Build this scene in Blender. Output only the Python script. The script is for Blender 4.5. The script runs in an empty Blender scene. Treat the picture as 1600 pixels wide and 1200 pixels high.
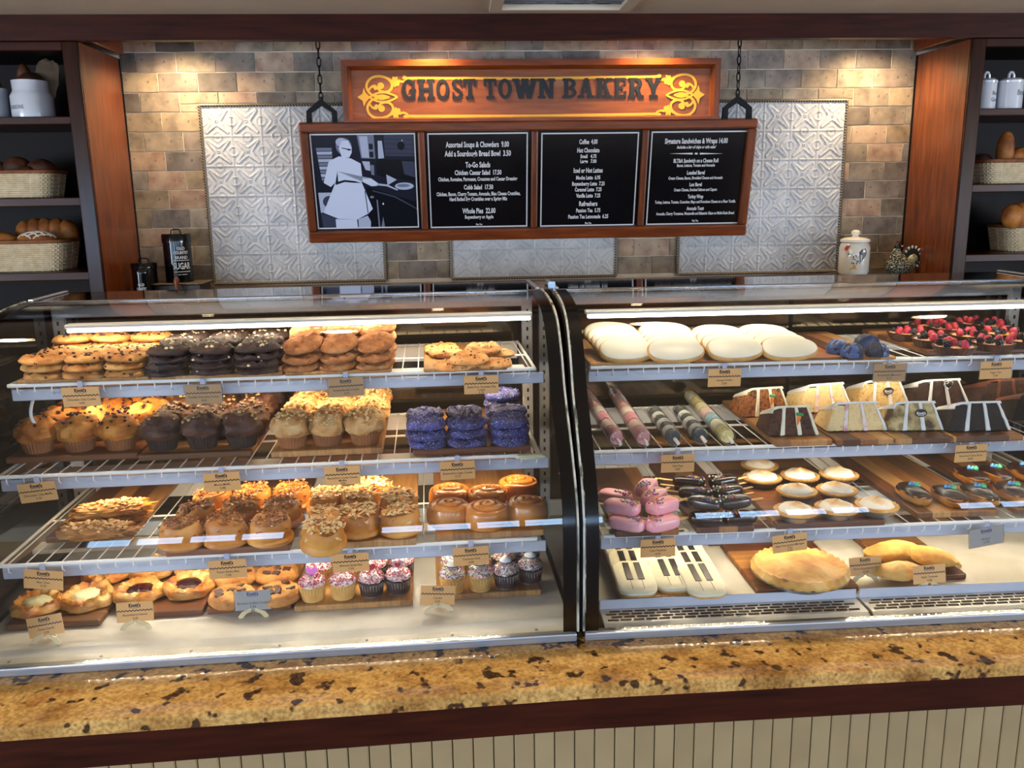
import bpy, bmesh, math, random
from mathutils import Vector, Matrix, Euler, noise
random.seed(7)
PI = math.pi
C = bpy.context.scene.collection
sc = bpy.context.scene

# ------------------------------------------------------------------ camera
FPX = 1358.0
PITCH, YAW, ROLL = math.radians(12.295), math.radians(3.6685), math.radians(0.8348)
EYE = Vector((0, 0, 1.60))
FWD = Vector((math.sin(YAW)*math.cos(PITCH), math.cos(YAW)*math.cos(PITCH), -math.sin(PITCH)))
_rt = Vector((math.cos(YAW), -math.sin(YAW), 0)); _dn = FWD.cross(_rt)
RT = math.cos(ROLL)*_rt + math.sin(ROLL)*_dn
DN = -math.sin(ROLL)*_rt + math.cos(ROLL)*_dn
cam = bpy.data.cameras.new('camera'); cam.sensor_width = 36; cam.lens = 36*FPX/1600; cam.clip_start = 0.05
co = bpy.data.objects.new('camera', cam); C.objects.link(co)
m3 = Matrix((RT, -DN, -FWD)).transposed()
co.matrix_world = Matrix.Translation(EYE) @ m3.to_4x4()
sc.camera = co

# ------------------------------------------------------------------ colour, world, exposure
sc.view_settings.view_transform = 'Standard'; sc.view_settings.look = 'None'
sc.view_settings.gamma = 1; sc.view_settings.use_curve_mapping = False
sc.view_settings.exposure = 0.14
sc.cycles.max_bounces = 7; sc.cycles.diffuse_bounces = 3; sc.cycles.glossy_bounces = 4
sc.cycles.transparent_max_bounces = 20; sc.cycles.transmission_bounces = 6
sc.cycles.caustics_reflective = False; sc.cycles.caustics_refractive = False
sc.cycles.sample_clamp_indirect = 6
w = bpy.data.worlds.new('world'); sc.world = w; w.use_nodes = True
w.node_tree.nodes['Background'].inputs[0].default_value = (0.35, 0.55, 1.0, 1)
w.node_tree.nodes['Background'].inputs[1].default_value = 1.0

def area(name, loc, target, sx, sy, power, col, spread=180):
    l = bpy.data.lights.new(name, 'AREA'); l.shape = 'RECTANGLE'; l.size = sx; l.size_y = sy
    l.energy = power; l.color = col; l.spread = math.radians(spread)
    o = bpy.data.objects.new(name, l); C.objects.link(o); o.location = loc
    o.rotation_euler = (Vector(target) - Vector(loc)).to_track_quat('-Z', 'Y').to_euler()
    return o
def spot(name, loc, target, power, col, angle, blend=0.6, radius=0.04):
    l = bpy.data.lights.new(name, 'SPOT'); l.energy = power; l.color = col
    l.spot_size = math.radians(angle); l.spot_blend = blend; l.shadow_soft_size = radius
    o = bpy.data.objects.new(name, l); C.objects.link(o); o.location = loc
    o.rotation_euler = (Vector(target) - Vector(loc)).to_track_quat('-Z', 'Y').to_euler()
    return o

# frames: the two cases stand at a slight angle to each other
FL = Matrix.Translation((0.29, 2.0, 0)) @ Matrix.Rotation(math.radians(1.75), 4, 'Z')
FR = Matrix.Translation((0.30, 2.0, 0))
FW = Matrix.Identity(4)
WALL_Y = 4.35; CEIL = 2.335; FRONT_Y = -4.4
WARM = (1.0, 0.73, 0.43); CASEW = (1.0, 0.74, 0.42); CASEN = (1.0, 0.87, 0.66); DAY = (0.45, 0.69, 1.0)
WIN = [(-4.9, 1.9), (-2.2, 1.9), (0.5, 1.9), (3.2, 1.9), (5.9, 1.9)]          # windows of the shop front behind the camera
for x, wd in WIN:
    area('window_daylight', (x, FRONT_Y-0.06, 1.22), (x, 4, 1.22), wd, 1.12, 70, DAY)
for x, t in ((-6.66, 1), (8.26, -1)):                                        # unseen side windows, added as fill light for wall and case fronts
    area('added_side_fill', (x, -2.0, 1.25), (x+t, -2.0, 1.25), 4.0, 1.7, 520, (0.78, 0.87, 1.0))
for x in (-1.22, -0.08, 0.93, 2.02):                                          # cans behind the fascia over the stone wall
    spot('wall_wash_lamp', (x, 4.13, 2.31), (x, 4.28, 1.2), 36, WARM, 140, 0.9, 0.03)
CANS = [(-1.62, 2.36), (-0.42, 2.36), (0.76, 2.36), (1.92, 2.36)]
for x, y in CANS:                                                             # ceiling downlights over the front of the cases
    spot('downlight_lamp', (x, y, CEIL-0.03), (x, y-0.10, 0), 38, (1.0, 0.80, 0.56), 120, 0.8, 0.05)
def case_lamps(F, x0, x1, top, low, colt, coll, nn):
    xm = (x0+x1)/2; L = x1-x0-0.06
    for (n, z, e, c, tn) in ((0.44, 1.256, top, colt, 0.05), (nn[0], 1.094, low[0], coll[0], 0.10), (nn[1], 0.872, low[1], coll[1], 0.10)):
        area('case_lamp', F @ Vector((xm, n, z)), F @ Vector((xm, n+tn, z-0.3)), L, 0.06 if z > 1.2 else 0.02, e, c, 165)
case_lamps(FL, -1.36, -0.05, 2.3, (3.1, 3.1, 2.2), CASEN, (CASEW, CASEW, (1.0, 0.92, 0.78)), (0.46, 0.36, 0.235))
case_lamps(FR, 0.05, 1.52, 1.0, (2.8, 2.7, 2.4), (1.0, 0.93, 0.76), (CASEN, CASEN, (1.0, 0.88, 0.66)), (0.46, 0.325, 0.225))

# pixel -> place on a known plane
def ray(px, py): return (px-800)/FPX*RT + (py-600)/FPX*DN + FWD
def at_z(px, py, z, F=FW):
    v = ray(px, py); return F.inverted() @ (EYE + v*((z-EYE.z)/v.z))
def at_y(px, py, y, F=FW):
    n = F.to_3x3() @ Vector((0, 1, 0)); o = F @ Vector((0, y, 0)); v = ray(px, py)
    return F.inverted() @ (EYE + v*((o-EYE).dot(n)/v.dot(n)))

# ------------------------------------------------------------------ materials
def lin(h):
    if isinstance(h, tuple): return (*h[:3], 1)
    r = [int(h[i:i+2], 16)/255 for i in (0, 2, 4)]
    return (*[c/12.92 if c <= 0.04045 else ((c+0.055)/1.055)**2.4 for c in r], 1)
MATS = {}
def mat(name, cols, rough=0.5, metal=0.0, scale=12.0, detail=3.0, stretch=(1, 1, 1), bump=0.0, bscale=60.0, vary=0.0, spec=0.5,
        emit=None, estr=0.0, coat=0.0, ramp=(0.35, 0.65), sss=0.0, speck=None):
    if name in MATS: return MATS[name]
    m = bpy.data.materials.new(name); MATS[name] = m; m.use_nodes = True
    nt = m.node_tree; N = nt.nodes; Lk = nt.links; b = N['Principled BSDF']
    b.inputs['Roughness'].default_value = rough; b.inputs['Metallic'].default_value = metal
    b.inputs['Specular IOR Level'].default_value = spec; b.inputs['Coat Weight'].default_value = coat
    b.inputs['Coat Roughness'].default_value = 0.08
    if sss: b.inputs['Subsurface Weight'].default_value = sss; b.inputs['Subsurface Radius'].default_value = (0.01, 0.006, 0.003); b.inputs['Subsurface Scale'].default_value = 0.5
    if isinstance(cols, str) or isinstance(cols, tuple): cols = [cols]
    tc = N.new('ShaderNodeTexCoord'); mp = N.new('ShaderNodeMapping'); mp.inputs['Scale'].default_value = stretch
    Lk.new(tc.outputs['Object'], mp.inputs['Vector'])
    out = None
    oi = N.new('ShaderNodeObjectInfo')
    if len(cols) > 1:
        nz = N.new('ShaderNodeTexNoise'); nz.noise_dimensions = '4D'; nz.inputs['Scale'].default_value = scale; nz.inputs['Detail'].default_value = detail
        Lk.new(mp.outputs[0], nz.inputs['Vector'])
        mu = N.new('ShaderNodeMath'); mu.operation = 'MULTIPLY'; mu.inputs[1].default_value = 37.0
        Lk.new(oi.outputs['Random'], mu.inputs[0]); Lk.new(mu.outputs[0], nz.inputs['W'])
        cr = N.new('ShaderNodeValToRGB'); e = cr.color_ramp.elements
        e[0].position, e[1].position = ramp; e[0].color = lin(cols[0]); e[1].color = lin(cols[-1])
        for i, c in enumerate(cols[1:-1]):
            k = e.new(ramp[0]+(ramp[1]-ramp[0])*(i+1)/(len(cols)-1)); k.color = lin(c)
        Lk.new(nz.outputs['Fac'], cr.inputs[0]); out = cr.outputs[0]
    else:
        rgb = N.new('ShaderNodeRGB'); rgb.outputs[0].default_value = lin(cols[0]); out = rgb.outputs[0]
    if speck:                                                                  # (colour, scale, threshold): pigment flecks
        n2 = N.new('ShaderNodeTexNoise'); n2.inputs['Scale'].default_value = speck[1]; n2.inputs['Detail'].default_value = 2
        Lk.new(tc.outputs['Object'], n2.inputs['Vector'])
        r2 = N.new('ShaderNodeValToRGB'); r2.color_ramp.elements[0].position = speck[2]; r2.color_ramp.elements[1].position = speck[2]+0.06
        Lk.new(n2.outputs['Fac'], r2.inputs[0]); mx = N.new('ShaderNodeMix'); mx.data_type = 'RGBA'
        Lk.new(r2.outputs[0], mx.inputs[0]); Lk.new(out, mx.inputs[6]); mx.inputs[7].default_value = lin(speck[0]); out = mx.outputs[2]
    if vary:
        hs = N.new('ShaderNodeHueSaturation'); mr = N.new('ShaderNodeMapRange')
        mr.inputs['To Min'].default_value = 1-vary; mr.inputs['To Max'].default_value = 1+vary
        Lk.new(oi.outputs['Random'], mr.inputs['Value']); Lk.new(mr.outputs[0], hs.inputs['Value']); Lk.new(out, hs.inputs['Color']); out = hs.outputs[0]
    Lk.new(out, b.inputs['Base Color'])
    if bump:
        bn = N.new('ShaderNodeTexNoise'); bn.inputs['Scale'].default_value = bscale; bn.inputs['Detail'].default_value = 3
        Lk.new(mp.outputs[0] if stretch != (1, 1, 1) else tc.outputs['Object'], bn.inputs['Vector'])
        bp = N.new('ShaderNodeBump'); bp.inputs['Strength'].default_value = bump; bp.inputs['Distance'].default_value = 0.004
        Lk.new(bn.outputs['Fac'], bp.inputs['Height']); Lk.new(bp.outputs[0], b.inputs['Normal'])
    if emit: b.inputs['Emission Color'].default_value = lin(emit); b.inputs['Emission Strength'].default_value = estr
    return m
def wood_mat(name, c, rough=0.25, grain=(1, 14, 14), scale=6, coat=0.3, vary=0.0, bump=0.05, spec=0.5):
    return mat(name, c, rough, spec=spec, scale=scale, detail=5, stretch=grain, coat=coat, vary=vary, bump=bump, bscale=scale*3, ramp=(0.25, 0.75))
def glass_mat(name, tint, rough=0.0, ior=1.45, alpha=1.0):
    if name in MATS: return MATS[name]
    m = bpy.data.materials.new(name); MATS[name] = m; m.use_nodes = True; nt = m.node_tree; N = nt.nodes
    N.remove(N['Principled BSDF']); out = N['Material Output']
    tr = N.new('ShaderNodeBsdfTransparent'); tr.inputs[0].default_value = lin(tint)
    gl = N.new('ShaderNodeBsdfGlossy'); gl.inputs['Roughness'].default_value = rough
    lw = N.new('ShaderNodeLayerWeight'); lw.inputs[0].default_value = 0.5; pw = N.new('ShaderNodeMath'); pw.operation = 'POWER'; pw.inputs[1].default_value = 5.0
    f0 = ((ior-1)/(ior+1))**2; fr = N.new('ShaderNodeMath'); fr.operation = 'MULTIPLY_ADD'; fr.inputs[1].default_value = 1-f0; fr.inputs[2].default_value = f0   # Schlick reflectance
    nt.links.new(lw.outputs['Facing'], pw.inputs[0]); nt.links.new(pw.outputs[0], fr.inputs[0]); mx = N.new('ShaderNodeMixShader')
    nt.links.new(fr.outputs[0], mx.inputs[0]); nt.links.new(tr.outputs[0], mx.inputs[1]); nt.links.new(gl.outputs[0], mx.inputs[2])
    last = mx
    if alpha < 1.0:                                                            # cloudy plastic: a little diffuse body
        df = N.new('ShaderNodeBsdfDiffuse'); df.inputs[0].default_value = lin(tint); m2 = N.new('ShaderNodeMixShader'); m2.inputs[0].default_value = 1-alpha
        nt.links.new(mx.outputs[0], m2.inputs[1]); nt.links.new(df.outputs[0], m2.inputs[2]); last = m2
    nt.links.new(last.outputs[0], out.inputs[0]); return m

# ------------------------------------------------------------------ mesh building
class MB:
    def __init__(s): s.v = []; s.f = []; s.m = []; s.boxy = s.round = False
    def add(s, vs, fs, mi=0, M=None):
        o = len(s.v)
        s.v += [tuple(M @ Vector(p)) for p in vs] if M else [tuple(p) for p in vs]
        s.f += [[i+o for i in f] for f in fs]; s.m += [mi]*len(fs); return s
    def box(s, x0, x1, y0, y1, z0, z1, mi=0, M=None):
        vs = [(x0,y0,z0),(x1,y0,z0),(x1,y1,z0),(x0,y1,z0),(x0,y0,z1),(x1,y0,z1),(x1,y1,z1),(x0,y1,z1)]
        return s.add(vs, [(0,3,2,1),(4,5,6,7),(0,1,5,4),(1,2,6,5),(2,3,7,6),(3,0,4,7)], mi, M)
    def bbox(s, dims, b=0.004, seg=1, mi=0, M=None):
        s.boxy = True
        bm = bmesh.new(); bmesh.ops.create_cube(bm, size=1)
        for v in bm.verts: v.co = Vector((v.co.x*dims[0], v.co.y*dims[1], v.co.z*dims[2]))
        bmesh.ops.bevel(bm, geom=bm.edges[:], offset=b, segments=seg, profile=0.5, affect='EDGES')
        bm.verts.index_update(); s.add([v.co[:] for v in bm.verts], [[v.index for v in f.verts] for f in bm.faces], mi, M); bm.free(); return s
    def prism(s, poly, a, b, plane='xz', mi=0, M=None):
        n = len(poly)
        def P(p, d): return (p[0], d, p[1]) if plane == 'xz' else ((p[0], p[1], d) if plane == 'xy' else (d, p[0], p[1]))
        vs = [P(p, a) for p in poly]+[P(p, b) for p in poly]
        fs = [list(range(n)), list(range(2*n-1, n-1, -1))]+[(i, i+n, (i+1) % n+n, (i+1) % n) for i in range(n)]
        return s.add(vs, fs, mi, M)
    def lathe(s, prof, seg=24, fn=None, mi=0, M=None, caps=True):
        s.round = True
        vs = []; n = len(prof)
        for r, z in prof:
            for k in range(seg):
                t = 2*PI*k/seg; rr, zz = fn(t, r, z) if fn else (r, z)
                vs.append((rr*math.cos(t), rr*math.sin(t), zz))
        fs = [(i*seg+k, i*seg+(k+1) % seg, (i+1)*seg+(k+1) % seg, (i+1)*seg+k) for i in range(n-1) for k in range(seg)]
        if caps: fs += [list(range(seg-1, -1, -1)), [(n-1)*seg+k for k in range(seg)]]
        return s.add(vs, fs, mi, M)
    def tube(s, pts, r, seg=8, mi=0, M=None, closed=False):
        s.round = True
        pts = [Vector(p) for p in pts]; n = len(pts); vs = []; up = Vector((0, 0, 1))
        rs = r if isinstance(r, (list, tuple)) else [r]*n
        prev = None
        for i, p in enumerate(pts):
            t = (pts[(i+1) % n]-pts[i-1]) if closed else (pts[min(i+1, n-1)]-pts[max(i-1, 0)])
            t.normalize()
            if prev is None: a = t.cross(up) if abs(t.dot(up)) < 0.95 else t.cross(Vector((1, 0, 0)))
            else: a = prev - t*prev.dot(t)
            a.normalize(); prev = a; b = t.cross(a)
            for k in range(seg):
                q = 2*PI*k/seg; vs.append(p+(a*math.cos(q)+b*math.sin(q))*rs[i])
        fs = [(i*seg+k, i*seg+(k+1) % seg, ((i+1) % n)*seg+(k+1) % seg, ((i+1) % n)*seg+k) for i in range(n if closed else n-1) for k in range(seg)]
        if not closed: fs += [list(range(seg-1, -1, -1)), [(n-1)*seg+k for k in range(seg)]]
        return s.add([tuple(v) for v in vs], fs, mi, M)
    def blob(s, rx, ry, rz, amp=0.0, freq=3.0, seed=0, nu=20, nv=12, flat=None, pw=1.0, mi=0, M=None, oct2=0.0, fn=None):
        s.round = True
        vs = []
        for i in range(nv+1):
            ph = -PI/2+PI*i/nv
            for k in range(nu):
                t = 2*PI*k/nu
                def sp(c): return math.copysign(abs(c)**pw, c)
                d = Vector((sp(math.cos(t))*sp(math.cos(ph)), sp(math.sin(t))*sp(math.cos(ph)), sp(math.sin(ph))))
                q = 1+amp*noise.noise(d*freq+Vector((seed*7.3, seed*3.1, 0)))+oct2*noise.noise(d*freq*3+Vector((0, seed*5.1, 1)))
                x, y, z = d.x*rx*q, d.y*ry*q, d.z*rz*q
                if flat is not None and z < -rz*flat: z = -rz*flat
                if fn: x, y, z = fn(x, y, z)
                vs.append((x, y, z))
        fs = [(i*nu+k, i*nu+(k+1) % nu, (i+1)*nu+(k+1) % nu, (i+1)*nu+k) for i in range(nv) for k in range(nu)]
        return s.add(vs, fs, mi, M)
    def octa(s, c, r, M3=None, mi=0):
        vs = [(r[0],0,0),(-r[0],0,0),(0,r[1],0),(0,-r[1],0),(0,0,r[2]),(0,0,-r[2])]
        M = Matrix.Translation(c) @ (M3 or Matrix.Identity(4))
        return s.add(vs, [(0,2,4),(2,1,4),(1,3,4),(3,0,4),(2,0,5),(1,2,5),(3,1,5),(0,3,5)], mi, M)
    def ribbon(s, pts, w, d0, d1, mi=0, M=None):
        """flat stroke in the xz plane with width w (list or number) between depths d0 and d1"""
        n = len(pts); ws = w if isinstance(w, (list, tuple)) else [w]*n; L = []; R = []
        for i, p in enumerate(pts):
            a = pts[max(i-1, 0)]; b = pts[min(i+1, n-1)]; t = Vector((b[0]-a[0], b[1]-a[1])); t.normalize()
            L.append((p[0]-t.y*ws[i]/2, p[1]+t.x*ws[i]/2)); R.append((p[0]+t.y*ws[i]/2, p[1]-t.x*ws[i]/2))
        return s.prism(L+R[::-1], d0, d1, 'xz', mi, M) if n < 3 else s._strip(L, R, d0, d1, mi, M)
    def _strip(s, L, R, d0, d1, mi, M):
        n = len(L); vs = [(p[0], d, p[1]) for d in (d0, d1) for q in (L, R) for p in q]
        fs = [(i, i+1, n+i+1, n+i) for i in range(n-1)]+[(2*n+i, 3*n+i, 3*n+i+1, 2*n+i+1) for i in range(n-1)]+[(i, 2*n+i, 2*n+i+1, i+1) for i in range(n-1)]+[(n+i, n+i+1, 3*n+i+1, 3*n+i) for i in range(n-1)]+[(0, n, 3*n, 2*n), (n-1, 3*n-1, 4*n-1, 2*n-1)]
        return s.add(vs, fs, mi, M)
    def mesh(s, name, mats, smooth=True):
        me = bpy.data.meshes.new(name); me.from_pydata(s.v, [], s.f)
        for m in (mats if isinstance(mats, (list, tuple)) else [mats]): me.materials.append(m)
        if any(s.m): me.polygons.foreach_set('material_index', s.m)
        bm = bmesh.new(); bm.from_mesh(me); bmesh.ops.recalc_face_normals(bm, faces=bm.faces[:]); bm.to_mesh(me); bm.free()
        if smooth and (s.round or not s.boxy):
            me.polygons.foreach_set('use_smooth', [True]*len(me.polygons))
            try: me.set_sharp_from_angle(angle=math.radians(40))
            except Exception: pass
        me.update(); return me

def obj(name, me, parent=None, M=None, kind=None, label=None):
    o = bpy.data.objects.new(name, me); C.objects.link(o)
    if parent: o.parent = parent
    if M is not None: o.matrix_basis = M
    if kind or name == 'lettering': o['kind'] = kind or 'stuff'
    if label: o['label'] = label
    return o
def tag(o, label, cat, group=None):
    o['label'] = label; o['category'] = cat
    if group: o['group'] = group
    return o
def thing(name, label, cat, M=None, group=None, me=None):
    o = obj(name, me, None, M); return tag(o, label, cat, group)
def struct(name, me, M=None, parent=None):
    return obj(name, me, parent, M, 'structure')
def T(x, y, z): return Matrix.Translation((x, y, z))
def RZ(a): return Matrix.Rotation(a, 4, 'Z')
def RX(a): return Matrix.Rotation(a, 4, 'X')
def RY(a): return Matrix.Rotation(a, 4, 'Y')
class Proto:
    """a kind of product: its own mesh (or none) and its parts, shared by every copy"""
    def __init__(s, name, root=None, parts=()): s.name = name; s.root = root; s.parts = list(parts)
    def put(s, label, cat, group, M):
        r = thing(s.name, label, cat, M, group, s.root)
        for p in s.parts:
            q = obj(p['name'], p.get('me'), r, p.get('M'), p.get('kind'), p.get('label'))
            for u in p.get('subs', ()): obj(u['name'], u['me'], q, u.get('M'), u.get('kind'), u.get('label'))
        return r
def part(name, me, kind=None, label=None, M=None, subs=()): return dict(name=name, me=me, kind=kind, label=label, M=M, subs=subs)
def catmull(p, k=6):
    out = []; n = len(p)
    for i in range(n-1):
        a, b, c, d = [Vector(p[j]) for j in (max(i-1, 0), i, i+1, min(i+2, n-1))]
        for q in range(k):
            t = q/k; out.append(tuple(0.5*((2*b)+(c-a)*t+(2*a-5*b+4*c-d)*t*t+(3*b-a-3*c+d)*t**3)))
    out.append(tuple(p[-1])); return out
_tcache = {}
def text_geo(s, bold=0.0, res=2):
    """triangulated outline of a string in the built-in font: (verts, faces, width), cap height 1"""
    key = (s, bold, res)
    if key in _tcache: return _tcache[key]
    cu = bpy.data.curves.new('lettering', 'FONT'); cu.body = s; cu.resolution_u = res; cu.offset = bold; cu.size = 1.0
    o = bpy.data.objects.new('lettering', cu); C.objects.link(o); bpy.context.view_layer.update()
    me = bpy.data.meshes.new_from_object(o.evaluated_get(bpy.context.evaluated_depsgraph_get()))
    vs = [tuple(v.co) for v in me.vertices]; fs = [tuple(p.vertices) for p in me.polygons]
    bpy.data.objects.remove(o); bpy.data.curves.remove(cu); bpy.data.meshes.remove(me)
    x0 = min(v[0] for v in vs); x1 = max(v[0] for v in vs); ch = 0.70
    _tcache[key] = ([((v[0]-x0)/ch, v[1]/ch) for v in vs], fs, (x1-x0)/ch); return _tcache[key]
def put_text(mb, s, cx, base, h, d, width=None, bold=0.0, slant=0.0, mi=0, M=None, condense=0.62):
    """flat lettering in the xz plane facing -y, centred at cx"""
    vs, fs, wd = text_geo(s, bold)
    kx = (width/wd) if width else h*condense
    mb.add([(cx+(x-wd/2)*kx+slant*y*h, d, base+y*h) for x, y in vs], fs, mi, M)
# ------------------------------------------------------------------ palette
M_wood = wood_mat('cherry_wood', ['431d09', '683110', '804018'], rough=0.3, grain=(9, 9, 0.9), scale=7, coat=0.3)
M_woodh = wood_mat('cherry_wood_across', ['4e2009', '72330f', '874416'], rough=0.3, grain=(0.9, 9, 9), scale=7, coat=0.3)
M_dark = wood_mat('dark_wood', ['220c07', '33140b', '401b0e'], rough=0.42, grain=(0.8, 9, 9), scale=6, coat=0.0, spec=0.14)
M_darkv = wood_mat('dark_wood_upright', ['1d0c07', '2c140b', '381b0f'], rough=0.2, grain=(9, 9, 0.8), scale=6, coat=0.0, spec=0.25)
M_shelfin = wood_mat('shelf_inside_shade', ['0a0504', '100806', '160b08'], rough=0.55, grain=(9, 9, 0.8), scale=6, coat=0.0, spec=0.15)  # near-black colour paints in the shade inside the shelving
M_ceil = mat('ceiling_paint', ['c8bba4', 'd0c4ae'], 0.9, scale=3)
M_plaster = mat('room_paint', ['b89c74', 'c2a67e'], 0.9, scale=2)
M_floor = mat('floor_tile', ['7d5e40', '8a6846'], 0.5, scale=2)
M_grout = mat('grout', ['cdbfa6', 'd8ccb6'], 0.9, scale=30)
M_white = mat('white_enamel', ['d9d8d2', 'e2e1db'], 0.35, scale=4)
M_whitewire = mat('white_wire_coat', 'e4e4e0', 0.35)
M_valance = mat('pale_valance', ['b4b8c6', 'bcc0cc'], 0.4, scale=3)
M_black = mat('black_gloss', '050506', 0.18)
M_blackm = mat('black_iron', '0a0909', 0.5, spec=0.2)
M_chrome = mat('chrome', 'c9c9cc', 0.12, metal=1.0)
M_alu = mat('brushed_trim', ['aab0ba', 'b6bcc6'], 0.3, metal=0.7, stretch=(0.5, 20, 20), scale=8)
M_glass = glass_mat('curved_glass', 'fdfefe', 0.0, 1.52)
M_mirror = mat('smoked_back_glass', ['5b5142', '675c4c'], 0.10, metal=0.85, scale=1)
M_cream = mat('beadboard_paint', ['8f7c5a', '998662'], 0.5, scale=5)
M_gold = mat('gold_paint', 'd9a02a', 0.4)
M_ink = mat('black_ink', '0a0a0c', 0.45)
M_print = mat('pale_print', 'cfccca', 0.5)
M_menu = mat('menu_black', ['0d0b0d', '120f11'], 0.16, scale=4, bump=0.04, bscale=160)
M_light = mat('lamp_diffuser', 'ffffff', 0.4, emit='fff2d8', estr=9.0)
M_can = mat('can_lamp_glow', 'ffffff', 0.4, emit='ffe2b4', estr=22.0)

# stone tile: one colour per tile
def stone():
    m = mat('stone_tile', ['3e3b39', '7c7a78', '9c9a98'], 0.6, scale=15, detail=9, ramp=(0.30, 0.66), bump=0.35, bscale=45, speck=('4c4640', 42, 0.66))
    nt = m.node_tree; N = nt.nodes; b = N['Principled BSDF']
    oi = [n for n in N if n.type == 'OBJECT_INFO'][0]; cr = N.new('ShaderNodeValToRGB'); cr.color_ramp.interpolation = 'CONSTANT'
    cols = ['baa88c', 'a39582', 'c2ae90', '897c6f', 'b0a18a', 'b29c7c', '94897e', 'c4b499', 'a7988a', '776e66', 'b4a793', 'a3927a']
    e = cr.color_ramp.elements; e[0].color = lin(cols[0]); e[1].position = 1/12; e[1].color = lin(cols[1])
    for i, c in enumerate(cols[2:]): k = e.new((i+2)/12); k.color = lin(c)
    nt.links.new(oi.outputs['Random'], cr.inputs[0])
    old = b.inputs['Base Color'].links[0].from_socket
    mx = N.new('ShaderNodeMix'); mx.data_type = 'RGBA'; mx.blend_type = 'OVERLAY'; mx.inputs[0].default_value = 0.8
    nt.links.new(cr.outputs[0], mx.inputs[6]); nt.links.new(old, mx.inputs[7]); nt.links.new(mx.outputs[2], b.inputs['Base Color'])
    return m
M_stone = stone()
M_tin = mat('whitewashed_tin', ['a4a6a8', 'b4b6b7', 'c0c1c0'], 0.42, scale=7, detail=4, bump=0.1, bscale=80)
def granite():
    m = mat('granite', ['8a6030', 'b98d4e', 'd3aa66', 'a8743c'], 0.06, scale=9, detail=8, stretch=(1.0, 1.5, 1), ramp=(0.28, 0.72), speck=('4a3524', 27, 0.585), coat=0.0)
    nt = m.node_tree; N = nt.nodes; b = N['Principled BSDF']; old = b.inputs['Base Color'].links[0].from_socket
    tc = [n for n in N if n.type == 'TEX_COORD'][0]; nz = N.new('ShaderNodeTexNoise'); nz.inputs['Scale'].default_value = 110; nz.inputs['Detail'].default_value = 3
    nt.links.new(tc.outputs['Object'], nz.inputs['Vector']); r = N.new('ShaderNodeValToRGB'); r.color_ramp.elements[0].position = 0.36; r.color_ramp.elements[1].position = 0.62
    r.color_ramp.elements[0].color = (0.22, 0.17, 0.12, 1); r.color_ramp.elements[1].color = (1, 1, 1, 1); nt.links.new(nz.outputs['Fac'], r.inputs[0])
    mx = N.new('ShaderNodeMix'); mx.data_type = 'RGBA'; mx.blend_type = 'MULTIPLY'; mx.inputs[0].default_value = 0.55
    nt.links.new(old, mx.inputs[6]); nt.links.new(r.outputs[0], mx.inputs[7]); nt.links.new(mx.outputs[2], b.inputs['Base Color']); return m
M_granite = granite()
def stripes(name, a, bcol, scale, rough=0.5, direction='DIAGONAL'):
    m = mat(name, a, rough); nt = m.node_tree; N = nt.nodes; tc = [n for n in N if n.type == 'TEX_COORD'][0]
    wv = N.new('ShaderNodeTexWave'); wv.bands_direction = direction; wv.inputs['Scale'].default_value = scale; wv.inputs['Distortion'].default_value = 0.6
    nt.links.new(tc.outputs['Object'], wv.inputs['Vector']); r = N.new('ShaderNodeValToRGB'); r.color_ramp.elements[0].position = 0.45; r.color_ramp.elements[1].position = 0.55
    r.color_ramp.elements[0].color = lin(a); r.color_ramp.elements[1].color = lin(bcol); nt.links.new(wv.outputs['Fac'], r.inputs[0])
    nt.links.new(r.outputs[0], N['Principled BSDF'].inputs['Base Color']); return m
M_rope = stripes('twisted_rope_border', '0b0a09', '8d8068', 48)

# ------------------------------------------------------------------ room shell
XL, XR, YB = -6.6, 8.2, WALL_Y
struct('floor', MB().box(XL, XR, FRONT_Y, YB, -0.1, 0).mesh('floor', M_floor, False))
# ceiling with an opening for the vent
VX0, VX1, VY0, VY1 = 0.215, 0.70, 3.30, 3.72
cb = MB()
for a in ((XL, VX0, FRONT_Y, YB), (VX1, XR, FRONT_Y, YB), (VX0, VX1, FRONT_Y, VY0), (VX0, VX1, VY1, YB)): cb.box(*a, CEIL, CEIL+0.12)
struct('ceiling', cb.mesh('ceiling', M_ceil, False))
for nm, a, b in (('wall_left', XL-0.1, XL), ('wall_right', XR, XR+0.1)):
    sw_ = MB()
    for y0, y1, z0, z1 in ((FRONT_Y, -4.0, 0, CEIL), (0.0, YB, 0, CEIL), (-4.0, 0.0, 0, 0.40), (-4.0, 0.0, 2.10, CEIL)): sw_.box(a, b, y0, y1, z0, z1)  # openings cut for the added side fill lights
    struct(nm, sw_.mesh(nm, M_plaster, False))
for i, x in enumerate((XL-0.02, XR+0.02)):  # frames round the added side-window fill lights
    f = MB()
    for y in (-3.97, -2.67, -1.33, -0.03): f.box(x-0.025, x+0.025, y-0.03, y+0.03, 0.40, 2.10)
    for z in (0.43, 2.07): f.box(x-0.023, x+0.023, -4.0, 0.0, z-0.03, z+0.03)
    struct('window_%d' % (6+i), f.mesh('window', M_dark, False))
wf = MB(); edges = [XL]
for x, wd in WIN: edges += [x-wd/2, x+wd/2]
edges.append(XR)
for i in range(0, len(edges), 2): wf.box(edges[i], edges[i+1], FRONT_Y-0.12, FRONT_Y, 0, CEIL)
for x, wd in WIN: wf.box(x-wd/2, x+wd/2, FRONT_Y-0.12, FRONT_Y, 0, 0.66); wf.box(x-wd/2, x+wd/2, FRONT_Y-0.12, FRONT_Y, 1.78, CEIL)
struct('wall_front', wf.mesh('wall_front', M_plaster, False))
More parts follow.
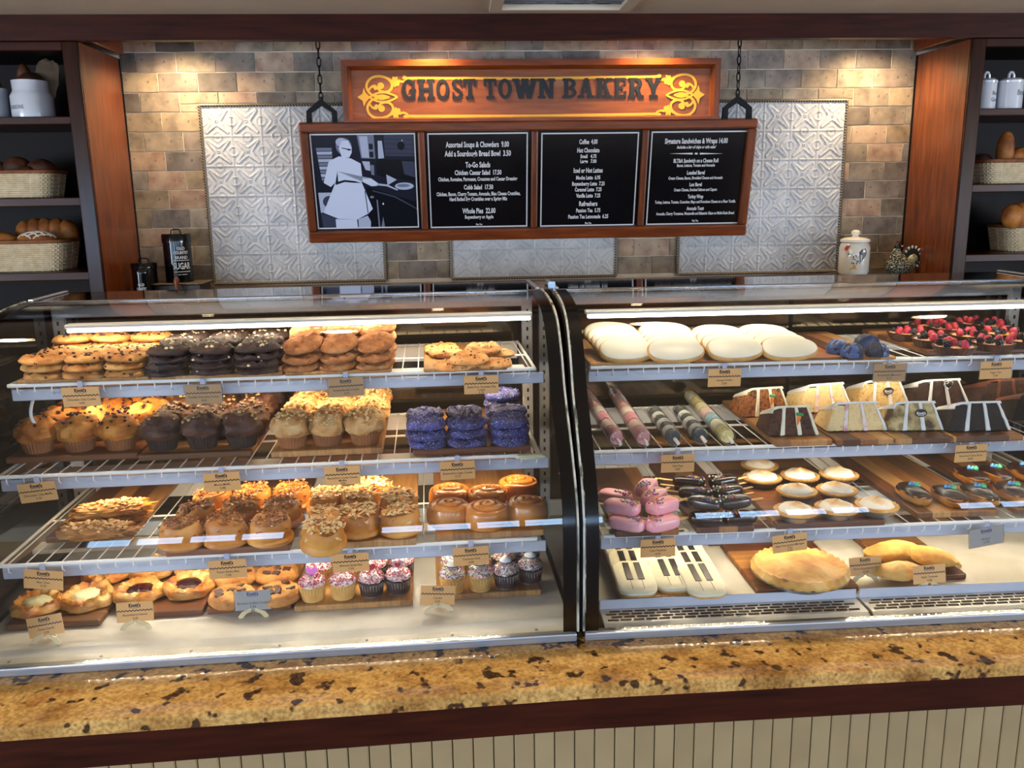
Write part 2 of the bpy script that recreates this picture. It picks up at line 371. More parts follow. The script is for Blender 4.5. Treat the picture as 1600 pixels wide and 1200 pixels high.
for i, (x, wd) in enumerate(WIN):
    f = MB()
    for a, b2 in ((x-wd/2, x-wd/2+0.06), (x+wd/2-0.06, x+wd/2), (x-0.03, x+0.03), (x-wd/4-0.025, x-wd/4+0.025), (x+wd/4-0.025, x+wd/4+0.025)): f.box(a, b2, FRONT_Y-0.05, FRONT_Y+0.01, 0.66, 1.78)
    for z0, z1 in ((0.66, 0.71), (1.73, 1.78), (1.20, 1.24)): f.box(x-wd/2, x+wd/2, FRONT_Y-0.048, FRONT_Y+0.008, z0, z1)
    struct('window_%d' % (i+1), f.mesh('window', M_dark, False))
wall = struct('wall_back', MB().box(XL, XR, YB, YB+0.12, 0, CEIL).mesh('wall_back', M_grout, False))

# stone tiles set one by one into the bay of the back wall
PANELS = [(-1.166, -0.343), (-0.010, 0.806), (1.127, 1.944)]; PZ0, PZ1 = 1.197, 2.025
BX0, BX1, CT = -1.512, 2.282, 1.183
PITCHX, PITCHZ, G = 0.180, 0.0888, 0.0035
def cut(r, q):
    x0, x1, z0, z1 = r; a, b, c, d = q
    if a >= x1 or b <= x0 or c >= z1 or d <= z0: return [r]
    o = []
    if c > z0: o.append((x0, x1, z0, c)); z0 = c
    if d < z1: o.append((x0, x1, d, z1)); z1 = d
    if a > x0: o.append((x0, a, z0, z1))
    if b < x1: o.append((b, x1, z0, z1))
    return o
def tile_mesh(wd, ht, seed):
    rnd = random.Random(seed); a, b = wd/2, ht/2; j = lambda: rnd.uniform(-0.0014, 0.0014); d = 0.0045; c = 0.0016
    ring = [(-a, -b), (0, -b), (a, -b), (a, 0), (a, b), (0, b), (-a, b), (-a, 0)]
    o = [(x+j(), z+j()) for x, z in ring]
    vs = [(x, 0, z) for x, z in o]+[(x, -d+c, z) for x, z in o]+[(x*(1-c/a), -d+rnd.uniform(-.0006, .0006), z*(1-c/b)) for x, z in o]
    fs = [(i+8*k, (i+1) % 8+8*k, (i+1) % 8+8*k+8, i+8*k+8) for k in (0, 1) for i in range(8)]+[[16+i for i in range(8)]]
    m = MB(); m.add(vs, fs); return m.mesh('tile', M_stone, False)
full = [tile_mesh(PITCHX-G, PITCHZ-G, s) for s in range(5)]
HID = [(-0.60, 1.33, 1.50, 1.86), (-0.38, 1.14, 1.80, 2.10)]
k = 0
for row in range(13):
    z1 = 2.265-PITCHZ*(row-1); z0 = z1-PITCHZ
    xo = -1.44 if row % 2 else -1.35
    nx = int((xo-BX0)/PITCHX)+1
    for c in range(-nx, 24):
        x0 = xo+c*PITCHX; r = (max(x0, BX0), min(x0+PITCHX, BX1), max(z0, CT), min(z1, CEIL))
        if r[1]-r[0] < 0.02 or r[3]-r[2] < 0.012: continue
        if any(r[0] > h[0] and r[1] < h[1] and r[2] > h[2] and r[3] < h[3] for h in HID): continue
        rs = [r]
        for p in PANELS: rs = [q for s in rs for q in cut(s, (p[0]-0.010, p[1]+0.010, PZ0-0.010, PZ1+0.010))]
        for q in rs:
            if q[1]-q[0] < 0.012 or q[3]-q[2] < 0.010: continue
            k += 1; wd, ht = q[1]-q[0]-G, q[3]-q[2]-G
            me = full[k % 5] if abs(wd-PITCHX+G) < 1e-4 and abs(ht-PITCHZ+G) < 1e-4 else tile_mesh(wd, ht, k)
            obj('tile', me, wall, T((q[0]+q[1])/2, YB, (q[2]+q[3])/2))

# pressed tin panels with rope border
def tin_mesh(sz):
    n = 28; vs = []
    def h(u, v):
        a, b2 = abs(u), abs(v); rr = math.hypot(u, v); z = 0.0
        e = max(a, b2)
        if e > 0.93: z += 0.35
        d = abs(a-b2)/1.414
        if 0.16 < rr < 1.12:
            wv = 0.16*(1.12-rr)+0.05; z += 0.9*max(0, 1-abs(d-wv)/0.05)
            if d < wv: z += 0.25
        if rr < 0.13: z += 1.0*max(0, 1-abs(rr-0.09)/0.05)
        for p, q in ((a, b2), (b2, a)):                # lobe at the middle of each edge
            s = math.hypot(p-0.98, q*1.05); z += 0.75*max(0, 1-abs(s-0.30)/0.05)+0.55*max(0, 1-s/0.09)
            z += 0.35*max(0, 1-abs(p-0.52-0.10*math.cos(q*9))/0.05)*(1 if q < 0.32 else 0)
        return min(z, 1.2)
    for i in range(n+1):
        for j in range(n+1):
            u, v = -1+2*i/n, -1+2*j/n; vs.append((u*sz/2, -0.0065*h(u, v)-0.002, v*sz/2))
    fs = [(i*(n+1)+j, (i+1)*(n+1)+j, (i+1)*(n+1)+j+1, i*(n+1)+j+1) for i in range(n) for j in range(n)]
    m = MB(); m.add(vs, fs); return m.mesh('tin_tile', M_tin)
PLAB = ['whitewashed pressed tin wall panel at the left end of the stone wall', 'whitewashed pressed tin wall panel showing below the middle of the menu board', 'whitewashed pressed tin wall panel at the right end, behind the rooster jar']
tm = tin_mesh(0.1358)
for (a, b), lb in zip(PANELS, PLAB):
    w6 = (b-a)/6; h6 = (PZ1-PZ0)/6
    p = thing('tin_panel', lb, 'wall panel', T((a+b)/2, YB-0.0035, PZ0), 'pressed tin wall panels')
    obj('backing', MB().box(-(b-a)/2, (b-a)/2, -0.004, -0.0005, 0, PZ1-PZ0).mesh('backing', M_tin, False), p)
    for i in range(6):
        for j in range(6): obj('tin_tile', tm, p, T(-(b-a)/2+(i+0.5)*w6, -0.003, (j+0.5)*h6))
    W2, H = (b-a)/2+0.003, PZ1-PZ0+0.003
    for pts in ([(-W2, -0.006, -0.003), (W2, -0.006, -0.003)], [(W2, -0.006, -0.003), (W2, -0.006, H)], [(W2, -0.006, H), (-W2, -0.006, H)], [(-W2, -0.006, H), (-W2, -0.006, -0.003)]):
        obj('rope_border', MB().tube(pts, 0.0085, 6).mesh('rope_border', M_rope), p)

# ------------------------------------------------------------------ fascia, side panels, soffit trims
FY = 3.87
struct('trim_1', MB().box(XL, XR, FY-0.02, FY+0.03, 2.236, CEIL).mesh('fascia', M_dark, False))
struct('trim_2', MB().bbox((0.022, 0.44, 0.055), 0.004, M=T(BX0+0.012, 4.12, 2.278)).mesh('bay_trim', M_woodh, False))
struct('trim_3', MB().bbox((0.022, 0.44, 0.055), 0.004, M=T(BX1-0.012, 4.12, 2.278)).mesh('bay_trim', M_woodh, False))
for x in (-1.22, -0.08, 0.93, 2.02):
    o = thing('recessed_lamp', 'recessed wall-wash lamp behind the fascia, %s of the four' % {-1.22: 'leftmost', -0.08: 'second', 0.93: 'third', 2.02: 'rightmost'}[x], 'lamp', T(x, 4.13, 2.332), 'wall-wash lamps over the stone wall')
    obj('collar', MB().lathe([(0.055, 0.012), (0.055, -0.006), (0.045, -0.006), (0.043, 0.012)], 20, caps=False).mesh('collar', M_white), o)
    obj('bulb', MB().lathe([(0.001, 0.012), (0.043, 0.012), (0.043, 0.010), (0.001, 0.010)], 20).mesh('bulb', M_light), o)
for i, (x, y) in enumerate(CANS):
    o = thing('downlight', 'round ceiling downlight over the glass cases, %s of the four' % ['leftmost', 'second', 'third', 'rightmost'][i], 'lamp', T(x, y, CEIL), 'downlights over the cases')
    obj('collar', MB().lathe([(0.095, 0.0), (0.095, -0.008), (0.075, -0.008), (0.073, 0.0)], 24, caps=False).mesh('collar', M_white), o)
    obj('bulb', MB().lathe([(0.001, -0.001), (0.073, -0.001), (0.073, -0.004), (0.001, -0.004)], 24).mesh('bulb', M_can), o)
# ceiling vent
v = thing('ceiling_vent', 'grey louvred air vent in the ceiling above the sign', 'vent', T((VX0+VX1)/2, (VY0+VY1)/2, CEIL))
vw, vd = (VX1-VX0)/2, (VY1-VY0)/2; f = MB()
for a in ((-vw-.045, -vw+.004, -vd-.045, vd+.045), (vw-.004, vw+.045, -vd-.045, vd+.045), (-vw+.004, vw-.004, -vd-.045, -vd+.004), (-vw+.004, vw-.004, vd-.004, vd+.045)): f.box(*a, -0.012, 0.001)
obj('frame', f.mesh('frame', M_ceil, False), v)
sl = MB().box(-vw, vw, -0.022, 0.022, -0.0015, 0.0015).mesh('slat', mat('vent_slat', ['6b6c6d', '8b8c8c', '4a4a4a'], 0.5, scale=25, stretch=(0.6, 1, 1)), False)
for i in range(15): obj('slat', sl, v, T(0, -vd+0.02+i*0.028, 0.02) @ RX(math.radians(38)))
obj('duct', MB().box(-vw, vw, -vd, vd, 0.10, 0.105).mesh('duct', M_blackm, False), v)

# ------------------------------------------------------------------ bread shelving left and right of the bay
ZS = [(1.945, 0.032), (1.615, 0.036), (1.300, 0.036)]
M_shb = wood_mat('shelf_board_wood', ['26110a', '35190e', '422112'], rough=0.3, grain=(0.8, 9, 9), scale=6, coat=0.0, spec=0.22)
def shelving(x0, x1, side, lb):
    s = thing('bread_shelf', lb, 'shelving', T(0, 0, 0)); st = 0.062
    near = x1 if side < 0 else x0
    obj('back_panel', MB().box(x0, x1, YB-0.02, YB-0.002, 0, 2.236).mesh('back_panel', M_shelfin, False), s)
    a, b = (x1-0.02, x1) if side < 0 else (x0, x0+0.02)
    obj('side_panel', MB().box(a, b, FY+0.021, YB-0.021, 0, 2.236).mesh('side_panel', M_wood, False), s)
    a, b = (x0, x0+0.02) if side < 0 else (x1-0.02, x1)
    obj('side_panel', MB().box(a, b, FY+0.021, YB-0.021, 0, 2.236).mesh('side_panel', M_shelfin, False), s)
    for a, b in ((x1-st, x1), (x0, x0+st)): obj('stile', MB().bbox((st, 0.02, 2.236), 0.004, 2, M=T((a+b)/2, FY+0.010, 1.118)).mesh('stile', M_darkv), s)
    obj('top_rail', MB().bbox((x1-x0-2*st, 0.019, 0.035), 0.003, M=T((x0+x1)/2, FY+0.010, 2.218)).mesh('top_rail', M_dark, False), s)
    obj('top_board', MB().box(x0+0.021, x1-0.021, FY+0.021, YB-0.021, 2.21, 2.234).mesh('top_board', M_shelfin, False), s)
    for z, t in ZS: obj('shelf_board', MB().bbox((x1-x0-0.044, YB-FY-0.046, t), 0.004, 2, M=T((x0+x1)/2, (YB+FY)/2-0.001, z-t/2)).mesh('shelf_board', M_shb, False), s)
    for z in (0.9, 0.5): obj('shelf_board', MB().bbox((x1-x0-0.044, YB-FY-0.046, 0.034), 0.004, M=T((x0+x1)/2, (YB+FY)/2-0.001, z)).mesh('shelf_board', M_dark, False), s)
    return s
shelving(-2.75, BX0, -1, 'dark cherry wood bread shelving left of the stone wall')
shelving(BX1, 3.45, 1, 'dark cherry wood bread shelving right of the stone wall')
# back counter under the stone wall
bc = thing('back_counter', 'dark back counter running below the stone wall behind the cases', 'counter', T(0, 0, 0))
obj('counter_top', MB().bbox((BX1-BX0-0.004, 0.45, 0.03), 0.005, 2, M=T((BX0+BX1)/2, YB-0.236, CT-0.016)).mesh('counter_top', mat('back_counter_stone', ['3a2e24', '55453a', '2a211a'], 0.3, scale=14)), bc)
obj('cabinet', MB().box(BX0+0.01, BX1-0.01, YB-0.42, YB-0.01, 0, CT-0.032).mesh('cabinet', M_dark, False), bc)

# ------------------------------------------------------------------ hanging sign and menu board
BO = Vector((-0.697, 4.20, 1.934)); BW = 2.156
E2 = Vector((0, 0.115, -0.552)); BH = E2.length; UPB = -E2.normalized(); AWB = UPB.cross(Vector((1, 0, 0)))   # the board leans forward at its top
FB = Matrix(((1, AWB.x, UPB.x, BO.x), (0, AWB.y, UPB.y, BO.y), (0, AWB.z, UPB.z, BO.z), (0, 0, 0, 1)))             # local x right, y away, z up the board
def on_board(px, py):
    n = FB.to_3x3() @ Vector((0, 1, 0)); vv = ray(px, py); p = FB.inverted() @ (EYE+vv*((BO-EYE).dot(n)/vv.dot(n))); return p.x, p.z
mb = thing('menu_board', 'long hanging menu board in a cherry wood frame below the sign', 'menu board', FB)
FRW = 0.052; TH = 0.045
def rail(name, x0, x1, z0, z1, m, horiz): obj(name, MB().bbox((x1-x0, TH, z1-z0), 0.008, 2, M=T((x0+x1)/2, TH/2, (z0+z1)/2)).mesh(name, m), mb)
quads = [((486, 210), (650, 209), (653, 357), (492, 360)), ((667, 209), (823, 208), (827, 355.5), (673, 358)), ((844, 208.5), (995, 207.5), (997, 353), (847, 356)), ((1015, 207.5), (1166, 204), (1161, 350), (1015, 353.5))]
rects = []
for q in quads:
    p = [on_board(*c) for c in q]; rects.append(((p[0][0]+p[3][0])/2, (p[1][0]+p[2][0])/2, (p[2][1]+p[3][1])/2, (p[0][1]+p[1][1])/2))
rail('top_rail', 0, BW, -FRW+0.008, 0, M_woodh, 1); rail('bottom_rail', 0, BW, -BH, -BH+FRW+0.004, M_woodh, 1)
xs = [FRW-0.008]+[(rects[i][1]+rects[i+1][0])/2 for i in range(3)]
rail('stile', 0, FRW-0.012, -BH+FRW+0.004, -FRW+0.008, M_wood, 0); rail('stile', BW-FRW+0.006, BW, -BH+FRW+0.004, -FRW+0.008, M_wood, 0)
for i in range(3): rail('mullion', xs[i+1]-0.016, xs[i+1]+0.016, -BH+FRW+0.004, -FRW+0.008, M_wood, 0)
obj('back_board', MB().box(0.02, BW-0.02, 0.030, 0.044, -BH+0.02, -0.02).mesh('back_board', M_dark, False), mb)
bx = [FRW-0.012]+[x for i in range(3) for x in (xs[i+1]-0.016, xs[i+1]+0.016)]+[BW-FRW+0.006]
Y0 = 0.022
MENU = [None,
 ((660, 200), 7.5, [('Assorted Soups & Chowders  9.00', 647, 232, 78, 745, 0), ('Add a Sourdough Bread Bowl  3.50', 652, 338, 78, 780, 0), ('To-Go Salads', 652, 470, 76, 292, 0), ('Chicken Caesar Salad  17.50', 655, 557, 66, 550, 0),
   ('Chicken, Romaine, Parmesan, Croutons and Caesar Dressing', 652, 628, 52, 930, 0), ('Cobb Salad  17.50', 660, 728, 64, 345, 0), ('Chicken, Bacon, Cherry Tomato, Avocado, Bleu Cheese Crumbles,', 660, 802, 52, 985, 0),
   ('Hard Boiled Egg Crumbles over a Spring Mix', 660, 862, 52, 680, 0), ('Whole Pies  22.00', 665, 1010, 72, 390, 0), ('Boysenberry or Apple', 668, 1072, 48, 335, 0), ('Plus Tax', 668, 1150, 24, 75, 0)]),
 ((835, 200), 7.5, [('Coffee  4.00', 640, 195, 66, 215, 0), ('Hot Chocolate', 640, 294, 64, 262, 0), ('Small   4.75', 640, 360, 50, 190, 0), ('Large   7.00', 640, 418, 50, 190, 0), ('Iced or Hot Lattes', 638, 532, 66, 342, 0), ('Mocha Latte  6.95', 638, 612, 54, 285, 0),
   ('Boysenberry Latte  7.25', 640, 684, 54, 382, 0), ('Caramel Latte  7.25', 638, 752, 54, 316, 0), ('Vanilla Latte  7.25', 638, 824, 54, 284, 0), ('Refreshers', 638, 924, 66, 215, 0), ('Passion Tea  5.75', 638, 998, 54, 285, 0), ('Passion Tea Lemonade  6.25', 638, 1070, 54, 470, 0), ('Plus Tax', 638, 1136, 26, 76, 0)]),
 ((1005, 195), 7.06, [('Signature Sandwiches & Wraps 14.00', 598, 212, 68, 695, 0), ('Includes a bag of chips or side salad', 596, 268, 40, 425, 0.25), ('BLT&A Sandwich on a Cheese Roll', 594, 424, 52, 495, 0), ('Bacon, Lettuce, Tomato and Avocado', 594, 470, 38, 420, 0), ('Loaded Bagel', 592, 556, 50, 196, 0), ('Cream Cheese, Bacon, Shredded Cheese and Avocado', 590, 610, 38, 600, 0),
   ('Lox Bagel', 590, 686, 48, 136, 0), ('Cream Cheese, Smoked Salmon and Capers', 588, 740, 38, 476, 0), ('Turkey Wrap', 588, 820, 48, 172, 0), ('Turkey, Lettuce, Tomato, Cucumber, Mayo and Provolone Cheese on a Flour Tortilla', 586, 874, 38, 890, 0), ('Avocado Toast', 585, 950, 46, 190, 0), ('Avocado, Cherry Tomatoes, Mozzarella and Balsamic Glaze on Multi-Grain Bread', 585, 1002, 38, 862, 0), ('Plus Tax', 585, 1078, 26, 70, 0)])]
MLAB = ['old black and white photograph of a woman in white', 'black menu of soups, salads and whole pies', 'black menu of coffee, lattes and refreshers', 'black menu of sandwiches and wraps']
M_bw = [mat('photo_grey_%d' % i, h, 0.22) for i, h in enumerate(['101218', '1c1f2b', '3a3e50', '6f7488', 'a9afc4', 'c6cde0'])]
for i, (x0, x1, z0, z1) in enumerate(rects):
    pm = obj('menu_panel' if i else 'photograph', MB().box(bx[2*i]+0.0005, bx[2*i+1]-0.0005, Y0, Y0+0.006, -BH+FRW+0.0045, -FRW+0.0075).mesh('menu_panel', M_menu, False), mb, label=MLAB[i])
    t = 0.0062; e = MB(); y = Y0-0.0012
    for a in ((x0, x1, z1-t, z1), (x0, x1, z0, z0+t), (x0, x0+t, z0+t, z1-t), (x1-t, x1, z0+t, z1-t)): e.box(a[0], a[1], y, Y0-0.0001, a[2], a[3])
    obj('border', e.mesh('border', M_print, False), pm)
    if MENU[i]:
        (ox, oy), scl, lines = MENU[i]; tb = MB()
        for s, cx, by, hh, ww, sl_ in lines:
            X, Z = on_board(ox+cx/scl, oy+by/scl); X2, Z2 = on_board(ox+cx/scl, oy+(by-hh*0.82)/scl); Xa, _ = on_board(ox+(cx-ww/2)/scl, oy+by/scl); Xb, _ = on_board(ox+(cx+ww/2)/scl, oy+by/scl)
            put_text(tb, s, X, Z, Z2-Z, Y0-0.0008, Xb-Xa, bold=0.03, slant=sl_)
        if i == 3:
            for sgn in (-1, 1):
                a = on_board(1005+(598+sgn*40)/7.06, 195+326/7.06); b = on_board(1005+(598+sgn*300)/7.06, 195+326/7.06)
                tb.add([(a[0], Y0-0.0008, a[1]-0.004), (a[0], Y0-0.0008, a[1]+0.004), (b[0], Y0-0.0008, b[1])], [(0, 1, 2)])
            c0 = on_board(1005+598/7.06, 195+326/7.06); tb.prism([(c0[0]+0.008*math.cos(q*PI/6), c0[1]+0.0045*math.sin(q*PI/6)) for q in range(12)], Y0-0.0009, Y0-0.0001)
        obj('lettering', tb.mesh('lettering', M_print, False), pm)
    else:
        # flat photographic print: shapes in the print's own coordinates (0..1 across, 0..1 down)
        ph = MB()
        def S(pts, tone, layer):
            ph.prism([(x0+t+(x1-x0-2*t)*(px_-75)/1110, z1-t-(z1-z0-2*t)*(py_-95)/1010) for px_, py_ in pts], Y0-0.0002-0.00012*layer, Y0-0.0001, 'xz', tone)
        def EL(cx, cy, rx, ry, n=20): return [(cx+rx*math.cos(2*PI*q/n), cy+ry*math.sin(2*PI*q/n)) for q in range(n)]
        S([(75, 95), (1185, 95), (1185, 1105), (75, 1105)], 1, 0)
        for q in range(9): S([(118+q*4, 228+q*40), (290, 228+q*40), (285, 260+q*40), (122+q*4, 260+q*40)], 4 if q % 2 else 3, 1)
        S([(568, 95), (750, 95), (755, 350), (600, 345)], 3, 1); S([(590, 110), (680, 110), (690, 340), (610, 335)], 4, 2)
        for q in range(3): S([(690, 190+q*85), (735, 190+q*85), (735, 250+q*85), (690, 250+q*85)], 1, 2)
        S([(790, 160), (835, 160), (850, 345), (785, 350)], 4, 1); S([(860, 95), (1185, 95), (1185, 330), (860, 320)], 2, 1)
        for q in range(4): S([(865, 140+q*50), (1185, 150+q*50), (1185, 155+q*50), (865, 145+q*50)], 1, 2)
        S(EL(1040, 215, 40, 45), 0, 2); S(EL(1055, 158, 8, 8), 4, 3)
        S([(760, 350), (1185, 375), (1185, 600), (860, 560), (760, 520)], 0, 1); S([(1040, 380), (1185, 385), (1185, 560), (1060, 520)], 2, 2)
        S([(605, 375), (690, 380), (690, 480), (640, 470)], 4, 1); S([(690, 400), (735, 420), (730, 530), (700, 520)], 3, 2)
        S([(862, 522), (975, 580), (870, 640)], 4, 2); S(EL(1055, 652, 105, 40), 4, 2); S(EL(1045, 645, 70, 18), 3, 3)
        S([(640, 650), (1185, 830), (1185, 1105), (620, 1105)], 0, 1); S([(700, 690), (950, 760), (1185, 900), (1185, 915), (940, 775), (700, 705)], 2, 2)
        S([(738, 800), (752, 800), (762, 1105), (744, 1105)], 3, 2); S(EL(810, 845, 9, 12), 5, 3); S(EL(690, 768, 22, 14), 3, 3); S([(800, 990), (815, 1105), (775, 1105)], 3, 2)
        S([(100, 712), (270, 712), (150, 930), (110, 935)], 4, 1); S(EL(215, 815, 72, 66), 2, 2); S([(110, 935), (270, 1000), (270, 1105), (125, 1105)], 2, 1)
        S([(765, 618), (870, 632), (985, 690), (975, 700), (860, 650), (760, 640)], 4, 4)
        S(EL(420, 215, 86, 90), 3, 3); S(EL(395, 170, 60, 46), 4, 4); S([(365, 235), (400, 160), (470, 150), (505, 230), (500, 285), (470, 335), (390, 330)], 5, 5)
        S([(395, 228), (462, 240), (500, 244), (498, 252), (470, 262), (455, 250), (395, 236)], 0, 6)
        S([(360, 320), (245, 372), (170, 605), (245, 650), (300, 600), (330, 480), (330, 620), (580, 620), (600, 560), (640, 572), (690, 560), (765, 615), (755, 645), (690, 648), (600, 600), (590, 400), (490, 345)], 5, 3)
        S([(300, 600), (580, 585), (690, 900), (640, 950), (510, 1018), (300, 1005), (140, 935)], 5, 4); S([(300, 600), (400, 575), (520, 590), (585, 612), (500, 608), (400, 598), (300, 630)], 1, 5)
        S([(268, 1008), (505, 1018), (510, 1105), (268, 1105)], 5, 3); S([(520, 1015), (628, 975), (660, 1040), (655, 1105), (520, 1105)], 4, 3); S([(612, 700), (622, 700), (640, 945), (630, 950)], 2, 5)
        obj('photo_print', ph.mesh('photo_print', M_bw, False), pm)

# sign on top of the board
SX0, SX1, SZ0, SZ1, SY = -0.487, 1.264, 1.934, 2.206, 4.19
sg = thing('hanging_sign', 'carved cherry wood sign reading GHOST TOWN BAKERY in black and gold', 'sign', T(0, 0, 0))
fw = 0.042
obj('sign_panel', MB().box(SX0+fw, SX1-fw, SY+0.028, SY+0.045, SZ0+fw*0.5, SZ1-fw).mesh('sign_panel', wood_mat('sign_face_wood', ['6c3312', '7f4119', '8d4d20'], 0.35, (0.9, 9, 9), 7, 0.3), False), sg)
def molding(pts, depth_in):      # bevelled frame member: outer edge proud, inner edge sunk
    m = MB(); (a, b, c, d) = pts; y0, y1 = SY, SY+depth_in
    vs = [(a[0], y0, a[1]), (b[0], y0, b[1]), (c[0], y1, c[1]), (d[0], y1, d[1]), (a[0], SY+0.05, a[1]), (b[0], SY+0.05, b[1]), (c[0], SY+0.05, c[1]), (d[0], SY+0.05, d[1])]
    mid = lambda p, q: ((p[0]*0.35+q[0]*0.65), y0, (p[1]*0.35+q[1]*0.65))
    vs += [mid(a, d), mid(b, c)]
    m.add(vs, [(0, 1, 9, 8), (8, 9, 2, 3), (0, 4, 5, 1), (3, 2, 6, 7), (4, 7, 6, 5), (0, 8, 3, 7, 4), (1, 5, 6, 2, 9)]); return m
O = [(SX0, SZ0), (SX1, SZ0), (SX1, SZ1), (SX0, SZ1)]; I = [(SX0+fw, SZ0+fw*0.5), (SX1-fw, SZ0+fw*0.5), (SX1-fw, SZ1-fw), (SX0+fw, SZ1-fw)]
for i, mm in enumerate((M_woodh, M_wood, M_woodh, M_wood)):
    j = (i+1) % 4; obj('frame_member', molding((O[i], O[j], I[j], I[i]), 0.028).mesh('frame_member', mm, False), sg)
YP = SY+0.028
def sgn_pt(px, py):
    p = at_y(px, py, YP); return p.x, p.z
def zl(x, y): return sgn_pt(540+x/5.333, 90+y/5.333)
# slab letters
def letter(ch, m, X, Z, W, H, d0, d1):
    sw = 0.26*W if ch not in 'W' else 0.19*W; sh = 0.15*H; P = lambda x, z: (X+x, Z+z); pd = [0]
    def dd(): pd[0] += 1; return d0-0.00005*pd[0]
    def R(x0, z0, x1, z1): m.prism([P(x0, z0), P(x1, z0), P(x1, z1), P(x0, z1)], dd(), d1)
    def Q(*p): m.prism([P(*q) for q in p], dd(), d1)
    def arc(cx, cz, rx, rz, a0, a1, tx, tz, n=18):
        L = []; Rr = []
        for q in range(n+1):
            t0 = math.radians(a0+(a1-a0)*q/n); L.append(P(cx+rx*math.cos(t0), cz+rz*math.sin(t0))); Rr.append(P(cx+(rx-tx)*math.cos(t0), cz+(rz-tz)*math.sin(t0)))
        m._strip(L, Rr, dd(), d1, 0, None)
    def serif(x, z, wd): R(x-wd/2, z, x+wd/2, z+0.13*H)
    if ch == 'O': arc(W/2, H/2, W/2, H/2, 0, 360, sw, sh, 28)
    elif ch == 'G':
        arc(W/2, H/2, W/2, H/2, 42, 330, sw, sh, 24); R(W*0.52, H*0.36, W*1.02, H*0.50); R(W*0.70, H*0.03, W*0.94, H*0.45); Q((W*0.70, H*0.62), (W*0.94, H*0.62), (W*0.94, H), (W*0.80, H*0.86))
    elif ch == 'H':
        for x in (0.22, 0.78): R(W*x-sw/2, 0, W*x+sw/2, H); serif(W*x, 0, W*0.46); serif(W*x, H*0.87, W*0.46)
        R(W*0.22, H*0.43, W*0.78, H*0.57)
    elif ch == 'S':
        arc(W/2, H*0.735, W/2, H*0.265, 25, 270, sw, sh, 16); arc(W/2, H*0.265+0.0*H, W/2, H*0.29, 90, -155, sw, sh, 16)
        R(W*0.78, H*0.66, W*0.96, H); R(W*0.04, 0, W*0.22, H*0.34); R(W*0.4, H*0.45, W*0.6, H*0.56)
    elif ch == 'T':
        R(W/2-sw/2, 0, W/2+sw/2, H); R(0, H*0.85, W, H); R(0, H*0.64, W*0.16, H); R(W*0.84, H*0.64, W, H); serif(W/2, 0, W*0.62)
    elif ch == 'W':
        for a, b in ((0.12, 0.33), (0.33, 0.5), (0.5, 0.67), (0.67, 0.88)):
            za, zb = (H, 0) if a in (0.12, 0.5) else (0, H)
            Q((W*a-sw/2, za), (W*a+sw/2, za), (W*b+sw/2, zb), (W*b-sw/2, zb))
        for x in (0.12, 0.5, 0.88): serif(W*x, H*0.87, W*0.30)
    elif ch == 'N':
        for x in (0.2, 0.82): R(W*x-sw/2.4, 0, W*x+sw/2.4, H)
        Q((W*0.08, H), (W*0.36, H), (W*0.92, 0), (W*0.66, 0)); serif(W*0.2, 0, W*0.46); serif(W*0.82, H*0.87, W*0.44); serif(W*0.12, H*0.87, W*0.28)
    elif ch == 'B':
        R(W*0.12, 0, W*0.12+sw, H); R(0, 0, W*0.5, H*0.13); R(0, H*0.87, W*0.5, H); R(W*0.2, H*0.44, W*0.5, H*0.57)
        arc(W*0.5, H*0.735, W*0.42, H*0.265, -90, 90, sw, sh, 12); arc(W*0.5, H*0.285, W*0.48, H*0.285, -90, 90, sw, sh, 12)
    elif ch == 'A':
        Q((W*0.08, 0), (W*0.26, 0), (W*0.56, H), (W*0.40, H)); Q((W*0.64, 0), (W*0.92, 0), (W*0.62, H), (W*0.38, H)); R(W*0.25, H*0.27, W*0.7, H*0.39); serif(W*0.17, 0, W*0.40); serif(W*0.80, 0, W*0.46)
    elif ch == 'K':
        R(W*0.12, 0, W*0.12+sw, H); serif(W*0.24, 0, W*0.48); serif(W*0.24, H*0.87, W*0.48); Q((W*0.36, H*0.36), (W*0.36, H*0.56), (W*0.70, H), (W*0.90, H)); Q((W*0.46, H*0.62), (W*0.62, H*0.70), (W*0.94, 0), (W*0.66, 0)); serif(W*0.80, 0, W*0.44); serif(W*0.80, H*0.87, W*0.40)
    elif ch == 'E':
        R(W*0.12, 0, W*0.12+sw, H); R(0, 0, W*0.95, H*0.14); R(0, H*0.86, W*0.92, H); R(W*0.3, H*0.44, W*0.66, H*0.57); R(W*0.80, 0, W*0.95, H*0.34); R(W*0.78, H*0.66, W*0.92, H); R(W*0.56, H*0.36, W*0.68, H*0.65)
    elif ch == 'R':
        R(W*0.12, 0, W*0.12+sw, H); serif(W*0.25, 0, W*0.5); R(0, H*0.87, W*0.5, H); R(W*0.2, H*0.42, W*0.5, H*0.55); arc(W*0.48, H*0.71, W*0.42, H*0.29, -90, 90, sw, sh, 12); Q((W*0.44, H*0.48), (W*0.70, H*0.48), (W*0.92, 0), (W*0.66, 0)); R(W*0.66, 0, W*1.02, H*0.13)
    elif ch == 'Y':
        R(W/2-sw/2, 0, W/2+sw/2, H*0.5); Q((W*0.06, H), (W*0.34, H), (W/2+sw/2, H*0.44), (W/2-sw/2, H*0.44)); Q((W*0.70, H), (W*0.92, H), (W/2+sw/2, H*0.44), (W/2-sw/2, H*0.44)); serif(W*0.2, H*0.87, W*0.44); serif(W*0.82, H*0.87, W*0.40); serif(W/2, 0, W*0.56)
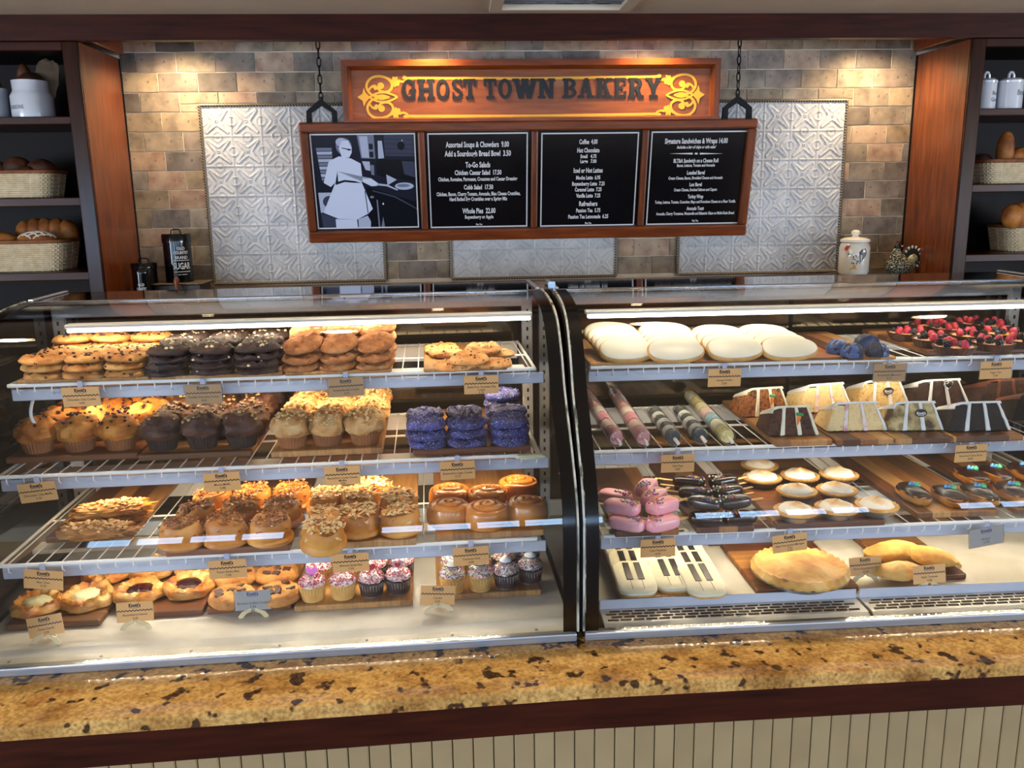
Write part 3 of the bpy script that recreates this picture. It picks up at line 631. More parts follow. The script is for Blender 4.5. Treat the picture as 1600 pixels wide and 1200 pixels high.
LET = [('G', 475, 588), ('H', 605, 742), ('O', 757, 863), ('S', 886, 970), ('T', 982, 1083), ('T', 1153, 1255), ('O', 1272, 1382), ('W', 1395, 1595), ('N', 1606, 1738),
       ('B', 1808, 1925), ('A', 1940, 2068), ('K', 2085, 2220), ('E', 2238, 2343), ('R', 2355, 2480), ('Y', 2500, 2625)]
zb = SZ0+0.1015; hb = 0.0880
for ch, a, b in LET:
    xa = zl(a, 325)[0]; xb_ = zl(b, 325)[0]; m = MB(); letter(ch, m, xa, zb, xb_-xa, hb, YP-0.0045, YP-0.0001)
    obj('letter', m.mesh('letter', M_ink, False), sg)
ol = MB(); M_shadow = mat('letter_drop_shade_paint', '6a3114', 0.5)
for ch, a, b in LET:
    xa = zl(a, 325)[0]; xb_ = zl(b, 325)[0]; letter(ch, ol, xa+0.0035, zb-0.0045, xb_-xa, hb, YP-0.0012, YP-0.0001)
obj('drop_outline', ol.mesh('drop_outline', M_shadow, False), sg, kind='stuff')
# gold scrollwork, the right end mirrors the left
sc_ = MB(); sk_ = [0]
def stroke(pts, wd, mir, k=6):
    pts = catmull(pts, k)
    n = len(pts); ws = [wd[0]+(wd[1]-wd[0])*i/(n-1) if isinstance(wd, tuple) else wd for i in range(n)]
    out = []
    for x, y in pts: X, Z = zl(x, y); out.append((2*(SX0+SX1)/2-X if mir else X, Z))
    sk_[0] += 1; sc_.ribbon(out, [q*0.00060 for q in ws], YP-0.0015-0.00003*sk_[0], YP-0.0001)
def patch(pts, mir):
    out = []
    for x, y in pts: X, Z = zl(x, y); out.append((SX0+SX1-X if mir else X, Z))
    sk_[0] += 1; sc_.prism(out, YP-0.0015-0.00003*sk_[0], YP-0.0001)
for mir in (0, 1):
    for up in (1, -1):
        f_ = (lambda x, y: (x, y)) if up > 0 else (lambda x, y: (x+8, 660-y))
        stroke([f_(*p) for p in ((330, 325), (250, 320), (205, 300), (175, 250), (185, 200), (225, 165), (285, 156), (345, 172), (382, 210), (385, 250), (360, 280), (320, 287), (285, 275), (272, 250))], 18, mir)
        stroke([f_(*p) for p in ((188, 295), (200, 260), (225, 240), (252, 238))], (10, 22), mir)
        for cx, cy, r in ((292, 235, 28), (250, 252, 18), (490, 165, 17)): patch([f_(cx+r*math.cos(q*PI/8), cy+r*math.sin(q*PI/8)) for q in range(16)], mir)
        patch([f_(*p) for p in ((362, 165), (385, 185), (392, 158), (415, 163), (433, 156), (430, 182), (452, 204), (443, 236), (424, 236), (405, 250), (392, 215))], mir)
        stroke([f_(*p) for p in ((438, 190), (470, 200), (500, 192), (512, 176), (505, 162))], (16, 14), mir)
        stroke([f_(500, 172), f_(900, 173), f_(1560, 174)], 19, mir, 3)
    for s2 in (1, -1):
        stroke([(200, 330), (260, 330-32*s2), (330, 330-38*s2), (390, 330-22*s2), (432, 330)], 14, mir); stroke([(245, 330), (280, 330-14*s2), (315, 330-16*s2), (365, 330)], 11, mir)
    patch([(98, 330), (140, 302), (150, 250), (166, 290), (206, 330), (170, 370), (152, 410), (142, 360)], mir)
obj('gold_scrollwork', sc_.mesh('gold_scrollwork', M_gold, False), sg)
# chains with forked brackets
def chain(x, lb):
    c = thing('hanging_chain', lb, 'chain', T(x, 4.20, 0)); z = 2.33; n = 0
    link = MB().tube([(0.0085*math.cos(q*PI/8), 0, 0.022*math.sin(q*PI/8)) for q in range(16)], 0.0032, 6, closed=True).mesh('chain_link', M_blackm)
    while z > 2.035:
        obj('chain_link', link, c, T(0, 0, z-0.02) @ RZ(0.25 if n % 2 else PI/2+0.25)); z -= 0.0375; n += 1
    h = MB(); h.tube([(0, 0, z-0.012+0.03), (0, 0, z-0.005)], 0.008, 8)
    for s2 in (-1, 1):
        h.prism([(0, z+0.005), (s2*0.012, z), (s2*0.068, z-0.045), (s2*0.070, z-0.098), (s2*0.046, z-0.098), (s2*0.046, z-0.052), (0, z-0.022)], -0.012, 0.012)
    obj('bracket', h.mesh('bracket', M_blackm, False), c)
    bt = MB()
    for s2 in (-1, 1): bt.lathe([(0.006, 0), (0.006, 0.004), (0.003, 0.006)], 8, M=T(s2*0.058, -0.013, z-0.085) @ RX(PI/2))
    obj('bolts', bt.mesh('bolts', M_blackm), c, kind='stuff')
chain(-0.585, 'black iron chain and forked bracket at the left of the sign')
chain(1.352, 'black iron chain and forked bracket at the right of the sign')

# ------------------------------------------------------------------ granite ledge and its front
EDGE = [(-2.35, 1.690), (0.29, 1.788), (2.9, 1.800)]
ct = thing('service_counter', 'polished golden granite ledge on a cream beadboard front before the display cases', 'counter', T(0, 0, 0))
poly = [EDGE[0], EDGE[1], (2.02, 1.796), (2.02, 3.02), (-2.35, 2.98)]; poly2 = [(2.024, 1.796), EDGE[2], (2.9, 3.02), (2.024, 3.02)]
for pl in (poly, poly2):
    m = MB().prism(pl, 0.462, 0.496, 'xy'); bm = bmesh.new(); me = m.mesh('granite_slab', M_granite, False); bm.from_mesh(me)
    bmesh.ops.bevel(bm, geom=[e for e in bm.edges if abs(e.verts[0].co.z-e.verts[1].co.z) < 1e-5 and e.verts[0].co.z > 0.49 and max(v.co.y for v in e.verts) < 2], offset=0.010, segments=3, profile=0.5, affect='EDGES'); bm.to_mesh(me); bm.free()
    obj('granite_slab', me, ct)
def along(off, z0, z1, th, nm, m):
    b = MB()
    for (a, c) in ((EDGE[0], EDGE[1]), (EDGE[1], EDGE[2])):
        b.prism([(a[0], a[1]+off), (c[0], c[1]+off), (c[0], c[1]+off+th), (a[0], a[1]+off+th)], z0, z1, 'xy')
    return obj(nm, b.mesh(nm, m, False), ct)
along(0.022, 0.368, 0.461, 0.025, 'apron', M_dark); along(0.060, 0.0, 0.44, 0.02, 'backing', M_blackm)
pw = 0.0485
plk = MB().bbox((pw-0.002, 0.012, 0.40), 0.0035, M=T(0, 0, 0.20)).mesh('bead_plank', M_cream, False)
x = -2.0
while x < 2.6:
    (a, c) = (EDGE[0], EDGE[1]) if x < 0.29 else (EDGE[1], EDGE[2]); tt = (x-a[0])/(c[0]-a[0]); y = a[1]+(c[1]-a[1])*tt+0.052
    obj('bead_plank', plk, ct, T(x, y, 0.0) @ RZ(math.atan2(c[1]-a[1], c[0]-a[0]))); x += pw
# ------------------------------------------------------------------ the two glass display cases
PROF = [(0, 0.522), (0, 0.64), (0, 0.76), (0.010, 0.83), (0.045, 0.90), (0.115, 0.99), (0.205, 1.09), (0.252, 1.17), (0.298, 1.228), (0.345, 1.266), (0.42, 1.290), (0.53, 1.304), (0.655, 1.310)]
PC = catmull([(a, b, 0) for a, b in PROF], 4)
def sheet(x0, x1, off, th, i0=0, i1=None):
    """thin curved sheet following the glass profile, off outwards"""
    pts = PC[i0:i1]; n = len(pts); rows = []
    for i, p in enumerate(pts):
        a = Vector(pts[max(i-1, 0)]); b = Vector(pts[min(i+1, n-1)]); t = (b-a).normalized(); nrm = Vector((-t.y, t.x, 0))
        rows.append([Vector(p)+nrm*off, Vector(p)+nrm*(off+th)])
    vs = []
    for o, q in rows: vs += [(x0, o.x, o.y), (x1, o.x, o.y), (x1, q.x, q.y), (x0, q.x, q.y)]
    fs = []
    for i in range(n-1): fs += [tuple(4*i+k_ for k_ in f) for f in ((0, 1, 5, 4), (1, 2, 6, 5), (2, 3, 7, 6), (3, 0, 4, 7))]
    fs += [(0, 3, 2, 1), (4*n-4, 4*n-3, 4*n-2, 4*n-1)]
    m = MB(); m.add(vs, fs); return m
M_top = mat('polished_case_top', ['8a8886', '94928f'], 0.05, metal=1.0, scale=3)
M_deck = mat('white_deck', ['d3d2cb', 'dedcd5', 'c9c6bc'], 0.35, scale=5)
M_end = mat('dark_end_glass', '0a0b0c', 0.05, spec=0.8)
M_sealer = mat('clear_gasket', ['8d9088', 'b2b4ac', '4b4d48'], 0.2, scale=30, stretch=(1, 1, 0.3))
def display_case(F, x0, x1, lb, right):
    c = thing('display_case', lb, 'display case', F, 'glass bakery cases')
    def P(n, me, **k): return obj(n, me, c, **k)
    P('curved_glass', sheet(x0+0.002, x1-0.002, 0, 0.004).mesh('curved_glass', M_glass))
    P('edge_band', sheet(x0+0.004, x0+0.036, 0.0042, 0.002, 0, 48).mesh('edge_band', M_black)); P('edge_band', sheet(x1-0.036, x1-0.004, 0.0042, 0.002, 0, 48).mesh('edge_band', M_black))
    P('gasket', sheet(x0-0.004, x0+0.001, -0.004, 0.012).mesh('gasket', M_sealer)); P('gasket', sheet(x1-0.001, x1+0.004, -0.004, 0.012).mesh('gasket', M_sealer))
    prof2 = [(p[0]+0.006, p[1]-0.004) for p in PC]+[(0.90, 1.304), (0.90, 0.50), (0.006, 0.50)]
    for x in (x0, x1): P('end_panel', MB().prism(prof2, x-0.003 if x == x1 else x-0.003, x+0.003, 'yz').mesh('end_panel', M_end, False))
    P('top_panel', MB().bbox((x1-x0-0.004, 0.262, 0.016), 0.004, 2, M=T((x0+x1)/2, 0.790, 1.306)).mesh('top_panel', M_top))
    P('front_edge_rail', MB().bbox((x1-x0, 0.008, 0.014), 0.003, 2, M=T((x0+x1)/2, 0.655, 1.309)).mesh('front_edge_rail', M_chrome))
    P('top_edge_strip', MB().bbox((0.014, 0.262, 0.006), 0.002, M=T(x0+0.010, 0.79, 1.317)).mesh('top_edge_strip', M_alu, False)); P('top_edge_strip', MB().bbox((0.014, 0.262, 0.006), 0.002, M=T(x1-0.010, 0.79, 1.317)).mesh('top_edge_strip', M_alu, False))
    P('base_strip', MB().bbox((x1-x0-0.004, 0.014, 0.021), 0.003, 2, M=T((x0+x1)/2, -0.004, 0.5068)).mesh('base_strip', M_alu, False))
    P('cabinet', MB().box(x0+0.004, x1-0.004, 0.012, 0.90, 0.4968, 0.500).mesh('cabinet', M_blackm, False))
    if right:
        d = MB().prism([(0.13, 0.501), (0.13, 0.520), (0.87, 0.520), (0.87, 0.501)], x0+0.01, x1-0.01, 'yz'); P('deck', d.mesh('deck', M_deck, False))
        gx = [(x0+0.06, x0+0.765), (x0+0.775, x1-0.03)]
        for a, b in gx:
            P('deck_lip', MB().bbox((b-a, 0.004, 0.036), 0.0015, M=T((a+b)/2, 0.126, 0.520)).mesh('deck_lip', M_valance, False))
            g = obj('air_grille', MB().prism([(0.035, 0.501), (0.050, 0.510), (0.120, 0.512), (0.120, 0.501)], a, b, 'yz').mesh('air_grille', M_deck, False), c)
            sl = MB()
            for r_ in range(4):
                q = a+0.012+(0.012 if r_ % 2 else 0)
                while q < b-0.035: sl.box(q, q+0.028, 0.060+r_*0.015, 0.066+r_*0.015, 0.5104, 0.5128); q += 0.034
            obj('slots', sl.mesh('slots', M_blackm, False), g, kind='stuff')
        P('front_channel', MB().prism([(0.008, 0.5005), (0.008, 0.505), (0.034, 0.506), (0.034, 0.5005)], x0+0.01, x1-0.01, 'yz').mesh('front_channel', mat('grey_channel', '4b4d49', 0.25), False))
    else:
        P('deck', MB().prism([(0.020, 0.501), (0.030, 0.507), (0.055, 0.509), (0.085, 0.515), (0.87, 0.515), (0.87, 0.501)], x0+0.01, x1-0.01, 'yz').mesh('deck', M_deck, False))
        P('deck_lip', MB().prism([(0.010, 0.5005), (0.010, 0.512), (0.022, 0.512), (0.028, 0.5005)], x0+0.01, x1-0.01, 'yz').mesh('deck_lip', mat('grey_lip', 'a4a7a4', 0.3, metal=0.3), False))
        sc2 = MB()
        for q in range(7): sc2.lathe([(0.004, 0), (0.004, 0.002), (0.002, 0.003)], 8, M=T(x0+0.12+q*0.215, 0.040, 0.5078))
        P('screws', sc2.mesh('screws', M_alu), kind='stuff')
    # lamp under the top
    lx0 = x0+0.06 if right else x0+0.205
    lf = P('lamp_housing', MB().bbox((x1-0.06-lx0, 0.035, 0.012), 0.003, M=T((lx0+x1-0.06)/2, 0.402, 1.275)).mesh('lamp_housing', M_white, False))
    obj('lamp_diffuser', MB().bbox((x1-0.07-lx0, 0.016, 0.009), 0.003, M=T((lx0+x1-0.06)/2, 0.392, 1.264)).mesh('lamp_diffuser', M_light, False), lf)
    # back: slotted white posts, header and smoked sliding doors
    for x in (x0+0.03, x1-0.03):
        p = P('slotted_post', MB().bbox((0.034, 0.024, 0.76), 0.002, M=T(x, 0.79, 0.90)).mesh('slotted_post', M_white, False)); s = MB()
        for q in range(24): s.box(x-0.003, x+0.003, 0.7765, 0.7785, 0.56+q*0.029, 0.572+q*0.029)
        obj('slots', s.mesh('slots', M_blackm, False), p, kind='stuff')
    P('back_header', MB().bbox((x1-x0-0.03, 0.02, 0.036), 0.002, M=T((x0+x1)/2, 0.80, 1.266)).mesh('back_header', M_white, False))
    P('back_sill', MB().bbox((x1-x0-0.03, 0.03, 0.05), 0.002, M=T((x0+x1)/2, 0.82, 0.545)).mesh('back_sill', M_white, False))
    xm = (x0+x1)/2
    for a, b, y in ((x0+0.05, xm+0.03, 0.835), (xm-0.03, x1-0.05, 0.848)):
        d = P('sliding_door', MB().box(a, b, y, y+0.006, 0.57, 1.25).mesh('sliding_door', M_mirror, False)); f = MB()
        for e in ((a, a+0.012, 0.57, 1.25), (b-0.012, b, 0.57, 1.25)): f.box(e[0], e[1], y-0.003, y-0.0002, e[2], e[3])
        obj('door_frame', f.mesh('door_frame', M_blackm, False), d)
    return c
display_case(FL, -1.515, -0.006, 'left curved glass bakery case, with muffins and sticky buns', False)
display_case(FR, 0.002, 1.60, 'right curved glass bakery case, with cake slices and whole pie', True)
gp = thing('gap_cover', 'dark rubber filler strip standing between the two glass cases', 'filler strip', FR)
obj('strip', sheet(-0.0075, -0.0035, -0.02, 0.018).mesh('strip', M_blackm), gp)
obj('clip', MB().bbox((0.022, 0.018, 0.022), 0.004, 2, M=T(-0.004, 0.652, 1.327)).mesh('clip', mat('blue_clip', '8fb2d6', 0.3)), gp)

# ------------------------------------------------------------------ white wire shelves
SHL = dict(L1=(FL, -1.425, -0.072, 0.290, 1.145), L2=(FL, -1.455, -0.068, 0.232, 0.921), L3=(FL, -1.425, -0.092, 0.118, 0.729),
           R1=(FR, 0.064, 1.53, 0.315, 1.138), R2=(FR, 0.066, 1.53, 0.260, 0.914), R3=(FR, 0.068, 1.53, 0.115, 0.728))
SBACK = 0.745
def wire_shelf(key, lb):
    F, x0, x1, n, z = SHL[key]; hn = dict(L1=0.16, L2=0.12, L3=0.182, R1=0.135, R2=0.058, R3=0.185)[key]; s = thing('wire_shelf', lb, 'shelf', F, 'white wire shelves in the cases'); W = 0.0022
    zt = z                                  # wire tops at z
    wm = MB().tube([(0, SBACK, -W), (0, n+0.006, -W), (0, n+0.001, -0.006), (0, n+0.001, -0.022), (0, n+0.012, -0.030)], W*0.8, 5).mesh('wire', M_whitewire)
    q = x0+0.02
    while q < x1-0.005: obj('wire', wm, s, T(q, 0, zt)); q += 0.0425
    for y, r in ((n-0.003, 0.0052), (SBACK+0.003, 0.0045), ((n+SBACK)/2, 0.0034)):
        obj('rail', MB().tube([(x0, y, zt-0.0035 if y < SBACK-0.1 and y < n+0.01 else zt-0.0078), (x1, y, zt-0.0035 if y < n+0.01 else zt-0.0078)], r, 8).mesh('rail', M_whitewire), s)
    for x in (x0, x1): obj('side_rail', MB().tube([(x, n, zt-0.004), (x, SBACK, zt-0.004)], 0.0042, 6).mesh('side_rail', M_whitewire), s)
    obj('valance', MB().bbox((x1-x0+0.03, 0.006, 0.030), 0.002, M=T((x0+x1)/2+0.012, n+0.020, zt-0.033)).mesh('valance', M_valance, False), s)
    h = obj('lamp_housing', MB().bbox((x1-x0-0.02, 0.06, 0.012), 0.002, M=T((x0+x1)/2, n+hn, zt-0.034)).mesh('lamp_housing', M_white, False), s)
    if key[1] == '3':                       # the lowest shelves carry a strip of small bright diodes, mirrored in the granite
        b = MB(); q = x0+0.10
        while q < x1-0.08: b.box(q-0.002, q+0.002, n+hn-0.002, n+hn+0.002, zt-0.0425, zt-0.0405); q += 0.0218
        obj('light_diodes', b.mesh('light_diodes', mat('diode_glow_'+key[0].lower(), 'ffffff', 0.4, emit='fff0d2' if key[0] == 'L' else 'ffe9c4', estr=560.0 if key[0] == 'L' else 640.0), False), h, kind='stuff')
    else: obj('lamp_tube', MB().tube([(x0+0.03, n+hn+0.008, zt-0.043), (x1-0.03, n+hn+0.008, zt-0.043)], 0.004, 8).mesh('lamp_tube', M_light), h)
    obj('back_plate', MB().bbox((x1-x0, 0.004, 0.05), 0.001, M=T((x0+x1)/2, SBACK+0.012, zt-0.036)).mesh('back_plate', M_white, False), s)
    for x in (x0-0.007, x1+0.007):
        obj('bracket', MB().prism([(n+0.03, zt-0.010), (0.776, zt-0.010), (0.776, zt-0.085), (n+0.03, zt-0.030)], x-0.0015, x+0.0015, 'yz').mesh('bracket', mat('bracket_steel', '6d6459', 0.4), False), s)
    return s
for kk, lb in dict(L1='top white wire shelf of the left case, under the cookie stacks', L2='middle white wire shelf of the left case, under the muffins', L3='lowest white wire shelf of the left case, under the sticky buns',
                   R1='top white wire shelf of the right case, under white iced cookies', R2='middle white wire shelf of the right case, under cake slices', R3='lowest white wire shelf of the right case, under the cake popsicles').items(): wire_shelf(kk, lb)
cb_ = thing('cable', 'white cable looping below the top left wire shelf', 'cable', FL)
obj('wire', MB().tube(catmull([tuple(at_y(px, py, 0.36, FL)) for px, py in ((56, 612), (50, 630), (48, 645), (51, 657), (58, 665), (67, 668))], 5), 0.0045, 8).mesh('wire', M_whitewire), cb_)
tp = at_y(850, 713, 0.215, FL)
tb_ = thing('tape_piece', 'crumpled cream tape stuck on the right end of a shelf', 'tape', FL @ T(tp.x-0.034, 0.222, tp.z))
obj('strip', MB().blob(0.040, 0.010, 0.0062, 0.35, 5, 3, pw=0.6).mesh('strip', mat('cream_tape', 'd8d3ae', 0.4)), tb_)

# ------------------------------------------------------------------ price tags
M_kraft = mat('kraft_card', ['d09c5e', 'd8a567'], 0.6, scale=4); M_pale = mat('pale_card', ['b5b0ab', 'bdb8b2'], 0.4, scale=4)
M_clip = mat('clear_plastic_clip', 'a9aec6', 0.25); M_sleeve = glass_mat('plastic_sleeve', 'e6e8ea', 0.05, 1.45, 0.95); M_birch = mat('birch_ply', ['c9b58c', 'd4c29b'], 0.5, scale=8, stretch=(1, 1, 4))
M_blue = mat('violet_ink', '3a3f8c', 0.5)
CW, CH_ = 0.092, 0.051
def price_tag(lines, F, loc, rz, lb, stand=False, pale=False, sleeve=False, lean=0.0, yaw=0.0):
    M = F @ T(*loc) @ RZ(yaw) @ RX(-lean) @ RY(-rz)
    t = thing('price_tag', lb, 'price tag', M, None)
    cd = obj('card', MB().box(-CW/2, CW/2, -0.0006, 0.0006, -CH_/2, CH_/2).mesh('card', M_pale if pale else M_kraft, False), t)
    m = MB(); y = -0.0009
    put_text(m, "Knott's", 0, CH_*0.262, CH_*0.17, y, CW*0.32, bold=0.05)
    m.ribbon([(-CW*0.16+CW*0.32*q/8, CH_*0.235-0.0018*math.sin(q/8*PI)) for q in range(9)], 0.0009, y, y+0.0002)
    obj('logo', m.mesh('logo', M_blue if pale else M_ink, False), cd)
    m = MB()
    if not pale:
        m.ribbon([(-CW*0.48+CW*0.96*q/20, CH_*0.07+(0.0017 if q % 2 else -0.0017)) for q in range(21)], 0.0028, y, y+0.0002)
    nl = len(lines); zz = -CH_*0.13 if nl < 3 else -CH_*0.11; st_ = CH_*(0.19 if nl < 3 else 0.155)
    for i, s in enumerate(lines):
        hh = CH_*0.115; wd = min(CW*0.84, len(s)*0.0034) if not pale else min(CW*0.86, len(s)*0.0040)
        put_text(m, s, 0, zz-i*st_-hh*0.5, hh, y, wd, bold=0.004)
    obj('lettering', m.mesh('lettering', M_ink, False), cd)
    if sleeve or pale: obj('sleeve', MB().bbox((CW*1.07, 0.003, CH_*1.09), 0.001, M=T(0, 0, -0.001)).mesh('sleeve', M_sleeve, False), t)
    if stand:
        Mi = (RX(-lean) @ RY(-rz)).inverted()
        for s_ in (-1, 1):
            lg = MB().prism([(s_*0.006, 0.006), (s_*0.030, -0.004), (s_*0.040, -0.0165), (s_*0.037, -0.0215), (s_*0.028, -0.021), (s_*0.018, -0.009), (s_*0.004, -0.003)], -0.0022, 0.0022)
            obj('foot', lg.mesh('foot', M_birch, False), t, Mi @ T(0, -0.004, -CH_/2) @ RX(-0.1))
        obj('back_rest', MB().prism([(-0.008, -0.02), (0.008, -0.02), (0.012, CH_*0.55), (-0.012, CH_*0.55)], 0.0, 0.0022).mesh('back_rest', M_birch, False), t, Mi @ T(0, 0.016, -CH_/2) @ RX(0.42))
    else:
        obj('clip', MB().bbox((0.013, 0.004, 0.022), 0.001, M=T(0, 0.0035, CH_*0.5+0.0045)).mesh('clip', M_clip, False), t, RY(rz))
    return t
def hang(key, px, py, lines, rz=0, pale=False, sleeve=False, lb=None):
    F, x0, x1, n, z = SHL[key]; p = at_y(px, py, n-0.014, F); txt = ' '.join(lines[:-1])
    price_tag(lines, F, p, math.radians(rz), lb or ('pale plastic' if pale else 'kraft card')+' price tag clipped under a wire shelf, reading '+txt, pale=pale, sleeve=sleeve, lean=-0.06)
hang('L1', 127, 620, ['Chocolate Chip Cookie', '4.00'], 0.5); hang('L1', 318, 616, ['Double Chocolate Cookie', '4.50'], 0, sleeve=True); hang('L1', 541, 605, ['Snickerdoodle Cookie', '4.75'], 2, sleeve=True); hang('L1', 752, 601, ['Gluten Free Chocolate Chip', 'Cookie', '5.75'], 0)
hang('L2', 59, 769, ['Chocolate Chip Muffin', '5.00'], 5); hang('L2', 347, 753, ['Mocha Muffin', '5.00'], 2); hang('L2', 535, 743, ['Boysenberry Cream Cheese', 'Muffin', '5.00'], 1); hang('L2', 715, 735, ['Boysenberry Sugar Cookie', '5.75'], 1)
hang('L3', 68, 906, ['Bear Claw', '5.75'], -8); hang('L3', 356, 889, ['Pecan Sticky Bun', '7.50'], 1); hang('L3', 548, 879, ['Almond Sticky Bun', '7.50'], 1); hang('L3', 736, 869, ['Cinnamon Roll', '6.00'], 1.5)
hang('R1', 1132, 590, ['Snoopy Cookie', '5.00'], 0, lb='kraft card price tag clipped under the shelf of white iced cookies'); hang('R1', 1390, 582, ['Boysenberry Macaroon', '4.75'], 0, sleeve=True); hang('R1', 1556, 578, ['Vegan Tart', '7.00'], 1)
hang('R2', 1059, 724, ['Cake Pops', '6.00'], 0); hang('R2', 1517, 708, ['Assorted Cake Slices', '8.00'], 1)
hang('R3', 1028, 856, ['Cake Popsicle', '4.50'], 1); hang('R3', 1234, 848, ['Sugar Free Lemon Meringue', 'Tart', '5.00'], 6); hang('R3', 1541, 838, ['Eclair', '6.50'], 9, pale=True)
def stand(F, px, py, zd, lines, rz=0, pale=False, yaw=0.0, n=None, lb=None):
    zc = zd+0.048 if abs(rz) > 4 else zd+0.046
    p = at_z(px, py, zc, F); txt = ' '.join(lines[:-1])
    price_tag(lines, F, p, math.radians(rz), lb or ('pale' if pale else 'kraft')+' price card on small wooden feet, reading '+txt, True, pale, False, 0.18, yaw)
stand(FL, 71, 978, 0.515, ['Cheese Danish', '5.00'], 11, yaw=-0.15); stand(FL, 211, 956, 0.515, ['Boysenberry Danish', '5.00'], 1); stand(FL, 395, 938, 0.515, ['Brownie Stuffed Cookie', '7.25'], 0.5, pale=True); stand(FL, 684, 930, 0.515, ['Cupcake', '4.50'], -7, yaw=0.12)
stand(FR, 1352, 884, 0.525, ['Whole Boysenberry Pie', '22.00'], 3); stand(FR, 1452, 897, 0.520, ['Apple Turnover', '5.00'], 2)
# ------------------------------------------------------------------ cutting boards of glued staves
def stave_mat(name, cols, along_x, wd):
    m = bpy.data.materials.new(name); m.use_nodes = True; nt = m.node_tree; N = nt.nodes; L = nt.links; b = N['Principled BSDF']; b.inputs['Roughness'].default_value = 0.42
    tc = N.new('ShaderNodeTexCoord'); sx = N.new('ShaderNodeSeparateXYZ'); L.new(tc.outputs['Object'], sx.inputs[0]); oi = N.new('ShaderNodeObjectInfo')
    d = N.new('ShaderNodeMath'); d.operation = 'DIVIDE'; d.inputs[1].default_value = wd; L.new(sx.outputs[1 if along_x else 0], d.inputs[0])
    ad = N.new('ShaderNodeMath'); ad.operation = 'MULTIPLY_ADD'; ad.inputs[1].default_value = 31.7; L.new(oi.outputs['Random'], ad.inputs[0]); L.new(d.outputs[0], ad.inputs[2])
    fl = N.new('ShaderNodeMath'); fl.operation = 'FLOOR'; L.new(ad.outputs[0], fl.inputs[0]); wn = N.new('ShaderNodeTexWhiteNoise'); wn.noise_dimensions = '1D'; L.new(fl.outputs[0], wn.inputs['W'])
    cr = N.new('ShaderNodeValToRGB'); e = cr.color_ramp.elements; e[0].color = lin(cols[0]); e[1].color = lin(cols[-1])
    for i, c in enumerate(cols[1:-1]): k = e.new((i+1)/(len(cols)-1)); k.color = lin(c)
    L.new(wn.outputs['Value'], cr.inputs[0])
    mp = N.new('ShaderNodeMapping'); mp.inputs['Scale'].default_value = (5, 70, 20) if along_x else (70, 5, 20); L.new(tc.outputs['Object'], mp.inputs[0])
    nz = N.new('ShaderNodeTexNoise'); nz.inputs['Scale'].default_value = 1.6; nz.inputs['Detail'].default_value = 4; L.new(mp.outputs[0], nz.inputs['Vector'])
    mx = N.new('ShaderNodeMix'); mx.data_type = 'RGBA'; mx.blend_type = 'OVERLAY'; mx.inputs[0].default_value = 0.6; L.new(cr.outputs[0], mx.inputs[6]); L.new(nz.outputs['Fac'], mx.inputs[7]); L.new(mx.outputs[2], b.inputs['Base Color']); return m
M_bx = stave_mat('acacia_staves', ['5a3218', '8a5228', '3f2413', '9c6a38', 'b5854c'], True, 0.062)
M_by = stave_mat('acacia_staves_deep', ['6b3f20', '4a2a16', '96602f', 'b88a52', '5f371c'], False, 0.05)
M_bl = stave_mat('pale_staves', ['a37440', 'b58650', '8d6033', 'c09560'], False, 0.06)
def board(F, pl, pr, nb, z, lb, m=None, th=0.018, rot=0.0):
    a = at_z(pl[0], pl[1], z+th, F); b = at_z(pr[0], pr[1], z+th, F); x0, x1, n0 = a.x, b.x, (a.y+b.y)/2
    o = thing('cutting_board', lb, 'cutting board', F @ T((x0+x1)/2, (n0+nb)/2, z+th/2) @ RZ(rot), 'wooden cutting boards in the cases', MB().bbox((x1-x0, nb-n0, th-0.0006), 0.004, 2).mesh('cutting_board', m or M_bx))
    return o
ZL1, ZL2, ZL3, ZL4, ZR1, ZR2, ZR3, ZR4 = 1.1452, 0.9212, 0.7292, 0.5152, 1.1382, 0.9142, 0.7282, 0.5202
BT = 0.018
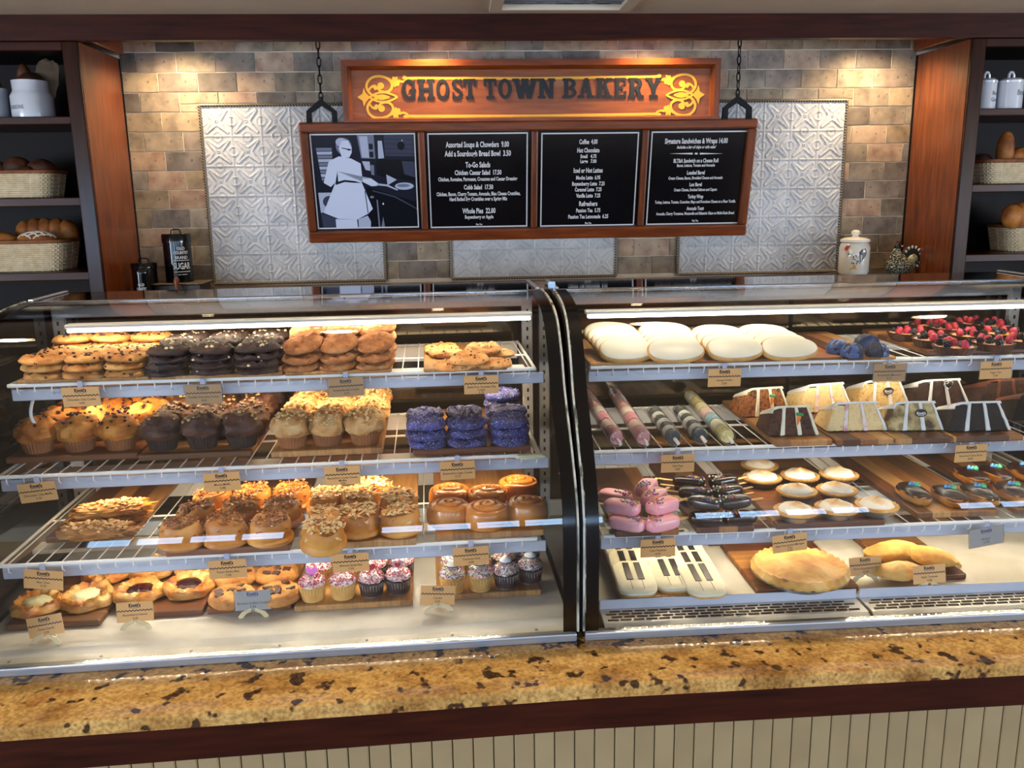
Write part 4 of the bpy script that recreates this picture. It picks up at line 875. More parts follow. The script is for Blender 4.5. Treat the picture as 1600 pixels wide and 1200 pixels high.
for a in ((FL, (25, 594), (232, 588), 0.70, ZL1, 'thin wooden board under the chocolate chip cookie stacks', M_bl, 0.010), (FL, (236, 588), (441, 582), 0.70, ZL1, 'thin wooden board under the dark chocolate cookie stacks', M_bl, 0.010),
          (FL, (445, 582), (612, 577), 0.70, ZL1, 'thin wooden board under the snickerdoodle stacks', M_bl, 0.010), (FL, (662, 576.5), (793, 573), 0.66, ZL1, 'small wooden board under seven flat speckled cookies', M_bl, 0.010),
          (FL, (12, 713), (212, 710), 0.72, ZL2, 'wooden board under the golden chocolate chip muffins', M_bx), (FL, (216, 710), (392, 705), 0.72, ZL2, 'wooden board under the dark mocha muffins', M_bx),
          (FL, (424, 704), (598, 701), 0.72, ZL2, 'wooden board under the pale crumb-topped muffins', M_bl), (FL, (645, 702), (830, 696), 0.70, ZL2, 'wooden board under the blue sugar cookies', M_bx),
          (FL, (73, 837), (203, 836), 0.72, ZL3, 'dark wooden board under the almond bear claws', M_by), (FL, (258, 860), (452, 852), 0.72, ZL3, 'wooden board under the pecan sticky buns', M_bx),
          (FL, (478, 851), (651, 842), 0.72, ZL3, 'wooden board under the almond sticky buns', M_bl), (FL, (680, 835), (851, 828), 0.70, ZL3, 'wooden board under the cinnamon rolls', M_by),
          (FL, (6, 979), (157, 967), 0.60, ZL4, 'wooden board under the cream cheese danishes', M_bx), (FL, (180, 963), (318, 949), 0.60, ZL4, 'wooden board under the two berry danishes', M_bx), (FL, (322, 951), (455, 943), 0.60, ZL4, 'wooden board under the cookies with chocolate chunks', M_bx),
          (FL, (459, 949), (645, 936), 0.56, ZL4, 'wooden board under the pink and red sprinkled cupcakes', M_bl), (FL, (682, 932), (846, 920), 0.52, ZL4, 'wooden board under the rainbow sprinkled cupcakes', M_bl),
          (FR, (922, 568), (1078, 562), 0.72, ZR1, 'wooden board under the left two rows of white iced cookies', M_bl, 0.010), (FR, (1085, 563), (1318, 557), 0.72, ZR1, 'wooden board under the right two rows of white iced cookies', M_bx, 0.010),
          (FR, (1326, 559), (1400, 556), 0.74, ZR1, 'narrow wooden board under the blue macaroons', M_by, 0.010), (FR, (1458, 550), (1640, 540), 0.74, ZR1, 'thick wooden board under the berry tarts', M_bx, 0.016),
          (FR, (1212, 689), (1303, 687), 0.72, ZR2, 'wooden board under the two carrot cake slices', M_by), (FR, (1308, 688), (1398, 685), 0.72, ZR2, 'wooden board under the two yellow cake slices', M_by),
          (FR, (1402, 686), (1488, 683), 0.72, ZR2, 'wooden board under the two marbled cake slices', M_by), (FR, (1492, 683), (1600, 679), 0.72, ZR2, 'wooden board under the black chocolate cake slices', M_by),
          (FR, (961, 830), (1062, 827), 0.62, ZR3, 'wooden board under the pink cake popsicles', M_by), (FR, (1088, 824), (1180, 822), 0.66, ZR3, 'wooden board under the dark chocolate cake popsicles', M_by),
          (FR, (1215, 820), (1382, 810), 0.72, ZR3, 'wide wooden board under the meringue tarts', M_bx), (FR, (1433, 801), (1562, 797), 0.72, ZR3, 'dark wooden board under the row of eclairs', M_by), (FR, (1590, 796), (1690, 790), 0.72, ZR3, 'dark wooden board at the far right end of the eclairs', M_by),
          (FR, (968, 934), (1130, 928), 0.56, ZR4, 'pale wooden board under the piano key cookies', M_bl), (FR, (1184, 923), (1342, 914), 0.48, ZR4, 'wooden board under the whole pie', M_bx), (FR, (1412, 903), (1508, 894), 0.56, ZR4, 'wooden board under the golden turnovers', M_bx)): board(*a)
p = at_z(1200, 862, ZR4, FR); thing('cutting_board', 'wooden board lying behind the whole pie, under a card foot', 'cutting board', FR @ T(p.x, 0.59, ZR4+0.0092), 'wooden cutting boards in the cases', MB().bbox((0.34, 0.20, 0.017), 0.004, 2).mesh('cutting_board', M_bx))
p = at_z(1545, 852, ZR4+0.02, FR); thing('cutting_board', 'empty dark board with rounded corners at the back of the deck', 'cutting board', FR @ T(p.x-0.01, 0.60, ZR4+0.0092), 'wooden cutting boards in the cases', MB().bbox((0.26, 0.20, 0.017), 0.006, 3).mesh('cutting_board', M_by))

# ------------------------------------------------------------------ ways of naming which one
def nth(i, n, what='from the left'):
    if n == 1: return 'alone in its row'
    if i == 0: return 'at the left end'
    if i == n-1: return 'at the right end'
    return ['', 'second', 'third', 'fourth', 'fifth'][i]+' '+what
ROW = ['front row', 'second row', 'third row', 'fourth row', 'fifth row']
LAY = {1: ['only'], 2: ['bottom', 'top'], 3: ['bottom', 'middle', 'top'], 4: ['bottom', 'lower middle', 'upper middle', 'top']}
R = random.Random(11)

# ------------------------------------------------------------------ cookies
def cookie_mesh(r, h, seed, mats, amp=0.10, name='cookie', crack=0.0):
    prof = [(0.0008, 0), (r*0.6, 0.0), (r*0.9, h*0.06), (r*0.99, h*0.28), (r, h*0.45), (r*0.955, h*0.66), (r*0.88, h*0.82), (r*0.76, h*0.91), (r*0.62, h*0.96), (r*0.48, h*0.985), (r*0.33, h), (r*0.15, h*1.0), (0.0008, h)]
    def fn(t, rr, z):
        d = Vector((math.cos(t)*rr/r, math.sin(t)*rr/r, z/h)); q = noise.noise(d*1.4+Vector((seed*9.1, 0, 0))); q2 = noise.noise(d*4+Vector((0, seed*4.7, 0)))+0.7*noise.noise(d*11+Vector((seed*2.7, 1, 0)))
        k = 1+amp*0.55*q*(rr/r); z2 = z*(1+amp*1.6*q2+crack*abs(noise.noise(d*3.2+Vector((seed, 2, 5))))-crack*0.3) if z > h*0.3 else z
        return rr*k, z2
    m = MB(); m.lathe(prof, 40, fn); return m.mesh(name, mats)
def chips(n, r, h, seed, m, size=0.0055, name='chocolate_chips', side=0.25, dome=None):
    rd = random.Random(seed); b = MB()
    for i in range(n):
        t = rd.uniform(0, 2*PI); rr = r*math.sqrt(rd.uniform(0.02, 1.0))
        if dome: z, rr = dome(rr/r)
        elif rd.random() < side: rr = r*0.99; z = h*rd.uniform(0.3, 0.7)
        else: rr *= 0.82; z = h*(0.985-0.12*(rr/r)**4)
        s = size*rd.uniform(0.6, 1.25); M = Euler((rd.uniform(-.5, .5), rd.uniform(-.5, .5), rd.uniform(0, 6))).to_matrix().to_4x4()
        b.blob(s, s*rd.uniform(.7, 1), s*0.7, 0.25, 2, i, 6, 4, M=T(rr*math.cos(t), rr*math.sin(t), z) @ M)
    return b.mesh(name, m)
M_cc = mat('golden_cookie', ['a0622a', 'bf823e', 'd29c56'], 0.7, scale=26, detail=6, bump=0.9, bscale=120, vary=0.12)
M_dc = mat('dark_cocoa_cookie', ['1c0f0b', '2e1a13', '3b241b'], 0.7, scale=25, detail=5, bump=0.6, bscale=110, vary=0.15)
M_sn = mat('cinnamon_sugar_cookie', ['8a5028', 'ad6c38', 'c58a54'], 0.75, scale=30, detail=7, bump=1.0, bscale=140, vary=0.1)
M_gf = mat('speckled_cookie', ['b0763a', 'c98e50', 'd7a468'], 0.75, scale=24, detail=5, bump=0.5, bscale=120, vary=0.08, speck=('5a3a20', 90, 0.60))
M_bl_ck = mat('blue_sugar_cookie', ['23244f', '33356f', '454a92'], 0.6, scale=30, detail=5, bump=0.8, bscale=220, vary=0.1, speck=('aab0ea', 300, 0.60))
M_choc = mat('chocolate_chip', '34190f', 0.4); M_wchip = mat('white_chip', ['d9c49a', 'c9b184'], 0.5, scale=40); M_caramel = mat('peanut_chip', ['c08a4c', 'd8ab74'], 0.5, scale=40)
def cookie_protos(nm, r, h, m, cm=None, n=12, amp=0.1, size=0.0055, crack=0.0, cname='chocolate_chips'):
    out = []
    for s in range(4):
        ps = [part(cname, chips(n, r, h, s+3, cm, size, cname), 'stuff')] if cm else []
        out.append(Proto(nm, cookie_mesh(r, h, s+1+len(nm), m, amp, nm, crack), ps))
    return out
def stacks(protos, key, what, cat, grp, F, front, dn, rows, heights, zb, h, pitch=None, leanx=0.05, ref=None, dx=0.0):
    """front: pixels of the base centres of the front row; further rows stand dn deeper"""
    base = [at_z(px, py, zb, F) for px, py in front]
    n0 = sum(b.y for b in base)/len(base)
    for r_ in range(rows):
        for c, b in enumerate(base):
            nl = heights[r_] if isinstance(heights, (list, tuple)) else heights
            z = zb
            for l in range(nl):
                pr = protos[R.randrange(len(protos))]; tx = R.uniform(-0.03, 0.03); ty = R.uniform(-0.03, 0.03)
                if l == nl-1: tx += R.uniform(-leanx, leanx*0.4); ty += R.uniform(-leanx, leanx)
                lb = f"{what}, {LAY[nl][l]} of its stack, {nth(c, len(base))}, {ROW[r_]}" if nl > 1 else f"{what}, {nth(c, len(base))}, {ROW[r_]}"
                pr.put(lb, cat, grp, F @ T(b.x+R.uniform(-.005, .005)+dx*r_, n0+dn*r_+R.uniform(-.004, .004), z+0.0003) @ RX(tx) @ RY(ty) @ RZ(R.uniform(0, 6.28)))
                z += h*0.93+0.0008
CK = 'cookie'
ch_ = cookie_protos('chocolate_chip_cookie', 0.056, 0.0205, M_cc, M_choc, 16, 0.17, 0.0052, 0.25)
stacks(ch_, 0, 'golden chocolate chip cookie', CK, 'stacked chocolate chip cookies', FL, [(70, 591), (137, 588), (204, 585)], 0.103, 3, [3, 3, 4], ZL1+0.0105, 0.0205)
dk_ = cookie_protos('dark_chocolate_cookie', 0.056, 0.0215, M_dc, M_wchip, 13, 0.22, 0.0046, 0.4, 'white_chips')
stacks(dk_, 0, 'dark chocolate cookie', CK, 'stacked dark chocolate cookies', FL, [(267, 585), (335, 583), (404, 581)], 0.105, 3, [4, 4, 4], ZL1+0.0105, 0.0185)
sn_ = cookie_protos('snickerdoodle', 0.053, 0.0205, M_sn, None, 0, 0.20, crack=0.35)
base = [at_z(px, py, ZL1+0.0105, FL) for px, py in ((474, 577.5), (531, 576), (588, 574.5))]
for r_ in range(2):
    for c, b in enumerate(base):
        z = ZL1+0.0108
        for l in range(4 if r_ else 3):
            top = l >= 2
            nl = 4 if r_ else 3
            sn_[(c+l+r_) % 4].put(f"cinnamon brown snickerdoodle, {LAY[nl][l]} of its stack, {nth(c, 3)}, {ROW[r_]}", CK, 'stacked snickerdoodles', FL @ T(b.x-0.004+0.002*l, b.y+0.02+0.10*r_+(0.010 if top else 0), z+(0.008 if top else 0)) @ RX(0.10+0.08*l if not top else 0.30) @ RY(R.uniform(-.08, -.02)*(1+top)) @ RZ(R.uniform(0, 6)))
            z += 0.0235
gf_ = cookie_protos('speckled_cookie', 0.0505, 0.020, M_gf, M_choc, 10, 0.20, 0.0034, 0.35)
for px, py, dz, lb in ((708, 567, 0, 'flat speckled cookie at the front left of the small board'), (772, 564, 0, 'flat speckled cookie at the front right of the small board'), (697, 548, 0.0, 'flat speckled cookie at the left edge of the small board, behind the front'), (733, 556, 0.021, 'flat speckled cookie lying across the others on the small board'),
                     (776, 549, 0.0, 'flat speckled cookie at the right edge of the small board, behind the front'), (690, 541, 0.004, 'pale speckled cookie at the back left of the small board'), (755, 541, 0.021, 'pale speckled cookie on top at the back of the small board')):
    p = at_z(px, py, ZL1+0.026+dz, FL); gf_[R.randrange(4)].put(lb, CK, 'speckled cookies on the small board', FL @ T(p.x, p.y, ZL1+0.0108+dz) @ RX(R.uniform(-.05, .05)+(0.05 if dz else 0)) @ RZ(R.uniform(0, 6)))
bk_ = cookie_protos('blue_sugar_cookie', 0.0545, 0.0265, M_bl_ck, None, 0, 0.20, crack=0.3)
stacks(bk_, 0, 'deep blue sugar cookie', CK, 'stacked blue sugar cookies', FL, [(667, 697), (731, 694), (797, 691)], 0.105, 2, [3, 3], ZL2+BT+0.0005, 0.026)
p = at_z(790, 640, ZL2+0.09, FL); base_b = [at_z(px, py, ZL2+BT, FL) for px, py in ((667, 697), (731, 694), (797, 691))]
bz = ZL2+BT+0.0008
for l in range(4): bk_[l % 4].put(f"bright blue sugar cookie, {LAY[4][l]} of the last stack at the back right", CK, 'stacked blue sugar cookies', FL @ T(base_b[2].x-0.003, base_b[2].y+0.213, bz+l*0.0245) @ RZ(l*1.3))

# ------------------------------------------------------------------ muffins
M_mc = mat('golden_muffin', ['a65a1c', 'c87c2c', 'd89844'], 0.6, scale=18, detail=6, bump=0.8, bscale=80, vary=0.08); M_mm = mat('mocha_muffin', ['2a1610', '43261b', '553426'], 0.65, scale=20, detail=5, bump=0.6, bscale=100, vary=0.12)
M_mb = mat('crumb_muffin', ['ad7a42', 'c69458', 'd8b07a'], 0.75, scale=30, detail=6, bump=0.9, bscale=95, vary=0.07)
M_cupb = mat('brown_paper_cup', ['7c4a28', '92592f', 'a56a3a'], 0.7, scale=14); M_cupd = mat('dark_paper_cup', ['1e100b', '2c1912'], 0.6, scale=14); M_crumb = mat('sugar_crumb', ['c9a366', 'ddbd86', 'b98c4c'], 0.8, scale=60)
def cup(r0, r1, h, m, name='paper_cup', pl=30, amp=0.035):
    b = MB(); seg = pl*2
    b.lathe([(0.001, 0), (r0, 0), (r0+(r1-r0)*0.5, h*0.5), (r1, h), (r1*0.9, h)], seg, lambda t, r, z: (r*(1+amp*(1 if int(round(t/(2*PI)*seg)) % 2 else -1)*(0.3+0.7*z/h)) if r > 0.01 else r, z)); return b.mesh(name, m, False)
def muffin(nm, m, cm, seed, kind):
    r, h0, H = 0.0565, 0.040, 0.050
    b = MB(); b.blob(r, r, H, 0.22, 2.0, seed, 40, 24, flat=0.28, pw=0.9, oct2=0.10 if kind != 'crumb' else 0.15, M=T(0, 0, h0+H*0.28-0.006), fn=lambda x, y, z: (x*(1-0.18*max(0, -z/H)*3), y*(1-0.18*max(0, -z/H)*3), z))
    top = b.mesh('muffin_top', m); ps = [part('paper_cup', cup(0.036, 0.047, 0.046, cm)), part('muffin_top', top)]
    rd = random.Random(seed)
    def dome(q): a = math.asin(min(1, q*0.95)); e = Vector((0, 0, 0)); return h0+H*0.26+H*math.cos(a)*1.03, r*math.sin(a)*1.03
    if kind == 'chip': ps.append(part('chocolate_chips', chips(22, r, 0, seed+5, M_choc, 0.0060, dome=dome), 'stuff'))
    elif kind == 'mocha': ps.append(part('nut_chips', chips(16, r*0.8, 0, seed+5, M_caramel, 0.0052, 'nut_chips', dome=dome), 'stuff'))
    elif kind == 'curl': ps.append(part('chocolate_curls', chips(46, r*0.75, 0, seed+5, mat('chocolate_curl', ['3b2316', '6b4a2c', '24130c'], 0.4, scale=60), 0.0068, 'chocolate_curls', dome=dome), 'stuff'))
    else: ps.append(part('crumbs', chips(70, r, 0, seed+5, M_crumb, 0.0046, 'crumbs', dome=dome), 'stuff'))
    return Proto(nm, None, ps)
mu = [muffin('chocolate_chip_muffin', M_mc, M_cupb, s, 'chip') for s in range(1, 5)]; mo = [muffin('mocha_muffin', M_mm, M_cupd, s, 'mocha') for s in range(5, 8)]; moc = [muffin('mocha_muffin', M_mm, M_cupd, s, 'curl') for s in range(8, 10)]; mb_ = [muffin('crumb_muffin', M_mb, M_cupb, s, 'crumb') for s in range(10, 14)]
def grid(protos, what, cat, grp, F, front, rows, dn, zb, dx=(0, 0, 0, 0), pick=None, tilt=0.0, jit=0.004, skip=(), sc_=1.0, extra=None):
    base = [at_z(px, py, zb, F) for px, py in front]; n0 = sum(b.y for b in base)/len(base)
    for r_ in range(rows):
        for c, b in enumerate(base):
            if (r_, c) in skip: continue
            pr = pick(r_, c) if pick else protos[R.randrange(len(protos))]; w_ = what(r_, c) if callable(what) else what
            if isinstance(pr, Proto) is False: continue
            pr.put(f"{w_}, {nth(c, len(base))}, {ROW[r_]}", cat, grp, F @ T(b.x+dx[r_]+R.uniform(-jit, jit), n0+dn*r_+R.uniform(-jit, jit), zb+0.0004+tilt*0.03) @ RX(R.uniform(-tilt, tilt)) @ RY(R.uniform(-tilt, tilt)) @ RZ(R.uniform(0, 6.28)) @ Matrix.Scale(sc_, 4))
ZB2 = ZL2+BT
grid(mu, 'golden chocolate chip muffin', 'muffin', 'chocolate chip muffins', FL, [(63, 704), (125, 703), (190, 700)], 4, 0.108, ZB2, (0, 0.012, 0.022, 0.03), sc_=0.97)
grid(mo, lambda r_, c: 'dark mocha muffin with chocolate curls' if r_ == 1 else 'dark mocha muffin with nut chips', 'muffin', 'mocha muffins', FL, [(258, 700), (317, 698), (378, 696)], 4, 0.108, ZB2, (0, 0.004, 0.008, 0.012), pick=lambda r_, c: (moc if r_ == 1 else mo)[c % 2], sc_=0.97)
grid(mb_, 'pale crumb-topped muffin', 'muffin', 'crumb muffins', FL, [(459, 696), (513, 694), (570, 691)], 4, 0.108, ZB2, (0, 0.006, 0.010, 0.012), sc_=0.96)

# ------------------------------------------------------------------ sticky buns, cinnamon rolls, bear claws
M_dough = mat('baked_dough', ['a05a1a', 'c68434', 'dca552'], 0.5, scale=12, detail=5, bump=0.6, bscale=60, vary=0.07, ramp=(0.3, 0.7)); M_pec = mat('pecan_bits', ['7a4420', '9c6231', 'b98048'], 0.35, scale=50, vary=0.05); M_alm = mat('almond_slices', ['dbb474', 'eccb92', 'c08a4c'], 0.45, scale=60, vary=0.05)
def bun(nm, nutm, seed, kind):
    r, H = 0.0525, 0.060; b = MB()
    b.lathe([(0.001, 0), (r*0.98, 0), (r*1.12, H*0.12), (r*1.10, H*0.25), (r*0.96, H*0.36), (r*0.98, H*0.6), (r*0.95, H*0.85), (r*0.86, H*0.97), (r*0.6, H*1.01), (0.001, H)], 28,
            lambda t, rr, z: (rr*(1+0.10*noise.noise(Vector((math.cos(t)*1.3, math.sin(t)*1.3, z*30+seed*5)))), z+0.006*noise.noise(Vector((math.cos(t), math.sin(t), seed)))*z/H*2+0.10*math.cos(t-seed)*rr*z/H))
    rd = random.Random(seed); nb_ = MB()
    for i in range(110 if kind == 'pecan' else 95):
        t = rd.uniform(0, 6.28); rr = r*0.88*math.sqrt(rd.random()); z = H*1.03+0.10*math.cos(t-seed)*rr+rd.uniform(0, 0.005)
        if rd.random() < 0.10: rr = r*0.98; z = H*rd.uniform(0.6, 0.9)
        e = Euler((rd.uniform(-.7, .7), rd.uniform(-.7, .7), rd.uniform(0, 6))).to_matrix().to_4x4()
        if kind == 'pecan': nb_.octa((rr*math.cos(t), rr*math.sin(t), z), (rd.uniform(.004, .0065), .0034, .003), e)
        else: nb_.octa((rr*math.cos(t), rr*math.sin(t), z), (rd.uniform(.0075, .0105), .0052, .0014), e)
    gl = MB(); gl.lathe([(0.001, H*0.985), (r*0.72, H*0.985), (r*0.83, H*0.965), (r*0.70, H*1.012), (0.001, H*1.02)], 20, lambda t, rr, z: (rr*(1+0.08*math.sin(3*t+seed)), z+0.10*math.cos(t-seed)*rr))
    return Proto(nm, None, [part('bun', b.mesh('bun', M_dough)), part('glaze', gl.mesh('glaze', mat('nut_glaze', ['8a5324', 'a86c34'], 0.25, scale=30))), part('pecan_pieces' if kind == 'pecan' else 'almond_slices', nb_.mesh('nuts', nutm, False), 'stuff')])
pe = [bun('pecan_sticky_bun', M_pec, s, 'pecan') for s in range(3)]; al = [bun('almond_sticky_bun', M_alm, s+4, 'almond') for s in range(3)]
ZB3 = ZL3+BT
def place(pr, lb, cat, grp, F, px, py, zref, zb, rot=None, tx=0, ty=0, s=1.0, dn=0.0):
    p = at_z(px, py, zref, F); return pr.put(lb, cat, grp, F @ T(p.x, p.y+dn, zb+0.0004) @ RX(tx) @ RY(ty) @ RZ(R.uniform(0, 6.28) if rot is None else rot) @ Matrix.Scale(s, 4))
grid(pe, 'golden pecan sticky bun', 'pastry', 'pecan sticky buns', FL, [(286, 851), (356, 849), (424, 845)], 3, 0.118, ZB3, (0, 0.012, 0.02), tilt=0.02)
for (px, py, lb, tx) in ((505, 822, 'tilted almond sticky bun sliding off the front of its board', 0.22), (560, 799, 'almond sticky bun in the middle of the front row', 0), (624, 797, 'almond sticky bun at the right end of the front row', 0), (513, 798, 'almond sticky bun behind the tilted one, at the left', -0.06), (622, 775, 'almond sticky bun at the right end of the second row', 0), (562, 771, 'almond sticky bun in the middle of the second row', 0), (512, 770, 'almond sticky bun at the back left', 0), (583, 755, 'almond sticky bun at the back, beside a bare board', 0)):
    place(al[R.randrange(3)], lb, 'pastry', 'almond sticky buns', FL, px, py, ZB3+0.060, ZB3+(0.008 if tx > 0.1 else 0.001), tx=tx)
M_cinn = mat('cinnamon_filling', ['4a1c0c', '5f2912'], 0.3, scale=30); M_roll = mat('cinnamon_dough', ['9c5018', 'c07428', 'd48e44'], 0.28, scale=9, detail=4, vary=0.08, coat=0.3)
def croll(seed):
    r, H = 0.056, 0.060; nt_, nr = 72, 12; vs = []; turns = 2.6
    def hz(rr, t):
        q = rr/r; ph = (q*turns-t/(2*PI)-seed*0.3) % 1.0; return H*(0.80+0.22*(1-q*q))-0.008*max(0, 1-abs(ph-0.5)/0.20)+0.002*noise.noise(Vector((math.cos(t), math.sin(t), seed)))
    prof = [(0.001, 0), (r*0.94, 0), (r*1.02, H*0.15), (r*1.03, H*0.4), (r, H*0.66), (r*0.96, H*0.79)]+[(r*(0.92-0.04*i), None) for i in range(22)]+[(0.001, None)]
    b = MB(); b.lathe([(a, 0 if z is None else z) for a, z in prof], nt_, None)
    n = len(prof); v2 = []
    for i, (a, z) in enumerate(prof):
        for k in range(nt_): x, y, zz = b.v[i*nt_+k]; v2.append((x, y, hz(a, 2*PI*k/nt_)) if z is None else (x*(1+0.02*math.sin(3*2*PI*k/nt_+seed)), y, zz))
    b.v = v2
    sp = MB(); pts = []
    for i in range(70):
        t = i/69*2*PI*(turns-0.35); q = ((0.5+t/(2*PI)+seed*0.3 % 1)/turns); q = (0.5+t/(2*PI))/turns
        if q > 0.93: break
        tt = t-seed*0.3*2*PI; pts.append((r*q*math.cos(tt), r*q*math.sin(tt), hz(r*q, tt)+0.0012))
    sp.tube(pts, [0.0022+0.0016*i/len(pts) for i in range(len(pts))], 6)
    return Proto('cinnamon_roll', None, [part('roll', b.mesh('roll', M_roll)), part('cinnamon_swirl', sp.mesh('cinnamon_swirl', M_cinn))])
cr_ = [croll(s) for s in range(3)]
for i, (px, py, lb) in enumerate(((700, 783, 'cinnamon roll at the front left'), (760, 786, 'cinnamon roll in the middle of the front row'), (822, 778, 'cinnamon roll at the front right'), (702, 759, 'cinnamon roll at the back left'), (762, 761, 'cinnamon roll in the middle, behind the front row'), (809, 746, 'cinnamon roll at the back right'))):
    place(cr_[i % 3], 'glazed brown '+lb+' of its board', 'pastry', 'cinnamon rolls', FL, px, py, ZB3+0.060, ZB3, dn=0.0, s=1.02)
def claw(seed):
    b = MB(); b.blob(0.098, 0.046, 0.017, 0.34, 3.4, seed, 48, 20, flat=0.5, pw=0.8, oct2=0.20, M=T(0, 0, 0.0085)); rd = random.Random(seed); a = MB()
    for i in range(120):
        x, y = rd.uniform(-0.085, 0.085), rd.uniform(-0.04, 0.04)
        if (x/0.09)**2+(y/0.042)**2 > 1: continue
        a.octa((x, y, 0.0085+0.0175*math.sqrt(max(0.05, 1-(x/.1)**2-(y/.046)**2))+0.0045), (0.0085, 0.0058, 0.0013), Euler((rd.uniform(-.6, .6), rd.uniform(-.6, .6), rd.uniform(0, 6))).to_matrix().to_4x4())
    return Proto('bear_claw', None, [part('pastry', b.mesh('pastry', M_dough)), part('almond_slices', a.mesh('almond_slices', M_alm, False), 'stuff')])
cl = [claw(s) for s in (2, 5)]
place(cl[0], 'flat almond-strewn bear claw lying alone at the front of its board', 'pastry', 'bear claws', FL, 151, 823, ZB3+0.02, ZB3, rot=-0.08, s=1.0)
place(cl[1], 'lower of two stacked almond bear claws behind the single one', 'pastry', 'bear claws', FL, 168, 801, ZB3+0.02, ZB3, rot=0.02, s=1.02); place(cl[0], 'upper of two stacked almond bear claws behind the single one', 'pastry', 'bear claws', FL, 174, 787, ZB3+0.05, ZB3+0.026, rot=0.10, s=1.0, ty=-0.04)

# ------------------------------------------------------------------ danishes, stuffed cookies, cupcakes on the deck
M_dan = mat('danish_crust', ['96501a', 'c27c30', 'dba050', 'e8bd78'], 0.42, scale=18, detail=6, bump=1.0, bscale=45, vary=0.05, stretch=(1, 1, 2.5), coat=0.15)
def danish(seed, fm, fname, nm):
    r, H = 0.069, 0.034; b = MB()
    b.lathe([(0.001, 0), (r*0.8, 0), (r*0.98, H*0.25), (r, H*0.5), (r*0.93, H*0.85), (r*0.78, H), (r*0.64, H*0.88), (r*0.54, H*0.70), (r*0.3, H*0.60), (0.001, H*0.60)], 64,
            lambda t, rr, z: (rr*(1+0.16*noise.noise(Vector((math.cos(t)*1.3, math.sin(t)*1.3, seed*3)))+0.025*math.sin(9*t+rr*120)), z*(1+0.34*noise.noise(Vector((math.cos(t)*2, math.sin(t)*2, seed*3+rr*20)))+0.16*noise.noise(Vector((math.cos(t)*7, math.sin(t)*7, seed*3+rr*90)))+0.07*math.sin(14*t+rr*160))))
    f = MB(); f.blob(r*0.52, r*0.50, 0.011, 0.2, 3, seed, 24, 12, flat=0.3, oct2=0.06, M=T(0, 0, H*0.66))
    return Proto(nm, None, [part('crust', b.mesh('crust', M_dan)), part(fname, f.mesh(fname, fm))])
dch = [danish(s, mat('cream_cheese', ['e3d8a8', 'ece3ba'], 0.5, scale=20), 'cheese_filling', 'cheese_danish') for s in (1, 2)]; dbe = [danish(s, mat('berry_jam', ['1d0709', '330c10', '480f14'], 0.12, scale=70, bump=0.6, bscale=150), 'berry_filling', 'berry_danish') for s in (3, 4)]
ZB4 = ZL4+BT
place(dch[0], 'glossy danish with pale cheese centre at the left end of the deck', 'pastry', 'cheese danishes', FL, 58, 941, ZB4+0.022, ZB4, s=1.0); place(dch[1], 'danish with pale cheese centre right of the leftmost danish', 'pastry', 'cheese danishes', FL, 136, 930, ZB4+0.022, ZB4, dn=0.0, s=1.0, tx=0.10)
place(dch[0], 'cheese danish half hidden in the second row under the shelf', 'pastry', 'cheese danishes', FL, 160, 899, ZB4+0.022, ZB4, dn=0.03)
place(dbe[0], 'danish with dark berry centre behind its price card', 'pastry', 'berry danishes', FL, 219, 921, ZB4+0.022, ZB4); place(dbe[1], 'danish with dark berry centre left of the chunk cookies', 'pastry', 'berry danishes', FL, 294, 914, ZB4+0.022, ZB4, dn=0.004, tx=0.06)
place(dbe[0], 'berry danish of the second row, behind the left one', 'pastry', 'berry danishes', FL, 236, 889, ZB4+0.022, ZB4, dn=0.02); place(dbe[1], 'berry danish of the second row, behind the right one', 'pastry', 'berry danishes', FL, 306, 884, ZB4+0.022, ZB4, dn=0.02)
def chunk_cookie(seed):
    r, H = 0.063, 0.034; rd = random.Random(seed); ps = []
    for i in range(6):
        t = i*1.05+rd.uniform(-.3, .3); rr = r*rd.uniform(0.35, 0.66) if i else 0
        ps.append(part('chocolate_chunk', MB().bbox((rd.uniform(.018, .026), rd.uniform(.016, .022), .008), 0.002, M=T(rr*math.cos(t), rr*math.sin(t), H*0.98) @ Euler((rd.uniform(-.3, .3), rd.uniform(-.3, .3), rd.uniform(0, 3))).to_matrix().to_4x4()).mesh('chocolate_chunk', mat('chocolate_chunk', ['3a1d12', '4a281a'], 0.4, scale=40))))
    return Proto('stuffed_cookie', cookie_mesh(r, H, seed, M_cc, 0.08, 'stuffed_cookie'), ps)
sk = [chunk_cookie(s) for s in (21, 22, 23)]
place(sk[0], 'thick cookie with chocolate chunks beside the berry danish', CK, 'thick stuffed cookies', FL, 362, 922, ZB4+0.034, ZB4); place(sk[1], 'thick cookie with chocolate chunks beside the pink cupcakes', CK, 'thick stuffed cookies', FL, 434, 918, ZB4+0.034, ZB4); place(sk[2], 'thick cookie with chocolate chunks in the second row', CK, 'thick stuffed cookies', FL, 432, 890, ZB4+0.034, ZB4, dn=0.01); place(sk[0], 'thick stuffed cookie half hidden behind the price tag in the second row', CK, 'thick stuffed cookies', FL, 365, 895, ZB4+0.034, ZB4, dn=0.01)
M_cupy = mat('pale_paper_cup', ['c99f57', 'd8b36c'], 0.6, scale=12); M_foil = mat('silver_pleat_cup', ['3a2f2c', '8f8b88', '4a3f3b'], 0.35, scale=30, metal=0.4); M_vcake = mat('vanilla_cake', ['c98f45', 'd8a55c'], 0.7, scale=30); M_ccake = mat('chocolate_cake', ['24120c', '341c13'], 0.7, scale=30)
